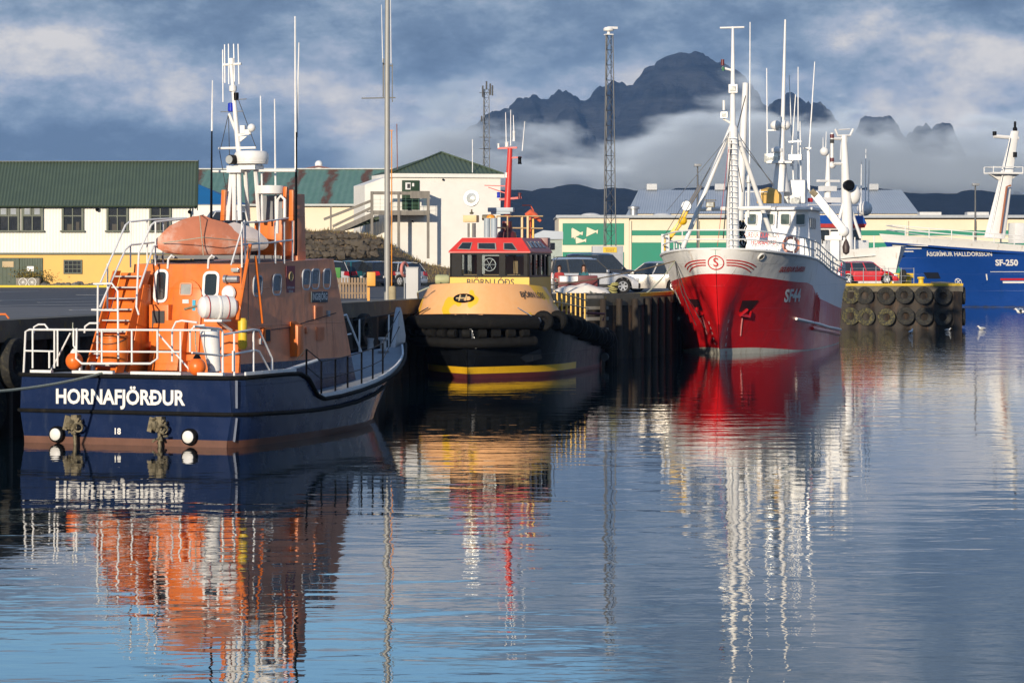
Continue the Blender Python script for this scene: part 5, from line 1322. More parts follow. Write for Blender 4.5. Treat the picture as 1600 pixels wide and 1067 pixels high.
for px, py, mt, r_, h_ in ((1146, 139, white, .26, .42), (1129, 98, maroon, .09, .3), (1130, 108, mat('green_lamp', (.01, .15, .06), .3), .07, .2), (1132, 180, steel, .2, .3), (1131, 165, white, .07, .5)):
    m = MB(); c = mm2(px, py, MX + .1); 
    if r_ > .15: m.box(c, (.3, r_ * 1.7, h_)); m.box(c + Vector((.18, 0, 0)), (.08, r_ * 1.1, h_ * .6), mi=1)
    else: m.lathe([(r_, -h_ / 2), (r_, h_ / 2)], c, seg=10)
    m.build('mast_lamp', [mt, lens_glass] if r_ > .15 else mt, rs)
tb('ladder_rail', [mm2(1138, 395, MX + .4), mm2(1140, 205, MX + .3)], .02, white, rs); 
m = MB()
for k in range(22): m.bar(mm2(1138, 392 - k * 8.4, MX + .42), mm2(1152, 392 - k * 8.4, MX + .42), .03)
m.build('mast_rungs', white, rs)
for a, b in (((1145, 48), (1145, 100)), ): pass
for (a, xa), (b, xb), r_, mt in ((((1141, 210), 22), ((1042, 330), 26), .02, steel), (((1143, 200), 22), ((1055, 360), 26.5), .02, steel), (((1145, 200), 22), ((1130, 375), 24), .03, dark_rope), (((1165, 150), 20), ((1145, 230), 21), .025, dark_rope),
                               (((1158, 225), 20), ((1210, 290), 9), .02, steel), (((1150, 205), 22), ((1209, 292), 9), .02, steel), (((1140, 220), 22), ((1121, 385), 25), .012, red_letter), (((1144, 205), 22), ((1160, 300), 18), .02, dark_rope)):
    tb('stay', [mm2(*a, xa), mm2(*b, xb)], r_, mt, rs, 5)
whip(rs, [mm2(1171, 320, 14), mm2(1172, 35, 14)], .045)
m = MB(); c = mm2(1170, 276, 18); m.lathe([(.05, -.35), (.16, -.3), (.2, 0), (.14, .25), (.0, .33)], c); m.build('dome', white, rs); tb('dome_post', [mm2(1169, 340, 18), c], .07, white, rs)
m = MB(); c = mm2(1110, 320, 23); m.box(c, (.3, .42, .28)); m.box(c + Vector((.0, 0, .22)), (.4, .55, .04)); q = m.build('flood_lamp', rusty, rs); m = MB(); m.box(c + Vector((.16, 0, 0)), (.02, .34, .2)); m.build('lens', lens_glass, q)
# tangle of hoses and blocks behind the mast
m = MB(); rnd = random.Random(5)
for k in range(9):
    p = mm2(1150 + rnd.uniform(0, 14), 345, 20); pts = [p + Vector((rnd.uniform(-.3, .3), rnd.uniform(-.15, .15), -.28 * j)) for j in range(7)]; m.tube(pts, .035, 5)
m.build('hose_bundle', black_rubber, rs)
for k in range(4): m = MB(); p = mm2(1160, 352 + k * 10, 20); m.lathe([(.1, -.08), (.16, -.05), (.16, .05), (.1, .08)], p, (1, .3, 0), 12); m.build('block', steel, rs)
# yellow knuckle crane by the port bow
m = MB(); cx_ = 24; m.bar(mm2(1041, 392, cx_), mm2(1043, 372, cx_), .25); m.bar(mm2(1043, 375, cx_), mm2(1062, 350, cx_), .20, .24); m.bar(mm2(1060, 354, cx_), mm2(1078, 318, cx_), .17, .24); m.sphere(mm2(1067, 345, cx_), .22, nu=10, nv=7); ck = m.build('deck_crane', mat('crane_yellow', (.75, .45, .01), .4, 0, .1, 4), rs, bevel=.01)
m = MB(); m.bar(mm2(1077, 320, cx_), mm2(1095, 290, cx_), .14, .2); m.build('jib', mat('dark_jib', (.05, .05, .06), .5), ck); m = MB(); c = mm2(1074, 322, cx_); m.cyl(c, c + Vector((.35, 0, 0)), .24, seg=14); m.build('winch', hull_white, ck)
for a, b in (((1072, 312), (1036, 372)), ((1078, 316), (1037, 388)), ((1095, 290), (1110, 262))): tb('crane_wire', [mm2(*a, cx_), mm2(*b, cx_)], .015, dark_rope, rs, 5)
m = MB()
for px, pt, pb, x in ((1036, 366, 402, 23.5), (1043, 368, 402, 24.5)): m.cyl(mm2(px, pb, x), mm2(px, pt, x), .10, seg=8)
m.build('bitt', white, rs)
# second mast on the wheelhouse top
WXM = 7.0
def w2(px, py, x=WXM): return RF.S(px, py, x=x)
m = MB(); m.tube([w2(1220, 300), w2(1220, 262), w2(1221, 250)], [.5, .32, .25], 14); m.build('funnel_mast', white, rs)
tb('mast', [w2(1221, 252), w2(1223, 190), w2(1227, 31)], [.2, .12, .05], white, rs, 10)
m = MB(); m.box(w2(1219, 254), (1.0, 1.4, .12)); m.build('radar_platform', white, rs, bevel=.01); m = MB(); m.box(w2(1206, 247), (.5, .8, .5)); m.build('search_radar', lens_glass, rs, bevel=.03); m = MB(); m.box(w2(1216, 240), (.4, .5, .3)); m.lathe([(.35, 0), (.35, .2), (.1, .3)], w2(1215, 238)); m.build('radar_pod', white, rs, bevel=.01); m = MB(); m.bar(w2(1198, 204), w2(1228, 203), .07); m.build('cross_arm', white, rs)
for px in (1212, 1227): m = MB(); m.sphere(w2(px, 196), .3, (1, 1, .9), 12, 8); m.build('dome', white, rs)
for a, b, x in (((1199, 255), (1198, 107), 7), ((1240, 290), (1233, 118), 6), ((1247, 300), (1247, 105), 5), ((1262, 296), (1262, 240), 5), ((1264, 240), (1273, 97), 5), ((1252, 300), (1250, 190), 6), ((1236, 260), (1243, 148), 6.5)): whip(rs, [w2(*a, x), w2(*b, x)], .045)
m = MB(); m.bar(w2(1232, 222), w2(1252, 221), .08); m.box(w2(1243, 246), (.5, .7, .3)); m.bar(w2(1236, 250), w2(1253, 249), .05); m.bar(w2(1255, 232), w2(1268, 232), .1); m.bar(w2(1264, 300), w2(1263, 235), .12); m.build('antenna_arm', steel, rs)
m = MB(); c = w2(1202, 308, 7.5); m.grid([[c + Vector((a * .6 * s, b * .6 * s, z)) for a, b in ((-1, -1), (1, -1), (1, 1), (-1, 1))] for s, z in ((1, -.35), (1.02, .1), (.75, .38), (.15, .52))], closed=True); m.build('covered_compass', mat('mustard_canvas', (.62, .38, .10), .8, 0, .15, 3, bump=.01), rs)
m = MB(); c = w2(1243, 300, 6.0); m.box(c, (1.0, 1.2, 1.3)); m.build('funnel', white, rs, bevel=.1)
m = MB(); c = w2(1243, 313, 8.5); m.box(c, (.2, .55, .4)); q = m.build('flood_lamp', steel, rs, bevel=.02); m = MB(); m.box(c + Vector((.11, 0, 0)), (.02, .45, .3)); m.build('lens', lens_glass, q)
m = MB(); c = w2(1266, 316, 8.5); m.lathe([(.14, 0), (.14, .22)], c); m.build('port_lamp', red_letter, rs)
tb('roof_rail', [w2(1165, 322, 8.6), w2(1165, 300, 8.6), w2(1200, 300, 8.6)], .035, white, rs); tb('roof_rail', [w2(1188, 322, 8.6), w2(1188, 296, 8.6)], .03, white, rs)
# white hydraulic crane aft on the port side
m = MB(); x = 13.5; m.bar(w2(1305, 408, x), w2(1305, 362, x), .55, .5); m.box(w2(1303, 372, x), (.7, .9, .25)); ck = m.build('crane_pedestal', hull_white, rs, bevel=.04)
m = MB(); m.bar(w2(1272, 302, x), w2(1318, 360, x), .34, .42); m.sphere(w2(1318, 362, x), .3, nu=12, nv=8); m.build('crane_arm', hull_white, rs, bevel=.03)
m = MB(); m.bar(w2(1268, 298, x), w2(1276, 306, x), .42, .3); m.build('crane_head', rusty, rs, bevel=.02)
m = MB(); c = w2(1322, 386, x); m.lathe([(.0, -.42), (.17, -.3), (.2, 0), (.12, .25), (.04, .4)], c, seg=12); m.tube([c + Vector((0, 0, .35)), w2(1321, 360, x)], .03, 6); m.build('hook_block', mat('hook_dark', (.06, .04, .035), .5), rs)
m = MB(); m.box((11.2, 2.2, 4.4), (.5, .5, 2.6)); m.build('vent_post', hull_white, rs, bevel=.03); m = MB(); m.box((6, 2.9, 4.0), (5, .12, 1.9)); m.build('side_screen', hull_white, rs, bevel=.03); m = MB(); m.box((.6, 0, 4.4), (.4, 5, 1.2)); m.build('stern_gantry', hull_white, rs, bevel=.03)
lbf = thing('lifebuoy', 'faded orange ring lifebuoy hung on the rail of the white wheelhouse', 'lifebuoy', RF.W(rp(1236, 383, HX + 2.1)), RF.rz)
m = MB(); m.torus((0, 0, 0), (1, 0, 0), .40, .085, 28, 10); m.build('ring', mat('faded_lifebuoy', (.72, .30, .20), .6, 0, .1, 4), lbf)
m = MB()
for k in range(4): a = PI / 4 + k * PI / 2; m.torus((0, .40 * math.cos(a), .40 * math.sin(a)), (0, -math.sin(a), math.cos(a)), .088, .012, 12, 5)
m.build('band', white, lbf)
# mooring lines
eye = RF.W(r_pt(*r_find(1056, 407, -1), -1, .05))
for k, (q, sag, r_) in enumerate((((-.6, 134.6, 3.25), .25, .03), ((3.6, 138.2, 3.1), 1.15, .035))):
    m = MB(); m.tube(arc3(eye, q, sag, 16), r_, 6); tag(m.build('mooring_rope', rope_mat if k else mat('brown_rope', (.22, .17, .11), .9)), ('brown bow line of the red ship stretched to the quay', 'pale green bow line of the red ship hanging in a slack loop')[k], 'rope')
m = MB(); m.tube([eye, eye + Vector((.5, -.4, -1.6)), eye + Vector((1.4, -.5, -3.2))], .02, 5); m.tube([eye, eye + Vector((.3, -.4, -1.5)), eye + Vector((1.0, -.5, -3.1))], .02, 5); m_ = m.build('hanging_line', dark_rope); tag(m_, 'thin dark lines hanging down the red bow from its fairlead', 'line')

# ================================================================== small white ship with the blue topped bridge
WF = Frame(28.9 - .45 * 24, 222 + .893 * 24, math.atan2(-.893, .45))
ws = thing('coaster', 'white ship with a blue and red banded bridge and a forked mast, behind the pier', 'ship', WF.o, WF.rz)
W_T = [(0, 2.6), (8, 3.0), (16, 3.0), (20, 2.5), (22.5, 1.5), (24, .0)]; W_W = [(0, 2.3), (8, 2.8), (15, 2.5), (19, 1.6), (21.5, .3), (22, 0)]; W_Z = [(0, 4.2), (8, 4.3), (16, 5.0), (24, 5.6)]
m = MB(); rows = []
for x in (0, 2, 5, 8, 11, 14, 16, 18, 19.5, 21, 22, 22.8, 23.5, 24):
    bt = max(.01, sinterp(W_T, x)); bw = max(.01, sinterp(W_W, x) if x < 22 else .01); zt = sinterp(W_Z, x)
    sh = lambda z: x if x < 16 else 16 + (x - 16) * (interp([(-1, 20.8), (0, 22), (5.6, 24)], z) - 16) / 8
    s_ = [(0, -1), (bw, 0), (lerp(bw, bt, .25), zt * .33), (lerp(bw, bt, .6), zt * .66), (bt, zt)]
    rows.append([(sh(z), -y, z) for y, z in s_[::-1]] + [(sh(z), y, z) for y, z in s_[1:]])
m.grid(rows); m.f.append(list(range(9))); m.m.append(0); m.build('hull', hull_white, ws)
m = MB(); m.grid([[(x, k * (sinterp(W_T, x) - .05), sinterp(W_Z, x) - .6) for k in (-1, 0, 1)] for x in (0, 5, 10, 15, 19, 21, 22.5)]); m.build('deck', deck_grey, ws)
def wp(px, py, x): return WF.S(px, py, x=x)
def wy(px, py, y): return WF.S(px, py, y=y)
BX = 14.5
a, b = wp(1276, 370, BX).y, wp(1345, 370, BX).y
z1, z2, z3 = wp(1310, 356, BX).z, wp(1310, 350, BX).z, wp(1310, 337, BX).z
ya, yb = -2.9, 2.9
def rg(x0, x1, y, z): return [(x1, -y, z), (x1, y, z), (x0, y, z), (x0, -y, z)]
m = MB(); m.grid([rg(8, 15, 2.4, 3), rg(8, 15, 2.4, z1)], closed=True); m.quad(*rg(8, 15, 2.4, z1)); m.build('bridge', white, ws, angle=20)
m = MB(); m.grid([rg(7.8, 15.2, 2.6, z1), rg(7.8, 15.3, 2.7, z2)], closed=True); m.quad(*rg(7.8, 15.2, 2.6, z1)); m.build('red_band', mat('band_red', (.62, .06, .05), .45), ws)
m = MB(); m.grid([rg(7.8, 15.32, 2.72, z2), rg(7.9, 15.1, 2.5, z3)], closed=True); m.quad(*rg(7.9, 15.1, 2.5, z3)); m.build('blue_band', mat('band_blue', (.015, .09, .38), .4), ws)
for k in range(5): port(ws, Vector((15.005, -1.9 + k * .95, z1 - .55)), Vector((0, 1, 0)), Vector((0, 0, 1)), Vector((1, 0, 0)), .8, .75, .08, black_paint, glass, .04)
for k in range(4): port(ws, Vector((14.3 - k * 1.4, -2.405, z1 - .55)), Vector((1, 0, 0)), Vector((0, 0, 1)), Vector((0, -1, 0)), .9, .75, .08, black_paint, glass, .04)
m = MB(); m.box((15.6, 0, 4.9), (1.6, 4.4, 2.4)); m.build('deckhouse', white, ws, bevel=.05)
lettering('name', "H'A", .75, dark_letter, ws, plane_fn(wp(1297, 376, 16.45), (0, 1, 0), (0, 0, 1)), bold=.01, space=1.5)
for px, py in ((1339, 396), (1383, 401), (1348, 398)):
    c = None
for x, z in ((17.5, 4.1), (20.6, 4.4)):
    m = MB(); y = -lerp(sinterp(W_W, x), sinterp(W_T, x), .62); m.lathe([(.30, -.1), (.30, .06), (.22, .08)], (x, y + .02, z), (.15, -1, -.2), 16); m.build('hawse_hole', black_paint, ws)
m = MB(); x = 19.8; y = -(lerp(sinterp(W_W, x), sinterp(W_T, x), .4)); m.prism([(x - .8, y - .05, 2.2), (x + .5, y + .25, 2.2), (x + .8, y + .12, 3.1), (x - .5, y - .28, 3.1)], (0, -.08, 0)); m.build('anchor_pocket', black_paint, ws)
MXW = 17.2
def wq(px, py, x=MXW): return wp(px, py, x)
tb('mast', [wq(1324, 395), wq(1323, 330), wq(1319, 222)], [.48, .42, .24], white, ws, 14)
tb('mast_fork', [wq(1305, 202), wq(1309, 212), wq(1328, 212), wq(1333, 202)], .09, white, ws); tb('mast_fork', [wq(1311, 203), wq(1328, 202)], .05, white, ws); tb('mast_fork', [wq(1319, 222), wq(1319, 212)], .25, white, ws)
tb('cross_arm', [wq(1299, 217), wq(1318, 217)], .12, white, ws); tb('cross_arm', [wq(1302, 256), wq(1318, 256)], .12, white, ws)
m = MB(); m.cyl(wq(1300, 254), wq(1300, 208), .13, seg=10); m.build('lamp_post', white, ws)
for py, mt in ((213, maroon), (221, dark_rope), (250, maroon)): m = MB(); m.cyl(wq(1300, py + 3), wq(1300, py - 3), .16, seg=10); m.build('mast_lamp', mt, ws)
m = MB(); c = wq(1326, 290, MXW + .5); m.lathe([(.3, -.3), (.42, -.2), (.42, .2), (.3, .3)], c, (1, -.3, 0), 14); m.build('mast_light', black_paint, ws); m = MB(); m.sphere(wq(1334, 304), .55, (1, 1, 1.4), 12, 8); m.build('dome', white, ws)
for a, b in (((1309, 350), (1320, 310)), ((1345, 372), (1327, 320))): tb('mast_leg', [wq(*a), wq(*b)], .12, white, ws)
m = MB(); m.tube([wq(1293, 320, 12.5), wq(1294, 235, 12.5)], [.3, .12], 10); m.box(wq(1294, 283, 12.5), (.4, 1.9, .18)); m.box(wq(1293, 295, 12.5), (.8, 1.2, .4)); m.box(wq(1294, 313, 12.5), (1.3, 1.5, .4)); m.sphere(wq(1288, 237, 12.5), .35, nu=12, nv=8); m.sphere(wq(1300, 258, 12.5), .3, nu=12, nv=8); m.build('radar_mast', white, ws)
for a, b in (((1286, 240), (1286, 215)), ((1290, 240), (1291, 206)), ((1313, 250), (1314, 225)), ((1345, 330), (1346, 253)), ((1352, 330), (1353, 233)), ((1357, 330), (1358, 251))): whip(ws, [wq(*a, 12.5), wq(*b, 12.5)], .05)
m = MB(); m.sphere(wq(1351, 326, 12), .62, (1, 1, .95), 16, 10); m.build('dome', white, ws)
tb('roof_rail', [Vector((14.8, -2.3, z3)), Vector((14.8, -2.3, z3 + .8)), Vector((14.8, 2.3, z3 + .8)), Vector((14.8, 2.3, z3))], .05, white_rail, ws)
for x in (16.5, 18, 19.5, 21, 22.5): tb('rail_post', [(x, -sinterp(W_T, x) + .1, sinterp(W_Z, x)), (x, -sinterp(W_T, x) + .1, sinterp(W_Z, x) + .9)], .05, white_rail, ws)

# ================================================================== big blue trawler
blue_hull = mat('blue_hull_paint', (.008, .055, .27), .3, 0, .08, .3, coat=.2, dirt=(.006, .045, .18), dirt_amt=.4, dirt_scale=(.3, .3, .05), plates=(5, 1.6), grime=.15)
BA = math.atan2(-.30, -.954)
BF = Frame(35.6 + .954 * 58, 290 + .30 * 58, BA)
bs = thing('trawler', 'large blue and white trawler SF-250 at the right edge with a raked white mast', 'ship', BF.o, BF.rz)
B_T = [(0, 5.2), (20, 5.6), (40, 5.6), (48, 4.7), (53, 3.2), (56.5, 1.3), (58, .0)]; B_W = [(0, 4.5), (20, 5.4), (38, 5.1), (45, 3.4), (50, 1.5), (53, .1), (53.4, 0)]
B_Z = [(0, 5.6), (20, 5.4), (40, 5.75), (50, 6.4), (58, 7.15)]; B_B = [(0, 4.6), (30, 4.9), (44, 5.35), (52, 5.85), (58, 6.35)]
def b_lim(z): return interp([(-2, 51), (0, 53.2), (3.5, 55.6), (7.2, 58)], z)
def b_sh(x, z): return x if x < 40 else 40 + (x - 40) * (b_lim(z) - 40) / 18
def b_half(x, z):
    t = max(0, min(1, z / sinterp(B_Z, x))); bw = sinterp(B_W, x) if x < 53.4 else .01; return max(.01, bw + (sinterp(B_T, x) - bw) * (.5 * t + .5 * t ** 1.5))
m = MB(); rows = []
for x in (0, 10, 20, 30, 36, 40, 43, 46, 48, 50, 51.5, 53, 54.5, 55.5, 56.5, 57.3, 57.8, 58):
    zt, zb = sinterp(B_Z, x), sinterp(B_B, x); z_ = [-1, .05, zb * .4, zb * .75, zb, zt]
    s_ = [(0, -2)] + [(b_half(x, z), z) for z in z_]; rows.append([(b_sh(x, z), -y, z) for y, z in s_[::-1]] + [(b_sh(x, z), y, z) for y, z in s_[1:]])
m.grid(rows, mfun=lambda i, k: 1 if min(k, 11 - k) == 0 else 0); m.f.append(list(range(13))); m.m.append(0); m.build('hull', [blue_hull, hull_white], bs, angle=30)
m = MB(); m.grid([[(x, k * (sinterp(B_T, x) - .1), sinterp(B_Z, x) - .9) for k in (-1, 0, 1)] for x in (0, 20, 40, 48, 52, 55, 57)]); m.build('deck', deck_grey, bs)
def b_pt(x, z, s_=1, off=.05):
    y = b_half(x, z); a = Vector((b_sh(x + .3, z), s_ * b_half(min(58, x + .3), z), 0)) - Vector((b_sh(x - .3, z), s_ * b_half(x - .3, z), 0)); n = Vector((-a.y, a.x, 0)).normalized()
    if n.y * s_ < 0: n = -n
    return Vector((b_sh(x, z), s_ * y, z)) + n * off
def b_find(px, py, s_=1):
    best = None
    for i in range(400, 578):
        x = i * .1; z = 4
        for _ in range(5): p = BF.W((b_sh(x, z), s_ * b_half(x, z), z)); z = max(.02, min(7, CAMZ - (py - HOR) * p.y / F))
        p = BF.W((b_sh(x, z), s_ * b_half(x, z), z)); d = abs(800 + p.x * F / p.y - px)
        if best is None or d < best[0]: best = (d, x, z)
    return best[1], best[2]
def bfn(px, py):
    x0, z0 = b_find(px, py)
    def fn(u, v):
        x = x0
        for _ in range(10):
            p0 = b_pt(x - .1, z0); p1 = b_pt(x + .1, z0); x = min(57.5, x - (u / 10) / max((p1 - p0).length / .2, .3))
        return b_pt(x, z0 + v)
    return fn
lettering('bow_name', 'ÁSGRÍMUR HALLDÓRSSON', .56, letter_white, bs, bfn(1499, 397.5), bold=.014, sx=.93)
lettering('registration', 'SF-250', .80, letter_white, bs, bfn(1573, 411), bold=.03, sx=1.0)
f_ = bfn(1420, 388); m = MB()
for k, (u0, u1) in enumerate(((-1.9, 1.9), (-1.75, 1.2), (-1.6, .3))): m.grid([[f_(lerp(u0, u1, i / 8), .25 - k * .28 + dz) for i in range(9)] for dz in (-.05, .05)])
m.build('bow_stripe', letter_white, bs)
f_ = bfn(1575, 440); m = MB(); m.grid([[f_(lerp(-.7, 3.5, i / 8), .22 + dz) for i in range(9)] for dz in (-.09, .09)]); m.build('flank_stripe', red_letter, bs)
m = MB(); m.grid([[f_(lerp(-.5, 3.5, i / 8), -.06 + dz) for i in range(9)] for dz in (-.1, .1)]); m.build('flank_stripe', letter_white, bs)
m = MB(); m.grid([[f_(lerp(-1.6, 3.5, i / 8), .95 + dz) for i in range(9)] for dz in (-.025, .025)]); m.build('flank_stripe', letter_white, bs)
f_ = bfn(1497, 440.5); m = MB(); pts = [f_(.30 * math.cos(2 * PI * k / 20), .30 * math.sin(2 * PI * k / 20)) for k in range(20)]; m.tube(pts, .04, 5, closed=True); m.bar(pts[2], pts[12], .06); m.bar(pts[7], pts[17], .06); m.build('thruster_mark', letter_white, bs)
f_ = bfn(1457, 433); m = MB(); m.quad(f_(-.7, .45), f_(.7, .45), f_(.75, -.15), (f_(-.6, -.15))); m.build('hawse_pocket', mat('blue_hawse_dark', (.004, .008, .02), .6), bs)
f_ = bfn(1541, 433); m = MB(); m.quad(f_(-.06, .3), f_(.06, .3), f_(.06, -.3), f_(-.06, -.3)); m.build('load_mark', letter_white, bs)
for h in (.9, .5):
    m = MB(); m.tube([Vector((b_sh(x, 7), s * max(.0, sinterp(B_T, x) - .15), sinterp(B_Z, x) + h)) for s, seq in ((-1, (40, 44, 48, 52, 55, 57)), (1, (57, 55, 52, 48, 44, 40))) for x in seq], .05, 6); m.build('bow_rail', white_rail, bs)
for x in (40, 42, 44, 46, 48, 50, 52, 54, 56): tb('rail_post', [(b_sh(x, 7), sinterp(B_T, x) - .15, sinterp(B_Z, x) - .1), (b_sh(x, 7), sinterp(B_T, x) - .15, sinterp(B_Z, x) + .9)], .05, white_rail, bs)
def bp(px, py, y=0): return BF.S(px, py, y=y)
m = MB(); a, b = bp(1554, 372), bp(1586, 205); rows = []
for t, w_ in ((0, 1.15), (.33, .9), (.66, .65), (1, .42)):
    c = a.lerp(b, t); rows.append([c + Vector((x * w_, y * w_ * .7, 0)) for x, y in ((1, 0), (.7, .7), (0, 1), (-.7, .7), (-1, 0), (-.7, -.7), (0, -1), (.7, -.7))])
m.grid(rows, closed=True); m.quad(*rows[-1]); m.build('mast', white, bs)
m = MB(); c = bp(1568, 271); m.box(c, (3.2, 2.0, .18)); m.prism([c + Vector((x, -.2, z)) for x, z in ((-1.6, -.1), (1.6, -.1), (.6, -.7), (-.6, -.7))], (0, .4, 0)); m.build('mast_platform', white, bs)
for dx, dy in ((1.6, 1), (-1.6, 1), (-1.6, -1), (1.6, -1)): tb('rail_post', [c + Vector((dx, dy, 0)), c + Vector((dx, dy, .6))], .05, white_rail, bs)
tb('platform_rail', [c + Vector((x, y, .6)) for x, y in ((1.6, 1), (-1.6, 1), (-1.6, -1), (1.6, -1), (1.6, 1))], .05, white_rail, bs)
tb('cross_arm', [bp(1553, 213), bp(1591, 216)], .2, white, bs); m = MB(); m.lathe([(.22, 0), (.22, .35), (.12, .45), (.12, 1.0)], bp(1586, 206)); m.lathe([(.2, 0), (.2, .4)], bp(1554, 212)); m.lathe([(.2, 0), (.2, .5)], bp(1586, 246, 1)); m.build('mast_lamp', black_paint, bs)
tb('mast_ladder', [bp(1547, 370, .5), bp(1578, 215, .5)], .07, steel, bs); tb('mast_cable', [bp(1563, 365, 1.0), bp(1573, 292, 1.0), bp(1579, 290, 1.0)], .10, mat('rust_pipe', (.35, .12, .05), .6), bs)
m = MB(); c = bp(1575, 355, 0); m.box(c + Vector((-.9, 0, -.6)), (1.0, 1.5, 2.0)); m.build('winch_house', white, bs, bevel=.05)
m = MB(); m.box((18, 0, 8.5), (20, 10, 6)); m.box((14, 0, 13), (9, 8, 3)); m.build('superstructure', white, bs, bevel=.1)

# ================================================================== buildings
roof_green = mat('green_roof_paint', (.075, .105, .068), .5, 0, .10, 1.0, dirt=(.09, .10, .06), dirt_amt=.25, dirt_scale=(1, 1, .2))
wall_white = mat('white_wall_paint', (.80, .78, .72), .6, 0, .05, 1.2, dirt=(.5, .45, .34), dirt_amt=.2, dirt_scale=(1, 1, .25))
wall_yellow = mat('yellow_wall_paint', (.78, .47, .13), .7, 0, .06, .8, dirt=(.6, .38, .14), dirt_amt=.2)
trim_green = mat('dark_green_trim', (.035, .055, .03), .45, 0, .12, 3)
door_green = mat('green_door', (.020, .048, .022), .5, 0, .15, 2)
wood_grey = mat('weathered_wood', (.23, .21, .18), .8, 0, .25, 4, stretch=(1, 1, .2))
cream_wall = mat('cream_wall', (.80, .69, .51), .7, 0, .05, .5, dirt=(.5, .42, .3), dirt_amt=.2, dirt_scale=(.4, .4, .1))
teal_green = mat('teal_green_cladding', (.012, .23, .14), .6, 0, .07, .4)
pale_roof = mat('pale_blue_roof', (.42, .47, .52), .5, .1, .08, .3)
dark_glass = emit_free_glass('dark_room_glass', (.012, .013, .014), .05)
G0 = QZ + .008
def corrug(m, a, b, up, pitch=.2, depth=.035, mi=0):
    """corrugated sheet from a to b (bottom edge) rising by vector up"""
    a = Vector(a); b = Vector(b); up = Vector(up); d = b - a; L_ = d.length; d /= L_; n = d.cross(up).normalized(); k = max(2, int(L_ / pitch) * 4)
    r0_ = []; r1_ = []
    for i in range(k + 1):
        p = a + d * (L_ * i / k) + n * depth * math.sin(i / 4 * 2 * PI + .8); r0_.append(p); r1_.append(p + up)
    m.grid([r0_, r1_], mi=mi)
# ---- long house: green roof, white boards above, yellow below
HF = Frame(-19.5, 183, math.atan2(.05, -1.0))          # x runs left along the front, y runs toward the water
hs = thing('harbour_house', 'long house with green corrugated roof, white upper wall and yellow ground floor', 'house', (HF.o.x, HF.o.y, 0), HF.rz)
HL, HD = 34.0, 9.5
def hp(px, py, y=0): 
    return HF.S(px, py, y=y)
ze, zy = hp(250, 320).z, hp(250, 397).z
m = MB(); m.prism([(0, 0, G0), (1.5, -HD, G0), (HL, -HD, G0), (HL, 0, G0)], (0, 0, zy - G0)); m.build('ground_floor_wall', wall_yellow, hs)
m = MB(); corrug(m, (0, .03, zy + .05), (HL, .03, zy + .05), (0, 0, ze - zy - .05), .19, .02); corrug(m, (1.5, -HD, zy), (0, .03, zy), (0, 0, ze - zy), .19, .02); m.quad((1.5, -HD, ze), (HL, -HD, ze), (HL, .02, ze), (0, .02, ze)); m.build('upper_wall', wall_white, hs)
m = MB(); m.box((HL / 2, .06, zy + .02), (HL, .06, .12)); m.box((HL / 2, .08, ze - .03), (HL, .1, .16)); m.build('trim_board', trim_green, hs)
rd = hp(250, 253, -HD / 2).z
m = MB(); corrug(m, (-.25, .35, ze - .06), (HL, .35, ze - .06), (.72, -HD / 2 - .35, rd - ze + .06), .21, .04); corrug(m, (1.3, -HD - .35, ze - .06), (HL, -HD - .35, ze - .06), (-.83, HD / 2 + .35, rd - ze + .06), .21, .04)
m.prism([(0, 0, ze - .02), (1.5, -HD, ze - .02), (.75, -HD / 2, rd - .08)], (.05, 0, 0)); m.build('roof', roof_green, hs, angle=80)
m = MB(); m.bar((-.28, .36, ze - .1), (.44, -HD / 2, rd + .02), .06, .2); m.bar((1.3, -HD - .36, ze - .1), (.44, -HD / 2, rd + .02), .06, .2); m.bar((.44, -HD / 2, rd + .04), (HL, -HD / 2, rd + .04), .25, .05); m.tube([(-.2, .42, ze - .1), (HL, .42, ze - .1)], .06, 6); m.build('roof_trim', trim_green, hs)
m = MB(); m.tube([(.15, .42, ze - .12), (.15, .2, ze - .5), (.15, .12, ze - .7), (.15, .12, G0)], .045, 6); m.build('downpipe', trim_green, hs)
m = MB(); m.sphere((.2, .3, ze - .45), .12, nu=8, nv=6); m.sphere((5.9, .25, ze - .3), .12, nu=8, nv=6); m.build('wall_lamp', black_paint, hs)
curtain = mat('net_curtain', (.35, .34, .31), .8)
def hwin(px, w_px, open_=False):
    a, b = hp(px - w_px / 2, 340), hp(px + w_px / 2, 340); zt_, zb_ = hp(px, 322).z, hp(px, 361).z; cx = (a.x + b.x) / 2; w_ = abs(a.x - b.x); zc = (zt_ + zb_) / 2; h_ = zt_ - zb_
    m = MB()
    for dx in (-w_ / 2, w_ / 2): m.box((cx + dx, .09, zc), (.13, .14, h_ + .13))
    m.box((cx, .09, zt_), (w_, .14, .13)); m.box((cx, .13, zb_ - .02), (w_ + .3, .22, .10)); m.box((cx, .08, zc), (.07, .1, h_)); m.box((cx, .078, zt_ - h_ * .40), (w_, .09, .07))
    fr = m.build('window', trim_green, hs)
    m = MB(); m.quad((cx - w_ / 2, .05, zb_), (cx + w_ / 2, .05, zb_), (cx + w_ / 2, .05, zt_), (cx - w_ / 2, .05, zt_)); m.build('pane', dark_glass, fr)
    m = MB()
    if open_:
        for s_ in (-.25, .25): m.box((cx + s_ * w_, .12, zt_ - h_ * .22), (w_ * .40, .06, h_ * .34))
        m.build('top_sash', trim_green, fr); m = MB()
        for s_ in (-.25, .25): m.box((cx + s_ * w_, .155, zt_ - h_ * .22), (w_ * .27, .01, h_ * .24))
        m.build('sash_pane', mat('sky_lit_pane', (.30, .33, .36), .15), fr)
    else:
        m.box((cx + .2, .056, zb_ + .22), (.28, .01, .4)); m.box((cx - .3, .056, zb_ + .3), (.2, .01, .5)); m.build('curtain', mat('dim_curtain', (.07, .065, .055), .8), fr)
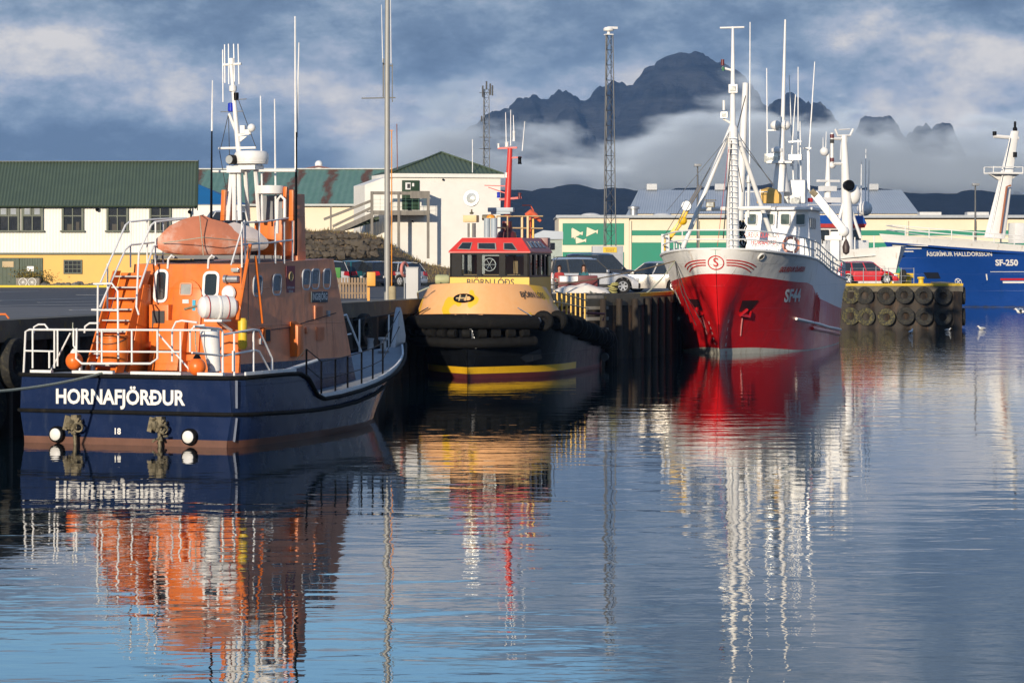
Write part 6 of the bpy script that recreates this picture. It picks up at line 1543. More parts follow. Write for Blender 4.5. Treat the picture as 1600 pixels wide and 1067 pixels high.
for px, op in ((14, True), (51, True), (114, False), (184, False), (251, False), (-56, False), (-120, False)): hwin(px, 31, op)
def small_win(px, w_px, y0_, y1_):
    a, b = hp(px - w_px / 2, 420), hp(px + w_px / 2, 420); zt_, zb_ = hp(px, y0_).z, hp(px, y1_).z; cx = (a.x + b.x) / 2; w_ = abs(a.x - b.x)
    m = MB(); 
    for dx in (-w_ / 2, w_ / 2): m.box((cx + dx, .04, (zt_ + zb_) / 2), (.08, .08, zt_ - zb_ + .08))
    m.box((cx, .04, zt_), (w_, .08, .08)); m.box((cx, .04, zb_), (w_, .08, .08))
    for k in range(1, 4): m.box((cx - w_ / 2 + w_ * k / 4, .03, (zt_ + zb_) / 2), (.035, .05, zt_ - zb_))
    for k in range(1, 3): m.box((cx, .029, zb_ + (zt_ - zb_) * k / 3), (w_, .05, .035))
    fr = m.build('window', trim_green, hs); m = MB(); m.quad((cx - w_ / 2, .012, zb_), (cx + w_ / 2, .012, zb_), (cx + w_ / 2, .012, zt_), (cx - w_ / 2, .012, zt_)); m.build('pane', dark_glass, fr)
    return cx, zb_
cx, zb_ = small_win(114, 27, 407, 427); small_win(243, 12, 406, 427)
a, b = hp(-2, 420), hp(67, 420); zt_ = hp(30, 403).z; m = MB()
for x0_, x1_ in ((b.x, (a.x * .52 + b.x * .48)), ((a.x * .52 + b.x * .48) + .03, a.x + 1.0)):
    n_ = 9
    for k in range(n_): m.box((lerp(x0_, x1_, (k + .5) / n_), .05, (G0 + zt_) / 2), ((x1_ - x0_) / n_ - .012, .06, zt_ - G0))
dr = m.build('double_door', door_green, hs)
m = MB(); m.box(((hp(13, 413).x), .10, hp(13, 413).z), (.70, .03, .36)); m.build('wooden_sign', mat('bare_board', (.50, .38, .22), .7), dr); m = MB(); m.box(((hp(48, 420).x), .10, hp(48, 420).z), (.42, .02, .30)); m.build('notice', white, dr)
# ---- flower box with two bicycle wheels, stones along the wall
fb = thing('flower_box', 'grey planter of yellowing shrubs with two white bicycle wheels on its front', 'planter', HF.W((hp(50, 440).x, 1.0, G0)), HF.rz)
m = MB(); m.box((0, 0, .28), (1.45, .5, .56)); m.build('box', wood_grey, fb, bevel=.02)
for x in (-.28, .28):
    m = MB(); m.torus((x, .29, .30), (0, 1, 0), .25, .022, 24, 6); wl_ = m.build('wheel', white, fb); m = MB()
    for k in range(8): a = k * PI / 8; m.bar((x - .24 * math.cos(a), .29, .30 - .24 * math.sin(a)), (x + .24 * math.cos(a), .29, .30 + .24 * math.sin(a)), .008)
    m.build('spokes', steel, wl_)
def leaves(c, sx, sy, sz, n, size, seed):
    m = MB(); rnd = random.Random(seed)
    for _ in range(n):
        p = Vector(c) + Vector((rnd.gauss(0, sx / 2.2), rnd.gauss(0, sy / 2.2), abs(rnd.gauss(0, sz / 1.8)))); a = Vector((rnd.uniform(-1, 1), rnd.uniform(-1, 1), rnd.uniform(-.2, 1))).normalized() * size; b = a.cross(Vector((rnd.uniform(-1, 1), rnd.uniform(-1, 1), rnd.uniform(-1, 1)))).normalized() * size * .4
        m.add([p - b, p + a * .6 - b * .4, p + a, p + a * .5 + b], [(0, 1, 2, 3)])
    return m
leaves((0, 0, .55), 1.3, .4, .45, 420, .13, 3).build('shrub', mat('autumn_leaves', (.22, .15, .03), .8, 0, .5, 9, dirt=(.07, .10, .02), dirt_amt=.8, dirt_scale=(5, 5, 5)), fb, fix=False)
stone_mat = mat('grey_stone', (.13, .13, .125), .85, 0, .35, 5, bump=.02)
rnd = random.Random(4); i0 = 0
for k in range(22):
    px = 68 + k * 4.4 + rnd.uniform(-1, 1); r_ = rnd.uniform(.13, .24)
    m = MB(); m.sphere((0, 0, 0), r_, (rnd.uniform(.9, 1.5), 1, rnd.uniform(.7, 1.0)), 9, 6, jit=.35, seed=k); o = m.build('stone', stone_mat); o.location = HF.W((hp(px, 440).x, .9 + rnd.uniform(-.2, .2), G0 + r_ * .55)); o.rotation_euler = (0, 0, rnd.uniform(0, 3)); tag(o, 'rounded grey stone in the row along the yellow wall', 'stone', 'stones along the yellow wall')
# yellow kerb in front of the house
m = MB(); m.prism([HF.W((-9, 1.6, QZ + .0)), HF.W((34, 1.6, QZ + .0)), HF.W((34, 2.1, QZ + .0)), HF.W((-9, 2.1, QZ + .0))], (0, 0, .13)); tag(m.build('yellow_kerb', mat('kerb_yellow', (.65, .50, .02), .6, 0, .1, 2)), kind='structure')
m = MB(); m.prism([HF.W((-3, 1.6, QZ + .0)), HF.W((34, 1.6, QZ + .0)), HF.W((34, -.5, QZ + .0)), HF.W((-3, -.5, QZ + .0))], (0, 0, .006 + .02)); tag(m.build('forecourt', pave), kind='structure')

# ---- rusty green warehouse behind
rust_green = None
def rusty_roof():
    m, t, p, o = new_mat('rusty_green_roof'); N = t.nodes.new; L = t.links.new
    tcn = N('ShaderNodeTexCoord'); mp = N('ShaderNodeMapping'); mp.inputs['Scale'].default_value = (.55, .05, .05); L(tcn.outputs['Object'], mp.inputs[0])
    n = N('ShaderNodeTexNoise'); n.inputs['Scale'].default_value = 1; n.inputs['Detail'].default_value = 3; L(mp.outputs[0], n.inputs['Vector'])
    w_ = N('ShaderNodeTexWave'); w_.inputs['Scale'].default_value = .115; w_.inputs['Distortion'].default_value = 2.5; w_.inputs['Detail'].default_value = 4; w_.inputs['Detail Scale'].default_value = 2.0; L(tcn.outputs['Object'], w_.inputs['Vector'])
    mp3 = N('ShaderNodeMapping'); mp3.inputs['Scale'].default_value = (2.2, .6, .8); L(tcn.outputs['Object'], mp3.inputs[0])
    n3 = N('ShaderNodeTexNoise'); n3.inputs['Scale'].default_value = 1; n3.inputs['Detail'].default_value = 8; n3.inputs['Roughness'].default_value = .75; L(mp3.outputs[0], n3.inputs['Vector'])
    a = N('ShaderNodeMath'); a.operation = 'MULTIPLY_ADD'; L(n3.outputs['Fac'], a.inputs[0]); a.inputs[1].default_value = 1.1; L(w_.outputs['Fac'], a.inputs[2])
    r = N('ShaderNodeMapRange'); r.inputs[1].default_value = 1.28; r.inputs[2].default_value = 1.52; L(a.outputs[0], r.inputs[0])
    g1 = N('ShaderNodeMix'); g1.data_type = 'RGBA'; g1.inputs[6].default_value = (.05, .17, .12, 1); g1.inputs[7].default_value = (.20, .31, .27, 1); L(n3.outputs['Fac'], g1.inputs['Factor'])
    g2 = N('ShaderNodeMix'); g2.data_type = 'RGBA'; L(r.outputs[0], g2.inputs['Factor']); L(g1.outputs[2], g2.inputs[6]); g2.inputs[7].default_value = (.13, .06, .035, 1)
    L(g2.outputs[2], p.inputs['Base Color']); p.inputs['Roughness'].default_value = .7; return m
GF = Frame(-8, 238, math.atan2(.02, -1.0))
gw = thing('rusty_warehouse', 'long shed with rust streaked green roof and cream wall behind the house', 'warehouse', (GF.o.x, GF.o.y, 0), GF.rz)
def gp(px, py, y=0): return GF.S(px, py, y=y)
ze2 = gp(500, 319).z; rz2 = gp(500, 265, -9).z
m = MB(); m.box((16, -9, (3 + ze2) / 2), (32, 18, ze2 - 3)); m.build('wall', cream_wall, gw)
m = MB(); corrug(m, (-.3, .35, ze2 - .02), (32, .35, ze2 - .02), (0, -9.35, rz2 - ze2 + .02), .5, .02); m.quad((-.3, -18, ze2), (32, -18, ze2), (32, -9, rz2), (-.3, -9, rz2)); m.prism([(0, 0, ze2), (0, -18, ze2), (0, -9, rz2 - .1)], (.1, 0, 0)); m.build('roof', rusty_roof(), gw, angle=80)
m = MB(); m.bar((-.3, -9, rz2 + .05), (32, -9, rz2 + .05), .4, .1); m.bar((-.3, .4, ze2 - .08), (32, .4, ze2 - .08), .08, .16); m.build('roof_trim', mat('pale_trim', (.5, .52, .5), .6), gw)
# far gable ridge and cowl peeping over the shed
fg = thing('far_gable_house', 'small far gable with maroon verge and round white vent cowl above the shed roof', 'house', (-17.0, 262, 0), 0)
m = MB(); c = Vector((0, 0, 0)); m.prism([(-2.2, 0, 3), (2.2, 0, 3), (2.2, 0, 12.35), (0, 0, 12.75), (-2.2, 0, 12.35)], (0, 8, 0)); m.build('wall', wall_white, fg); m = MB(); m.bar((-2.3, -.1, 12.36), (0, -.1, 12.8), .1, .12); m.bar((2.3, -.1, 12.36), (0, -.1, 12.8), .1, .12); m.build('verge', maroon, fg); m = MB(); m.sphere((0, 1, 13.0), .35, nu=12, nv=8); m.cyl((0, 1, 12.4), (0, 1, 13), .15); m.build('cowl', white, fg)
# ---- blue roofed shed
bl = thing('blue_roof_shed', 'low white shed with bright blue sloping roof between house and warehouse', 'shed', (-23.2, 214, 0), 0)
blue_roof = mat('blue_roof', (.010, .14, .34), .5, 0, .1, .8)
z_a = at(320, 285, 214).z; z_b = at(345, 318, 214).z
x_l = at(296, 300, 214).x + 23.2; x_r = at(372, 300, 214).x + 23.2; x_m = at(300, 300, 214).x + 23.2
m = MB(); m.prism([(x_l - 3, 0, 3), (x_r, 0, 3), (x_r, 0, z_b - .1), (x_l - 3, 0, z_b - .1)], (0, 7, 0)); m.build('wall', wall_white, bl)
za = at(300, 286, 218).z; m = MB(); m.add([(x_l - 3, -.2, z_b - .08), (x_r + .2, -.2, z_b - .08), (x_l - .0, 4, za), (x_l - 3, 4, za)], [(0, 1, 2, 3)]); m.add([(x_r + .2, -.2, z_b - .08), (x_r + .2, 7.4, z_b), (x_l, 4, za)], [(0, 1, 2)]); m.build('roof', blue_roof, bl, angle=80)

# ---- white building with hipped green roof and outside stair
WB = Frame(at(700, 400, 205).x, 205, R(180 + 14))       # x left along the front, y toward the viewer
wb = thing('white_building', 'white rendered building with green hipped roof and weathered outside stair', 'building', (WB.o.x, WB.o.y, 0), WB.rz)
def wbp(px, py, y=0): return WB.S(px, py, y=y)
XL, XR = wbp(614, 300).x, wbp(782, 300).x
zev = wbp(700, 272).z; zap = WB.S(690, 239, y=-3.2).z
DP = 6.5
m = MB(); m.box(((XL + XR) / 2, -DP / 2, (2.5 + zev) / 2), (XL - XR, DP, zev - 2.5)); m.build('wall', wall_white, wb)
m = MB(); o_ = .18; base = [(XL + o_, o_, zev), (XR - o_, o_, zev), (XR - o_, -DP - o_, zev), (XL + o_, -DP - o_, zev)]
apx = WB.S(690, 239, y=-3.2); ap = (apx.x, -DP / 2, zap)
def tri(m, a, b, c, k=26, dep=.03):
    a = Vector(a); b = Vector(b); c = Vector(c); n = (b - a).cross(c - a).normalized(); n = n if n.z > 0 else -n; rows_ = [[], []]
    for i in range(k * 4 + 1):
        t = i / (k * 4); p = a.lerp(b, t) + n * dep * math.sin(i * PI / 2); 
        # rib runs straight up the slope until it meets the hip
        up = (c - (a.lerp(b, ((c - a).dot((b - a).normalized())) / (b - a).length)))
        tc_ = (c - a).dot((b - a).normalized()) / (b - a).length; f_ = t / tc_ if t < tc_ else (1 - t) / (1 - tc_); rows_[0].append(p); rows_[1].append(p + up * f_)
    m.grid(rows_)
for a, b in ((0, 1), (1, 2), (2, 3), (3, 0)): tri(m, base[a], base[b], ap)
m.build('roof', roof_green, wb, angle=80)
m = MB(); m.box(((XL + XR) / 2, .12, zev - .12), (XL - XR + .5, .12, .26)); m.box((XL + .12, -DP / 2, zev - .12), (.12, DP, .26)); m.box((XR - .12, -DP / 2, zev - .12), (.12, DP, .26)); m.build('eaves_gutter', wall_white, wb)
for a in (0, 1): m = MB(); m.tube([Vector(base[a]) + Vector((0, 0, .05)), Vector(ap) + Vector((0, 0, .06))], .06, 6); m.build('hip_cap', roof_green, wb)
dx0, dx1 = wbp(655, 300).x, wbp(628, 300).x; dz0, dz1 = wbp(640, 328).z, wbp(640, 282).z
m = MB(); m.box(((dx0 + dx1) / 2, .03, (dz0 + dz1) / 2), (dx1 - dx0, .1, dz1 - dz0)); dr = m.build('door', door_green, wb, bevel=.01)
m = MB(); m.box((wbp(637, 291).x, .1, wbp(637, 291).z), (.36, .02, .48)); m.build('poster', white, dr); m = MB(); m.box((wbp(638, 291).x, .115, wbp(637, 291).z), (.2, .01, .3)); m.build('poster_print', dark_rope, dr); m = MB(); m.box((wbp(645, 289).x, .1, wbp(645, 289).z), (.14, .02, .22)); m.build('poster', white, dr)
m = MB(); m.sphere((wbp(692, 281).x, .1, wbp(692, 281).z), .08, nu=8, nv=6); m.sphere((wbp(644, 346).x, .1, wbp(644, 346).z), .07, nu=8, nv=6); m.build('wall_lamp', black_paint, wb)
# lean-to on the left
lx0, lx1 = XL, wbp(588, 320).x + .6; m = MB(); lzt = wbp(600, 284).z
m.prism([(XL, -1.0, 2.5), (lx1, -1.0, 2.5), (lx1, -1.0, wbp(590, 289, -1).z), (XL, -1.0, wbp(613, 275, -1).z)], (0, -4, 0)); corrug(m, (XL, -.98, 3), (lx1, -.98, 3), (0, 0, wbp(600, 345, -1).z - 3), .2, .02); m.build('lean_to', wall_white, wb)
m = MB(); m.prism([wbp(592, 338, .3), wbp(592, 346, .3), wbp(535, 362, .3), wbp(545, 353, .3)], (0, -.8, 0)); m.build('stair_roof', roof_green, wb)
# balcony and stair of grey timber: a part of the building
BY = 1.6
def by(px, py, y=BY): return wbp(px, py, y)
m = MB(); zf = by(625, 330).z; xa, xb = by(580, 330).x, by(671, 330).x
m.box(((xa + xb) / 2, BY / 2, zf - .02), (xa - xb, BY, .06)); m.box(((xa + xb) / 2, BY, zf - .12), (xa - xb, .08, .30)); m.bar((xb, 0, zf - .12), (xb, BY, zf - .12), .08, .3); m.build('balcony_floor', wood_grey, wb)
m = MB(); zr = by(625, 302).z
m.box(((xa + xb) / 2, BY, zr), (xa - xb, .06, .22)); m.bar((xb, .1, zr), (xb, BY, zr), .06, .2); m.box((by(656, 305).x, BY + .05, zr - .1), (1.35, .05, .5)); m.build('balcony_rail', wood_grey, wb)
for px, pb in ((581, 396), (623, 404), (669, 404)):
    m = MB(); q = by(px, 300); m.bar((q.x, BY, zr + .1), (q.x, BY, by(px, pb).z), .16, .16); m.build('post', wood_grey, wb)
for sq in (((580, 314), (506, 343)), ((580, 325), (520, 354))): m = MB(); m.bar(by(*sq[0]), by(*sq[1]), .05, .18); m.build('stair_rail', wood_grey, wb)
m = MB(); m.bar(by(580, 337), by(520, 364), .07, .34); m.bar(by(580, 337, .4), by(520, 364, .4), .07, .34); m.build('stair_stringer', wood_grey, wb)
m = MB(); q = by(517, 323); m.bar((q.x, BY, q.z), (q.x, BY, by(517, 360).z), .10); m.build('post', wood_grey, wb)
m = MB()
for k in range(9): p = by(580, 340).lerp(by(520, 362), k / 9); m.box((p.x, BY - .6, p.z), (.3, 1.1, .05))
m.build('stair_treads', wood_grey, wb)
m = MB(); 
for k in range(9): m.bar(by(584 + k * 10, 306), by(584 + k * 10, 328), .015)
for k in range(3): m.bar(by(581, 312 + 6 * k), by(670, 312 + 6 * k), .012)
m.build('wire_mesh', mat('green_wire', (.12, .25, .18), .5), wb)
m = MB(); m.tube([(wbp(738, 400).x, .05, wbp(738, 270).z), (wbp(738, 400).x, .05, wbp(738, 218).z)], .03, 6); m.build('whip_antenna', antenna_white, wb)
tb('roof_pole', [WB.S(621, 265, y=-1), WB.S(620, 194, y=-1)], .035, maroon, wb)
# ---- grassy bank and boulder wall
bank = MB(); rows = []
for j in range(26):
    row = []
    for i in range(70):
        px = lerp(440, 900, i / 69); D = lerp(193, 212, j / 25); t = j / 25
        top = interp([(440, 360), (540, 362), (598, 372), (622, 392), (660, 412), (700, 420), (760, 430), (862, 440), (900, 443)], px)
        zt_ = CAMZ - (top - HOR) * 201 / F; z = lerp(QZ - .05, max(QZ - .04, zt_), min(1, t * 2.4) ** .8) + .16 * noise.noise(Vector((px * .05, D * .7, 2))) * min(1, t * 4)
        q = at(px, 400, D); row.append((q.x, D, z))
    rows.append(row)
bank.grid(rows); tag(bank.build('grass_bank', grass, angle=80), kind='structure')
leaf = MB(); rnd = random.Random(12)
for _ in range(3200):
    i = rnd.uniform(0, 68.9); j = rnd.uniform(0, 14); p = rows[int(j)][int(i)].copy() if hasattr(rows[int(j)][int(i)], 'copy') else Vector(rows[int(j)][int(i)])
    p = Vector(p) + Vector((rnd.uniform(-.2, .2), rnd.uniform(-.4, .4), -.03)); h_ = rnd.uniform(.08, .3); d = Vector((rnd.uniform(-.1, .1), rnd.uniform(-.05, .05), 0))
    leaf.add([p + Vector((-.025, 0, 0)), p + Vector((.025, 0, 0)), p + d + Vector((0, 0, h_))], [(0, 1, 2)])
tag(leaf.build('grass_tufts', mat('straw_grass', (.20, .14, .06), .9, 0, .5, 3, dirt=(.09, .11, .03), dirt_amt=.7, dirt_scale=(1, 1, 1)), fix=False), kind='stuff')
bw = MB(); rnd = random.Random(9)
for row_, (py, n_) in enumerate(((371, 15), (380, 16), (389, 16), (398, 12))):
    for k in range(n_):
        px = 462 + k * (132 / n_) + rnd.uniform(-2, 2) + (row_ % 2) * 4
        if px > 598 - (3 - row_) * 0 or (row_ == 0 and px > 560): continue
        p = at(px, py + rnd.uniform(-1.5, 1.5), 193.5 + (3 - row_) * .35 + rnd.uniform(-.2, .2)); bw.sphere(p, rnd.uniform(.22, .32), (rnd.uniform(1, 1.45), 1, rnd.uniform(.65, .95)), 9, 6, jit=.7, seed=k * 3 + row_ * 17, M3=Matrix.Rotation(rnd.uniform(-.4, .4), 3, 'Y'))
tag(bw.build('boulder_wall', mat('boulder', (.085, .07, .052), .9, 0, .45, 1.3, bump=.04, bscale=5), angle=25), 'retaining wall of stacked brown boulders below the outside stair', 'boulder wall')

# ---- green and cream fish plant
PF = Frame(at(873, 400, 330).x, 330, R(180))     # x toward the left is negative here: x grows left
pl = thing('fish_plant', 'long cream and green fish processing building with pale blue roofs', 'warehouse', (PF.o.x, PF.o.y, 0), 0)
X0 = 0.0
def qx(px, D=330): return (px - 873) * D / F
def qz(py, D=330): return CAMZ - (py - HOR) * D / F
XE = qx(1760)
xm = qx(983)
m = MB(); m.box((xm / 2, 15, (G0 + qz(338)) / 2), (xm, 30, qz(338) - G0)); m.box(((xm + XE) / 2, 15.3, (G0 + qz(343)) / 2), (XE - xm, 30, qz(343) - G0)); m.build('wall', cream_wall, pl)
m = MB(); m.box((qx(927), -.03, (qz(349) + qz(383)) / 2), (qx(975) - qx(879), .06, qz(349) - qz(383))); m.box((qx(927), -.03, (qz(394) + G0) / 2), (qx(975) - qx(879), .06, qz(394) - G0)); m.build('green_panel', teal_green, pl)
jn = [985, 1091, 1197, 1303, 1418, 1524, 1640]
m = MB()
for a, b in zip(jn, jn[1:]):
    m.box(((qx(a + 2) + qx(b - 2)) / 2, .27, (qz(360) + qz(368)) / 2), (qx(b - 2) - qx(a + 2), .06, qz(360) - qz(368)))
m.build('green_band', teal_green, pl)
m = MB()
for a, b in zip(jn, jn[1:]): m.box(((qx(a + 2) + qx(b - 2)) / 2, .24, (qz(379) + G0) / 2), (qx(b - 2) - qx(a + 2), .08, qz(379) - G0))
m.build('green_door', teal_green, pl)
m = MB()
for a in jn: m.box((qx(a), .2, (qz(345) + G0) / 2), (.22, .25, qz(345) - G0))
m.build('wall_pier', cream_wall, pl)
m = MB(); m.box((XE / 2, -.1, qz(338.5)), (XE + .6, .5, .3)); m.box((XE / 2, 15, qz(337)), (XE + .4, 30, .12)); m.build('flat_roof_edge', mat('roof_fascia', (.38, .41, .44), .5), pl)
m = MB(); x0_, x1_, x2_, x3_ = qx(993), qx(1452), qx(1426), qx(1005); zb_, zt_ = qz(334, 338), qz(297, 350)
corrug(m, (x0_, 8, zb_), (x1_, 8, zb_), (0, 1, .01), .4, .01)
rows_ = [[], []]; k = 460
for i in range(k + 1):
    t = i / k; rows_[0].append((lerp(x0_, x1_, t), 8, zb_ + .03 * math.sin(i * PI / 2))); rows_[1].append((lerp(x3_, x2_, t) * 350 / 338 - (350 - 338) * 73 / F * 0, 20, zt_ + .03 * math.sin(i * PI / 2)))
m.grid(rows_); m.quad((x0_, 8, zb_), (rows_[1][0][0], 20, zt_), (x0_, 30, zb_)); m.quad((x1_, 8, zb_), (rows_[1][-1][0], 20, zt_), (x1_, 30, zb_)); m.build('pitched_roof', pale_roof, pl, angle=80)
m = MB(); m.box(((x0_ + x1_) / 2, 19, (zb_ + qz(337)) / 2 + 0), (x1_ - x0_ - .4, 21.5, zb_ - qz(337))); m.build('upper_wall', cream_wall, pl)
m = MB()
for px in (1026, 1135, 1380): m = MB(); m.box((qx(px) * 350 / 338, 20, zt_ + .35), (1.2, 1.0, .7)); m.build('roof_vent', steel, pl)
m = MB()
m.lathe([(.45, 0), (.45, .7), (.65, .75), (.65, 1.0), (0, 1.1)], (qx(991), 1.5, qz(337)), seg=14); m.build('roof_vent', steel, pl)
m = MB()
for px in (924, 1037): m = MB(); m.sphere((qx(px), 3, qz(336.5)), 1.1, (1, .8, .28), 14, 8); m.build('skylight', mat('skylight_pale', (.6, .6, .58), .4), pl)
for px in (1460, 1535): m = MB(); m.box((qx(px), 4, qz(335)), (2.4, 2, .6)); m.build('skylight', mat('skylight_pale', (.6, .6, .58), .4), pl)
m = MB(); 
for pts in (((894, 356), (911, 366), (901, 367.5), (897, 374)), ((893, 357), (905, 368), (893, 372)), ((917, 355), (933, 362), (916, 370)), ((899, 370), (915, 377), (900, 381)), ((905, 364), (911, 362), (910, 368)), ((930, 361), (934.5, 359), (933.5, 366)), ((911, 375), (916, 373), (915.5, 379))):
    fk = globals().get('fk', 0) + 1; m = MB(); m.prism([(qx(a), -.065 - .012 * fk, qz(b)) for a, b in pts], (0, -.006, 0)); m.build('fish_emblem', cream_wall, pl)
# small grey-blue shed left of it
sh_ = thing('grey_shed', 'small shed with a pale blue roof left of the fish plant', 'shed', (at(858, 400, 300).x, 300, 0), 0)
m = MB(); m.box((0, 4, (G0 + at(0, 375, 300).z) / 2), (2.6, 8, at(0, 375, 300).z - G0)); m.build('wall', mat('pale_green_wall', (.36, .42, .38), .7), sh_); m = MB(); m.prism([(-2.6, -.2, at(0, 374, 300).z), (1.4, -.2, at(0, 374, 300).z), (1.4, -.2, at(0, 362, 300).z), (-.6, -.2, at(0, 360, 300).z)], (0, 8, 0)); m.build('roof', pale_roof, sh_); m = MB(); m.box((.2, -.05, at(0, 385, 300).z), (.7, .1, .7)); m.build('window', dark_glass, sh_)
m = MB(); m.box((-1.7, -.1, 4.8), (1.3, 2, 2.0)); m.build('lean_to', wall_white, sh_)

# ================================================================== towers, poles and lamps
steel_dark = mat('dark_galvanised', (.12, .125, .13), .55, .5, .2, 4)
def lattice(name, label, px, D, py0, py1, w0, w1, cat='mast'):
    o = thing(name, label, cat, (at(px, 400, D).x, D, 0), R(20)); z0, z1 = at(px, py1, D).z, at(px, py0, D).z
    n_ = int((z1 - z0) / (w0 * 1.15)); C3 = [Vector((math.cos(a), math.sin(a), 0)) for a in (R(90), R(210), R(330))]
    def P3(k, t): return C3[k] * lerp(w0, w1, t) * .577 + Vector((0, 0, lerp(z0, z1, t)))
    for k in range(3): m = MB(); m.cyl(P3(k, 0), P3(k, 1), .032, seg=6); m.build('leg', steel_dark, o)
    m = MB()
    for i in range(n_):
        t0_, t1_ = i / n_, (i + 1) / n_
        for k in range(3): m.cyl(P3(k, t0_), P3((k + 1) % 3, t1_), .016, seg=4); m.cyl(P3(k, t1_), P3((k + 1) % 3, t1_), .014, seg=4)
    m.build('bracing', steel_dark, o); return o, z0, z1

o, z0, z1 = lattice('lattice_mast', 'tall dark lattice mast topped with a white light, rising from a grey cabinet', 951, 180, 55, 385, .78, .45)
m = MB(); m.box((0, 0, z1 + .02), (.45, .45, .06)); m.lathe([(.10, 0), (.08, .2), (.30, .24), (.33, .35), (.25, .45), (0, .5)], (0, 0, z1)); m.box((.2, -.1, z1 + .42), (.6, .25, .14)); m.build('beacon', white, o)
m = MB(); m.cyl((.25, .2, z0), (.2, .1, z1), .025, seg=5); m.build('cable', black_paint, o)
gc = thing('grey_cabinet', 'grey container at the foot of the lattice mast with a yellow sign', 'container', (at(949, 400, 180).x, 180.0, G0), 0)
zc = at(0, 384.5, 180).z - G0; m = MB(); m.box((0, 0, zc / 2), (1.85, 1.9, zc)); m.build('body', grey_paint, gc, bevel=.02)
m = MB(); m.box((.12, -.97, zc - .23), (.82, .04, .32)); q = m.build('sign', mat('sign_yellow', (.75, .48, .02), .5), gc)
for dz, s in ((.07, 'ÓVIÐKOMANDI'), (-.01, 'AÐGANGUR'), (-.09, 'BANNAÐUR')): lettering('sign_text', s, .09, dark_letter, q, plane_fn((.12, -.995, zc - .23 + dz), (1, 0, 0), (0, 0, 1)))
o, z0, z1 = lattice('radio_mast', 'thin lattice radio mast with panel antennas behind the white building', 759, 262, 140, 300, .62, .5)
m = MB()
for dx, dz, h_ in ((-.35, -.2, 1.0), (.35, 0, 1.0), (.0, .35, .7), (.55, -.1, .9), (-.45, -2.6, .5)): m = MB(); m.box((dx, -.2, z1 + dz), (.12, .1, h_)); m.build('panel_antenna', mat('dark_panel', (.10, .10, .10), .5), o)
for dz in (-.3, -4.2, -5.2): m = MB(); m.bar((-.6, 0, z1 + dz), (.5, 0, z1 + dz), .05); m.build('antenna_arm', mat('dark_panel', (.10, .10, .10), .5), o)
# tall grey lamp pole by the quay
pp_ = thing('tall_pole', 'very tall grey tapered pole on the quay, cut by the top edge', 'pole', (at(605, 470, 120).x, 120, QZ), 0)
m = MB(); m.tube([(0, 0, -.05), (0, 0, 9), (.02, 0, 16.5)], [.125, .105, .075], 14); m.build('pole', mat('pole_grey', (.33, .33, .31), .5, .2, .1, 2), pp_)
def pz(py): return at(0, py, 120).z - QZ
def pxx(px): return (px - 605) * 120 / F
m = MB(); m.bar((pxx(565), 0, pz(154)), (pxx(618), 0, pz(153)), .05); m.bar((pxx(598), 0, pz(100)), (pxx(614), 0, pz(104)), .06); m.bar((pxx(613), 0, pz(100)), (pxx(613), 0, pz(160)), .04); m.bar((pxx(599), 0, pz(92)), (pxx(599), 0, pz(152)), .06); m.build('bracket', steel_dark, pp_)
m = MB(); m.tube([(pxx(598), 0, pz(98)), (pxx(596), 0, pz(8))], [.02, .012], 6); m.tube([(pxx(611), 0, pz(100)), (pxx(610), 0, pz(-20))], [.02, .012], 6); m.build('whip_antenna', antenna_white, pp_)
m = MB(); m.tube([(pxx(612), -.05, pz(205)), (pxx(612), -.05, .1)], .022, 6); m.bar((pxx(606), 0, pz(204)), (pxx(614), 0, pz(204)), .03); m.build('orange_conduit', mat('orange_conduit', (.75, .28, .02), .5), pp_)
for lab, px, D, pt in (('thin dark street lamp above the plant roof, left of the red ship mast', 1090, 320, 260), ('square headed street lamp against the hills, near the trawler mast', 1524, 318, 290)):
    o = thing('street_lamp', lab, 'street lamp', (at(px, 400, D).x, D, QZ), 0, 'street lamps'); h_ = at(0, pt, D).z - QZ
    m = MB(); m.tube([(0, 0, 0), (0, 0, h_)], [.14, .08], 8); m.build('pole', steel_dark, o); m = MB(); m.box((0, -.2, h_ + .1), (.75, .7, .28)); m.build('lamp_head', mat('lamp_head_grey', (.25, .26, .27), .4), o, bevel=.04)

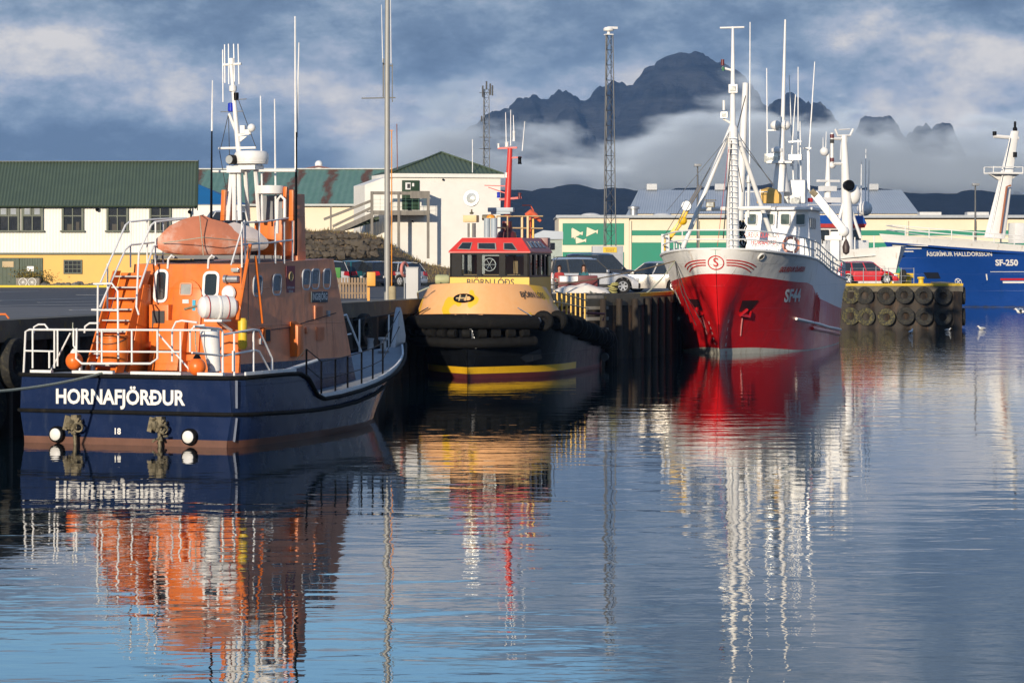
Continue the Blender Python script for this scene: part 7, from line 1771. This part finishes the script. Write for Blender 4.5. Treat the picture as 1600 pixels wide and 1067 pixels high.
# ================================================================== cars
tyre_rub = mat('car_tyre', (.016, .016, .017), .8, 0, .2, 6, spec=.3)
alloy = mat('alloy_rim', (.55, .56, .58), .3, .6, .05)
car_glass = mat('car_glass', (.020, .024, .028), .05, 0, .2, 2, spec=.8)
tail_red = mat('tail_lamp', (.45, .01, .012), .25)
head_clear = mat('head_lamp', (.6, .62, .64), .12, .2)
trim_black = mat('car_trim', (.03, .03, .032), .6)
def car(name, label, paint, loc, rz, L=4.6, W=1.8, H=1.65, hood=.30, cowl=1.0, roof0=.33, roof1=.92, belt=.95, clear=.22, wr=.34, rear_slope=.05, group='parked cars', rails=False, tailgate_glass=True, clad=False, people=0):
    """x ahead (nose at +L/2); side outline lofted across the width with rounded flanks and a tapering cabin"""
    o = thing(name, label, 'car', loc, rz, group)
    hx = L / 2; xa, xb = -hx + L * .18, hx - L * .19           # axles
    # lower body: outline (x, z) clockwise with wheel arches
    top = [(-hx + .02, clear + .25), (-hx, belt * .72), (-hx + .05, belt - .02), (-hx + .2, belt + .02), (hx - L * hood - .05, belt), (hx - L * hood * .6, belt - .07), (hx - .35, belt - .19), (hx - .08, belt - .34), (hx, clear + .32), (hx - .05, clear)]
    def arch(cx):
        return [(cx + (wr + .07) * math.cos(a), max(clear, wr + (wr + .07) * math.sin(a))) for a in [PI * k / 10 for k in range(0, 11)]]
    bot = [(p[0], p[1]) for p in arch(xb)] + [(p[0], p[1]) for p in arch(xa)] + [(-hx + .06, clear)]
    outl = top + bot
    m = MB(); rows = []
    for y, k, dz in ((-W / 2 + .0, .965, 0), (-W / 2 + .05, .995, .0), (-W / 4, 1, .02), (0, 1.0, .03), (W / 4, 1, .02), (W / 2 - .05, .995, 0), (W / 2, .965, 0)):
        rows.append([(x * k - (.12 * (abs(y) / (W / 2)) ** 2 if x > hx - .5 else 0) + (.10 * (abs(y) / (W / 2)) ** 2 if x < -hx + .3 else 0), y, z + (dz if z > .6 else 0) - (.03 if abs(y) > W / 2 - .01 and z > belt - .1 else 0)) for x, z in outl])
    # flanks closed with strips between belt line and sill
    m.grid(rows, closed=True)
    for r_ in (rows[0], rows[-1]):
        # fan of vertical strips from top outline to bottom outline
        xs_ = sorted(set([round(-hx + .1 + i * (L - .2) / 60, 4) for i in range(61)]))
        y = r_[0][1]; tp_ = [(p[0], p[2]) for p in r_[:len(top)]]
        def up_(x): return interp(sorted(tp_[1:-1]), x) if x > tp_[1][0] else tp_[1][1]
        def dn_(x):
            for c_ in (xa, xb):
                if abs(x - c_) < wr + .07: return wr + math.sqrt(max(0, (wr + .07) ** 2 - (x - c_) ** 2))
            return clear
        g0 = [(x, y, dn_(x)) for x in xs_]; gm = [(x, y * 1.0 + (.03 if y > 0 else -.03), lerp(dn_(x), up_(x), .6)) for x in xs_]; g1 = [(x, y, up_(x)) for x in xs_]
        m.grid([g0, gm, g1])
    body = m.build('body', paint, o, angle=35, fix=True)
    # cabin
    c0 = -hx + .10 + rear_slope * .2; c1 = hx - L * hood; r0_ = -hx + .25 + rear_slope; r1_ = c1 - .75
    cz = belt - .03; rz_ = H - .07; wb_, wt_ = W / 2 - .05, W / 2 - .22
    def cring(x0, x1, y, z): return [(x0, -y, z), (x0, y, z), (x1, y, z), (x1, -y, z)]
    m = MB(); m.grid([cring(c0, c1, wb_, cz), cring(r0_, r1_, wt_, rz_)], closed=True); m.build('windows', car_glass, o, angle=20)
    m = MB(); rr2 = []
    for y, dz in ((-wt_ - .02, -.05), (-wt_ + .1, 0), (0, .05), (wt_ - .1, 0), (wt_ + .02, -.05)):
        rr2.append([(r0_ - .05, y, rz_ + dz - .02), (r0_ + .2, y, rz_ + dz + .045), ((r0_ + r1_) / 2, y, rz_ + dz + .07), (r1_ - .2, y, rz_ + dz + .045), (r1_ + .04, y, rz_ + dz - .02), ((r0_ + r1_) / 2, y, rz_ - .06)])
    m.grid(rr2, closed=True); m.build('roof', paint, o, angle=50)
    for s_ in (-1, 1):
        m = MB()
        def sd(x, t): 
            return Vector((x, s_ * (lerp(wb_, wt_, t) + .012), lerp(cz, rz_, t)))
        for (xb_, xt_, w_) in ((c0 + .05, r0_ + .05, .14), (c0 + (c1 - c0) * .30, r0_ + (r1_ - r0_) * .30, .08), (c0 + (c1 - c0) * .60, r0_ + (r1_ - r0_) * .66, .07), (c1 - .04, r1_ - .03, .07)):
            a, b = sd(xb_, 0), sd(xt_, 1); m = MB(); m.prism([a - Vector((w_ / 2, 0, 0)), a + Vector((w_ / 2, 0, 0)), b + Vector((w_ / 2, 0, 0)), b - Vector((w_ / 2, 0, 0))], (0, -s_ * .03, 0)); m.build('window_pillar', paint if not clad else trim_black, o)
        m = MB(); m.bar((c0 + .1, s_ * (W / 2 + .0), belt - .005), (c1, s_ * (W / 2 + .0), belt - .005), .02, .03); m.build('belt_strip', trim_black, o)
        m = MB(); m.box((c1 - .25, s_ * (W / 2 + .10), belt + .07), (.14, .2, .15)); m.build('mirror', paint, o, bevel=.03)
        for k in (.34, .62): m = MB(); m.box((lerp(c0, c1, k) - .12, s_ * (W / 2 + .02), belt - .16), (.16, .03, .03)); m.build('door_handle', trim_black, o)
        m = MB(); xd = lerp(c0, c1, .62)
        for xd in (lerp(c0, c1, .30), lerp(c0, c1, .64), c1 + .02): m.box((xd, s_ * (W / 2 + .006), (belt + clear) / 2 + .05), (.012, .03, belt - clear - .2))
        m.build('door_gap', trim_black, o)
        m = MB(); m.box((hx - .16, s_ * (W / 2 - .26), belt - .32), (.22, .42, .17)); m.build('headlight', head_clear, o, bevel=.04)
        m = MB(); m.prism([(-hx + .0, s_ * (W / 2 - .04), belt - .28), (-hx - .015, s_ * (W / 2 - .42), belt - .22), (-hx + .02, s_ * (W / 2 - .36), belt + .0), (-hx + .12, s_ * (W / 2 - .05), belt - .0)], (.18, s_ * .035, 0)); m.build('tail_light', tail_red, o)
        for cx in (xa, xb):
            w_ = s_ * (W / 2 - .10)
            m = MB(); m.lathe([(wr * .62, -.10), (wr * .9, -.11), (wr, -.07), (wr, .07), (wr * .9, .11), (wr * .62, .10)], (cx, w_, wr), (0, s_, 0), 24); wh_ = m.build('wheel', tyre_rub, o)
            m = MB(); m.lathe([(wr * .64, .06), (wr * .64, .11), (wr * .57, .09), (wr * .1, .07), (.0, .08)], (cx, w_, wr), (0, s_, 0), 24); 
            m.build('rim', mat('dark_rim', (.10, .10, .11), .5, .4), wh_); m = MB()
            for k in range(6): a = k * PI / 3; m.bar((cx, w_ + s_ * .105, wr), (cx + wr * .58 * math.cos(a), w_ + s_ * .115, wr + wr * .58 * math.sin(a)), .075, .02, up=(0, 1, 0))
            m.torus((cx, w_ + s_ * .10, wr), (0, 1, 0), wr * .60, .022, 24, 6); m.build('spokes', alloy, wh_)
        if rails: m = MB(); m.tube([(r0_ + .1, s_ * (wt_ - .02), rz_ + .03), (r0_ + .2, s_ * (wt_ - .02), rz_ + .12), (r1_ - .3, s_ * (wt_ - .02), rz_ + .13), (r1_ - .15, s_ * (wt_ - .02), rz_ + .04)], .022, 6); m.build('roof_rail', trim_black, o)
    m = MB(); m.box((hx - .06, 0, clear + .13), (.18, W * .86, .24)); m.build('front_bumper', trim_black if clad else paint, o, bevel=.05); m = MB(); m.box((-hx + .05, 0, clear + .13), (.16, W * .88, .26)); m.build('rear_bumper', paint if not clad else trim_black, o, bevel=.05)
    m = MB(); m.box((hx - .03, 0, belt - .34), (.08, W * .42, .12)); m.build('grille', trim_black, o, bevel=.02); m = MB(); m.box((-hx - .005, 0, belt - .35), (.03, .5, .12)); m.build('number_plate', white, o)
    m = MB(); m.box((0, 0, clear + .28), (L * .86, W * .8, .3)); m.build('underbody', trim_black, o)
    if clad:
        for s_ in (-1, 1): m = MB(); m.box((0, s_ * (W / 2 + .02), clear + .13), (L * .44, .05, .16)); m.build('sill', trim_black, o, bevel=.02)
    for k in range(people):
        m = MB(); m.lathe([(.02, 0), (.20, .05), (.21, .35), (.08, .48), (.07, .52), (.11, .60), (.12, .70), (.07, .80), (0, .82)], (.1 - .8 * k, .35, .62), seg=12); m.build('seat', trim_black, o)
    return o
def paint(name, c, metal=.35): return mat(name, c, .25, metal, .03, 1, coat=.8)
GC = QZ + .006
def carat(px, D): return (at(px, 400, D).x, D, GC)
car('sport_utility_car', 'silver estate SUV with black bumper parked nose right beside the quay', paint('silver_car_paint', (.58, .59, .61)), (at(926, 400, 146.5).x, 146.5, GC), R(4), L=4.5, W=1.85, H=1.74, belt=1.02, wr=.37, clear=.26, rails=True, clad=True)
car('sport_utility_car', 'dark blue SUV almost hidden behind the silver one', paint('dark_blue_car_paint', (.02, .025, .04)), (at(950, 400, 156).x, 156, GC), R(2), L=4.8, W=1.9, H=1.98, belt=1.15, wr=.38, clear=.28)
car('estate_car', 'pale champagne car parked between the silver SUV and the red ship', paint('champagne_car_paint', (.52, .49, .44)), (at(1012, 400, 152).x, 152, GC), R(172), L=4.5, W=1.78, H=1.55, belt=.93)
car('small_car', 'bright red small car standing on the pier behind a steel rail', paint('red_car_paint', (.55, .012, .02), .1), (at(1355, 400, 207).x, 207, GC), R(-4), L=4.2, W=1.72, H=1.55, hood=.22, belt=.92, people=2)
car('hatchback', 'white hatchback at the left end of the row below the boulder wall', paint('white_car_paint', (.62, .62, .62), 0), (at(508, 400, 187).x, 187, GC), R(115), L=4.0, W=1.75, H=1.60, belt=.95, rear_slope=.15)
car('hatchback', 'teal hatchback parked between the white and the dark car', paint('teal_car_paint', (.015, .13, .15)), (at(541, 400, 189).x, 189, GC), R(125), L=4.1, W=1.75, H=1.62, belt=.95, rear_slope=.15)
car('estate_car', 'dark blue estate car parked between the teal and the silver car', paint('midnight_car_paint', (.02, .026, .045)), (at(574, 400, 188.5).x, 188.5, GC), R(125), L=4.5, W=1.8, H=1.58, belt=.95, rear_slope=.2)
car('saloon_car', 'silver car behind the tall grey pole', paint('pale_silver_car_paint', (.50, .53, .56)), (at(613, 400, 188.5).x, 188.5, GC), R(140), L=4.5, W=1.8, H=1.52, belt=.93, rear_slope=.3)
# white van peeping behind the cabin roof
car('white_van', 'white van parked far back, only its roof and windscreen showing above the dinghy', paint('van_white_paint', (.62, .62, .60), 0), (at(336, 400, 203).x, 203, 5.6), R(200), L=4.6, W=1.9, H=2.3, belt=1.2)
tag(MB().prism([(at(300, 0, 203).x, 200.5, QZ), (at(410, 0, 203).x, 200.5, QZ), (at(410, 0, 203).x, 208, QZ), (at(300, 0, 203).x, 208, QZ)], (0, 0, 2.7)).build('raised_yard', concrete), kind='structure')

# ================================================================== people on the quay
skin = mat('skin', (.55, .30, .20), .5, 0, .05, 8); hair = mat('dark_hair', (.035, .015, .008), .6, 0, .3, 20)
def person(label, loc, rz, jacket, trousers, long_hair=True, seat_h=.45):
    o = thing('person', label, 'person', loc, rz)
    # one continuous skinned body, seated facing +x
    J = {'pel': (0, 0, seat_h + .08), 'wai': (-.01, 0, seat_h + .26), 'che': (0, 0, seat_h + .44), 'nec': (.0, 0, seat_h + .60), 'hdb': (.02, 0, seat_h + .68), 'hd': (.03, 0, seat_h + .78), 'hdt': (.02, 0, seat_h + .87)}
    rad = {'pel': .15, 'wai': .13, 'che': .15, 'nec': .055, 'hdb': .065, 'hd': .085, 'hdt': .065}
    E = [('pel', 'wai'), ('wai', 'che'), ('che', 'nec'), ('nec', 'hdb'), ('hdb', 'hd'), ('hd', 'hdt')]
    for s_, n in ((1, 'l'), (-1, 'r')):
        J.update({n + 'sh': (0, s_ * .18, seat_h + .53), n + 'el': (.05, s_ * .24, seat_h + .27), n + 'wr': (.26, s_ * .14, seat_h + .17), n + 'hp': (.03, s_ * .10, seat_h + .05), n + 'kn': (.44, s_ * .13, seat_h + .05), n + 'an': (.42, s_ * .12, .10), n + 'to': (.60, s_ * .13, .05)})
        rad.update({n + 'sh': .07, n + 'el': .05, n + 'wr': .035, n + 'hp': .10, n + 'kn': .075, n + 'an': .05, n + 'to': .04})
        E += [('che', n + 'sh'), (n + 'sh', n + 'el'), (n + 'el', n + 'wr'), ('pel', n + 'hp'), (n + 'hp', n + 'kn'), (n + 'kn', n + 'an'), (n + 'an', n + 'to')]
        for f in range(5):
            a = (f - 1.5) * .022; L_ = (.085, .095, .088, .07, .05)[f]
            k1, k2 = n + 'f%d' % f, n + 'g%d' % f
            if f < 4: J[k1] = (.30, s_ * (.14 - a), seat_h + .165); J[k2] = (.30 + L_, s_ * (.14 - a), seat_h + .145)
            else: J[k1] = (.29, s_ * .10, seat_h + .17); J[k2] = (.33, s_ * .075, seat_h + .16)
            rad[k1] = .011; rad[k2] = .008; E += [(n + 'wr', k1), (k1, k2)]
    keys = list(J); me = bpy.data.meshes.new('body'); me.from_pydata([J[k] for k in keys], [(keys.index(a), keys.index(b)) for a, b in E], [])
    b = bpy.data.objects.new('body', me); C.objects.link(b); b.parent = o
    sk = b.modifiers.new('skin', 'SKIN'); ss = b.modifiers.new('sub', 'SUBSURF'); ss.levels = ss.render_levels = 1
    for i, k in enumerate(keys): me.skin_vertices[0].data[i].radius = (rad[k], rad[k])
    me.skin_vertices[0].data[0].use_root = True
    dg = bpy.context.evaluated_depsgraph_get(); nm = bpy.data.meshes.new_from_object(b.evaluated_get(dg)); b.modifiers.clear(); b.data = nm; nm.name = 'body'
    for mt in (skin, jacket, trousers): nm.materials.append(mt)
    for p in nm.polygons:
        c = p.center; p.use_smooth = True
        p.material_index = 0 if (c.z > seat_h + .60 or (c.x > .25 and c.z > seat_h + .11 and abs(c.y) < .2 and c.x < .42 and c.z < seat_h + .19)) else (1 if c.z > seat_h + .13 else 2)
    m = MB(); m.sphere((-.005, 0, seat_h + .815), .135, (.95, .92, 1.08), 14, 10)
    if long_hair: m.tube([(-.05, 0, seat_h + .82), (-.06, 0, seat_h + .66), (-.05, 0, seat_h + .48)], [.10, .10, .06], 10); [m.tube([(.0, s_ * .075, seat_h + .84), (.02, s_ * .09, seat_h + .70), (.06, s_ * .10, seat_h + .52)], [.04, .035, .02], 7) for s_ in (-1, 1)]
    # open the face: push hair off the front
    m.v = [Vector((min(v.x, .045 + max(0, (v.z - seat_h - .86)) * .8), v.y, v.z)) if v.z < seat_h + .87 and abs(v.y) < .07 else v for v in m.v]
    m.build('hair', hair, o)
    m = MB(); m.sphere((.118, 0, seat_h + .765), .016, (1, .8, 1.3), 8, 6); m.build('nose', skin, o)
    for s_ in (-1, 1): m = MB(); m.sphere((.108, s_ * .03, seat_h + .79), .010, nu=8, nv=6); m.build('eye', dark_letter, o)
    m = MB(); m.box((.108, 0, seat_h + .728), (.01, .04, .008)); m.build('mouth', mat('lips', (.35, .08, .07), .5), o)
    return o
bench = thing('maroon_bench', 'long maroon barrier with a white sign in front of the silver SUV', 'barrier', (at(903, 440, 140.2).x, 140.2, QZ), R(-3))
bz = lambda py: at(0, py, 140.2).z - QZ
m = MB(); m.box((0, 0, bz(439.7)), (1.85, .22, bz(430.5) - bz(449))); m.box((-.85, 0, bz(446) / 2), (.2, .2, bz(446))); m.box((.6, .0, bz(446) / 2), (.2, .2, bz(446))); m.build('body', maroon, bench, bevel=.05)
m = MB(); m.box((-.42, -.125, bz(436)), (.85, .03, .26)); q = m.build('sign', white, bench); 
bn = thing('quay_box', 'low wooden box the seated people rest on behind the maroon barrier', 'box', (at(900, 440, 141.2).x, 141.2, QZ), 0)
m = MB(); m.box((0, 0, .38), (2.2, .45, .7)); m.build('box', wood_grey, bn, bevel=.02); m = MB(); m.box((0, 0, .755), (2.3, .55, .05)); m.build('lid', wood_grey, bn, bevel=.01)
person('person with long dark hair and a teal jacket seated behind the maroon barrier', (at(912, 440, 141.1).x, 141.1, QZ + .03), R(-95), mat('teal_jacket', (.03, .14, .16), .8), mat('dark_jeans', (.03, .035, .05), .9), True, .46)
person('person in a red top seated at the left end of the maroon barrier', (at(874, 440, 141.1).x, 141.1, QZ + .03), R(-95), mat('red_top', (.35, .03, .03), .8), mat('dark_jeans', (.03, .035, .05), .9), False, .44)

# ================================================================== quayside furniture
fen = thing('picket_fence', 'low brown picket fence behind the lifeboat bow on the quay', 'fence', (at(545, 450, 128).x, 128, QZ), 0)
fx = lambda px: (px - 545) * 128 / F
fz = lambda py: at(0, py, 128).z - QZ
for k in range(13):
    x = fx(518) + k * (fx(573) - fx(518)) / 12; m = MB(); m.box((x, 0, fz(434) / 2), (.085, .025, fz(434))); m.build('picket', mat('brown_picket', (.27, .19, .12), .8, 0, .25, 3), fen)
for py in (443, 458): m = MB(); m.box((0, .03, fz(py)), (fx(574) - fx(517), .04, .07)); m.build('rail', mat('brown_picket', (.27, .19, .12), .8), fen)
bx_ = thing('power_post', 'orange electric supply box on a post beside the picket fence', 'power box', (at(577, 450, 119).x, 119, QZ), 0)
ez = lambda py: at(0, py, 119).z - QZ
m = MB(); m.box((-.03, 0, ez(475) / 2 + ez(447) / 2), (.10, .10, ez(447))); m.build('post', mat('orange_post', (.72, .33, .05), .5), bx_); m = MB(); m.box((.08, 0, (ez(425) + ez(447)) / 2), (.34, .22, ez(425) - ez(447))); m.build('box', mat('orange_post', (.72, .33, .05), .5), bx_, bevel=.03)
gb = thing('grey_kiosk', 'plain pale grey kiosk box standing left of the tug bow', 'kiosk', (at(646, 450, 124).x, 124, QZ), R(-12)); kz = at(0, 419, 124).z - QZ
m = MB(); m.box((0, 0, kz / 2), (.52, .5, kz)); m.build('body', mat('kiosk_grey', (.50, .50, .50), .6, 0, .06, 1), gb, bevel=.015); m = MB(); m.box((0, 0, kz + .02), (.56, .54, .05)); m.build('lid', grey_paint, gb, bevel=.01)
lr = thing('lifebuoy_post', 'faded pink lifebuoy hung on a thin post beside the kiosk', 'lifebuoy', (at(632, 450, 127).x, 127, QZ), 0); lz = at(0, 421, 127).z - QZ
m = MB(); m.cyl((0, .06, 0), (0, .06, lz + .35), .03, seg=8); m.build('post', steel, lr); m = MB(); m.torus((0, 0, lz), (.9, -.45, 0), .28, .065, 24, 8); m.build('ring', mat('pink_ring', (.62, .22, .18), .6), lr)
for lab, px, D, h_, r_ in (('short round timber bollard post beside the tall pole', 613, 119, .55, .15),):
    m = MB(); m.lathe([(r_, 0), (r_, h_), (r_ * .8, h_ + .05), (0, h_ + .06)]); o = m.build('timber_bollard', mat('post_wood', (.36, .30, .18), .8, 0, .2, 4)); o.location = (at(px, 460, D).x, D, QZ); tag(o, lab, 'bollard')
wb2 = thing('green_bin', 'small green crate seen in front of the white hatchback', 'bin', (at(523, 450, 150).x, 150, QZ), 0); m = MB(); m.box((0, 0, 1.0), (.6, .6, .55)); m.build('bin', mat('bin_green', (.05, .22, .04), .6), wb2, bevel=.02); m = MB(); m.box((0, 0, .36), (.5, .5, .72)); m.build('stand', wood_grey, wb2)
cv = thing('olive_cover', 'pale olive canister lying on the quay just left of the tug wheelhouse', 'canister', (at(691, 440, 131).x, 131, QZ), 0)
m = MB(); m.lathe([(.02, -.32), (.18, -.3), (.22, -.2), (.22, .2), (.18, .3), (.02, .32)], (0, 0, at(0, 437, 131).z - QZ), (1, 0, 0), 16); m.build('canister', mat('olive_pale', (.42, .42, .22), .6), cv); m = MB(); m.box((0, 0, .3), (.4, .3, .6)); m.build('stand', steel_dark, cv)
# orange hoop at the left edge
hb = thing('orange_hoop', 'orange tubular hoop barrier at the left edge of the quay', 'barrier', (at(-3, 500, 80).x, 80, QZ), R(80)); m = MB(); hz = at(0, 491, 80).z - QZ
m.tube([(-.0, -.28, 0), (0, -.28, hz - .1), (0, -.2, hz), (0, .5, hz), (0, .58, hz - .1), (0, .58, 0)], .03, 8); m.build('hoop', mat('hoop_orange', (.75, .18, .03), .45), hb); hb.rotation_euler = (0, 0, R(90))
# white tarpaulin heap and timber fender between tug and red ship
th = MB(); rows = []
cx_, cD = at(908, 452, 139.6).x, 139.6
for j in range(15):
    row = []
    for i in range(31):
        u = i / 30 * 2 - 1; v = j / 14 * 2 - 1; e = max(0, 1 - abs(u) ** 2.4) * max(0, 1 - abs(v) ** 2.2); row.append((cx_ + u * 1.35, cD + v * .5, QZ + .11 + .48 * e ** .6 * (.75 + .45 * noise.noise(Vector((u * 2.2, v * 2, 3))))))
    rows.append(row)
th.grid(rows); th.m = [0] * len(th.f); tag(th.build('white_tarpaulin', mat('white_tarp', (.66, .62, .57), .7, 0, .1, 3, bump=.02, bscale=4), angle=60), 'crumpled white tarpaulin heap on the quay edge behind the yellow rail', 'tarpaulin')
tfm = thing('timber_fender', 'weathered timber fender frame hanging on the quay wall right of the yellow rail', 'fender frame', (3.9, 137.4, 1.0), R(47))
for z in (.35, .85, 1.35, 1.85): m = MB(); m.box((0, 0, z), (1.5, .14, .16)); m.build('plank', wood_grey, tfm, bevel=.01)
for x in (-.65, -.35, .0, .65): m = MB(); m.box((x, .12, 1.1), (.14, .12, 1.9)); m.build('upright', wood_grey, tfm, bevel=.01)
nt_ = MB(); rnd = random.Random(3)
for k in range(7): a = rnd.uniform(0, 6); nt_.torus((at(958, 450, 140.3).x + rnd.uniform(-.1, .1), 140.3, QZ + .12 + .07 * k), (rnd.uniform(-.3, .3), rnd.uniform(-.3, .3), 1), rnd.uniform(.12, .2), .035, 14, 6)
tag(nt_.build('rope_coil', mat('yellow_green_rope', (.36, .33, .12), .9, 0, .3, 20)), 'yellowish mooring rope wound on the bollard below the silver SUV nose', 'rope coil')
# ---- big tyres on the pier head
def big_tyre(mt):
    m = tyre_mesh(.60, .17, (0, 1, 0))
    o = m.build('pier_tyre', mt); return o
lichen = mat('lichen_tyre', (.035, .034, .026), .85, 0, .4, 5, bump=.01, dirt=(.22, .19, .06), dirt_amt=.7, dirt_scale=(3, 3, 3)); plain_t = mat('pier_rubber', (.022, .022, .021), .8, 0, .4, 5, bump=.008, dirt=(.09, .08, .05), dirt_amt=.6, dirt_scale=(3, 3, 3), spec=.3)
for ri, (py, xs_) in enumerate(((461, (1329, 1351, 1384, 1413, 1443, 1473)), (494, (1329, 1353, 1385, 1415, 1444, 1473)))):
    for k, px in enumerate(xs_):
        D = 199.45 - .0 * k; o = big_tyre(lichen if (k == 0 or (ri == 1 and k < 3)) else plain_t); p = at(px, py + (k % 3) * .8, D); o.location = p; o.rotation_euler = (R(4), R(k * 37), R(random.Random(k + ri * 9).uniform(-5, 5)))
        row_n = ('upper', 'lower')[ri]; pos = ('leftmost, beside the red ship', 'second from the left', 'third from the left', 'third from the pier corner', 'second from the pier corner', 'last before the pier corner')[k]
        tag(o, 'tyre in the %s row on the pier head, %s' % (row_n, pos), 'tyre', 'tyres hung on the pier head')
for ri, py in enumerate((462, 495)):
    for k in range(2):
        o = big_tyre(plain_t); p = at(1490, py, 200.9 + k * 1.6); o.location = (30.30 + k * .1, 200.9 + k * 1.6, p.z); o.rotation_euler = (0, 0, R(86)); tag(o, 'black tyre on the right flank of the pier, %s row, %s' % (('upper', 'lower')[ri], ('nearer the corner', 'further back')[k]), 'tyre', 'tyres hung on the pier head')
for k, (x, y, z) in enumerate(((at(12, 560, 76).x, 76, 1.9), (at(3, 640, 74).x, 74.5, .9), (at(38, 560, 79).x, 79.4, 2.0))):
    o = big_tyre(plain_t); P_ = Vector((x, y, z)); o.location = P_ + Vector((-.15, 0, 0)); o.rotation_euler = (0, 0, R(75)); o.scale = (1.1, 1, 1.1)
    # set against the quay face
    t_ = (y - 75) / 41; ex = lerp(-13.4, -4.4, t_); o.location = (ex + .52, y, z)
    tag(o, ('black tyre on the quay wall just left of the lifeboat rail', 'lowest black tyre at the left picture edge beside the lifeboat stern', 'black tyre behind the left end of the lifeboat stern rail')[k], 'tyre', 'tyres on the near quay wall')
for k, y in enumerate((100, 104.5, 109, 113)):
    o = big_tyre(plain_t); t_ = (y - 75) / 41; o.location = (lerp(-13.4, -4.4, t_) + .55, y, 2.0 - .2 * (k % 2)); o.rotation_euler = (0, 0, R(75)); tag(o, 'black tyre on the shaded wall behind the lifeboat bow, %s' % ('furthest left', 'second from left', 'second from right', 'nearest the tug')[k], 'tyre', 'tyres on the near quay wall')
# ---- railing, bollards on the pier
pr = thing('steel_railing', 'thin steel railing with wire along the pier beside the red car', 'railing', (22.8, 201.2, QZ), 0)
for k in range(6): tb('post', [(k * .85, 0, 0), (k * .85, 0, 1.15)], .028, steel, pr)
tb('gate_panel', [(1.7, 0, .15), (1.7, 0, 1.25), (2.3, 0, 1.25), (2.3, 0, .15)], .025, steel, pr)
for h in (1.1, .6, .25): tb('rail', [(0, 0, h), (4.25, 0, h)], .016, steel, pr)
for k, (px, D, w_) in enumerate(((1439, 201.3, .5), (1419, 214, .4))):
    o = thing('bollard', ('squat yellow bollard at the front edge of the pier', 'small yellow mooring bollard at the back of the pier')[k], 'bollard', (at(px, 440, D).x, D, QZ + .1), 0); m = MB(); m.lathe([(.24, -.1), (.2, .0), (.17, .1), (.17, .28), (.25, .32), (.25, .42), (.1, .46), (0, .46)], seg=16); m.build('body', mat('bollard_yellow', (.70, .46, .02), .5, 0, .12, 4), o)
o = thing('tyre_stack', 'black tyre lying against the yellow block at the back of the pier', 'tyre', (at(1411, 435, 213).x, 213, QZ), 0); m = tyre_mesh(.5, .15, (1, .2, 0), (0, 0, .5)); m.build('tyre', plain_t, o)
o = thing('yellow_block', 'low yellow painted block behind the tyre on the pier', 'block', (at(1406, 435, 214.6).x, 214.6, QZ), 0); m = MB(); m.box((0, 0, .55), (2.0, .4, .35)); m.box((-.7, 0, .2), (.25, .35, .4)); m.box((.7, 0, .2), (.25, .35, .4)); m.build('block', mat('bollard_yellow', (.70, .46, .02), .5), o, bevel=.02)
# ---- gulls on the water
gull_w = mat('gull_white', (.75, .75, .73), .7); gull_g = mat('gull_grey', (.30, .31, .33), .7)
def gull(label, px, py, rz, s=1.0, flying=False):
    D = CAMZ * F / (py - HOR) ; z = 0
    if flying: D = 165; z = at(px, py, D).z
    o = thing('gull', label, 'gull', (at(px, py, D).x, D, z), rz, 'gulls by the pier')
    m = MB(); m.tube([(-.26, 0, .06), (-.15, 0, .09), (0, 0, .08), (.12, 0, .09), (.18, 0, .17), (.23, 0, .21), (.27, 0, .20)], [.01, .055, .085, .075, .04, .045, .02], 10); m.v = [v * s for v in m.v]; m.build('body', gull_w, o)
    m = MB(); m.tube([Vector((.26, 0, .195)) * s, Vector((.33, 0, .18)) * s], [.014 * s, .004], 6); m.build('beak', mat('beak_yellow', (.6, .4, .05), .5), o)
    for t_ in (-1, 1):
        m = MB()
        if flying: m.prism([Vector(q) * s for q in ((.08, t_ * .04, .13), (.12, t_ * .30, .24), (.02, t_ * .66, .16), (-.05, t_ * .62, .15), (-.06, t_ * .30, .21), (-.09, t_ * .04, .12))], (0, 0, .012))
        else: m.prism([Vector(q) * s for q in ((.10, t_ * .06, .13), (.0, t_ * .085, .14), (-.20, t_ * .05, .10), (-.32, t_ * .015, .10), (-.14, t_ * .06, .06), (.06, t_ * .08, .07))], (0, t_ * .012, 0))
        m.build('wing', gull_g if not flying else gull_w, o)
    return o
gull('white gull in flight low over the water at the right edge', 1595, 490, R(160), 1.25, True)
gull('white gull floating just below the pier tyres', 1423, 521, R(60), 1.2)
gull('gull floating in open water to the right of the pier', 1534, 515, R(190), 1.1)
gull('tiny gull floating nearest the pier corner', 1481, 517, R(10), .8)

# ---- timber rubbing piles standing against the quay wall between the tug and the red ship
rub = mat('rubbing_pile_wood', (.035, .025, .017), .9, 0, .4, 2, bump=.02, bscale=6, stretch=(3, 3, .3), dirt=(.02, .02, .014), dirt_amt=.6, dirt_scale=(2, 2, .5))
for k in range(7):
    a, b = Vector((-.9, 133, 0)), Vector((5.6, 139.5, 0)); c_, e = Vector((5.6, 139.5, 0)), Vector((7.4, 147, 0))
    t = (.72, .84, .96)[k] if k < 3 else (.12, .34, .58, .82)[k - 3]; p = a.lerp(b, t) if k < 3 else c_.lerp(e, t); d = ((b - a) if k < 3 else (e - c_)).normalized(); n = Vector((d.y, -d.x, 0))
    m = MB(); m.tube([(0, 0, -1.2), (0, 0, 1.0), (.02, .01, 2.75)], [.17, .16, .15], 10); m.sphere((.02, .01, 2.74), .15, (1, 1, .3), 10, 6)
    o = m.build('rubbing_pile', rub); o.location = p + n * .56; o.rotation_euler = (0, 0, k * 1.3)
    tag(o, 'dark timber pile against the quay wall between the tug and the red ship', 'pile', 'timber piles between tug and red ship')
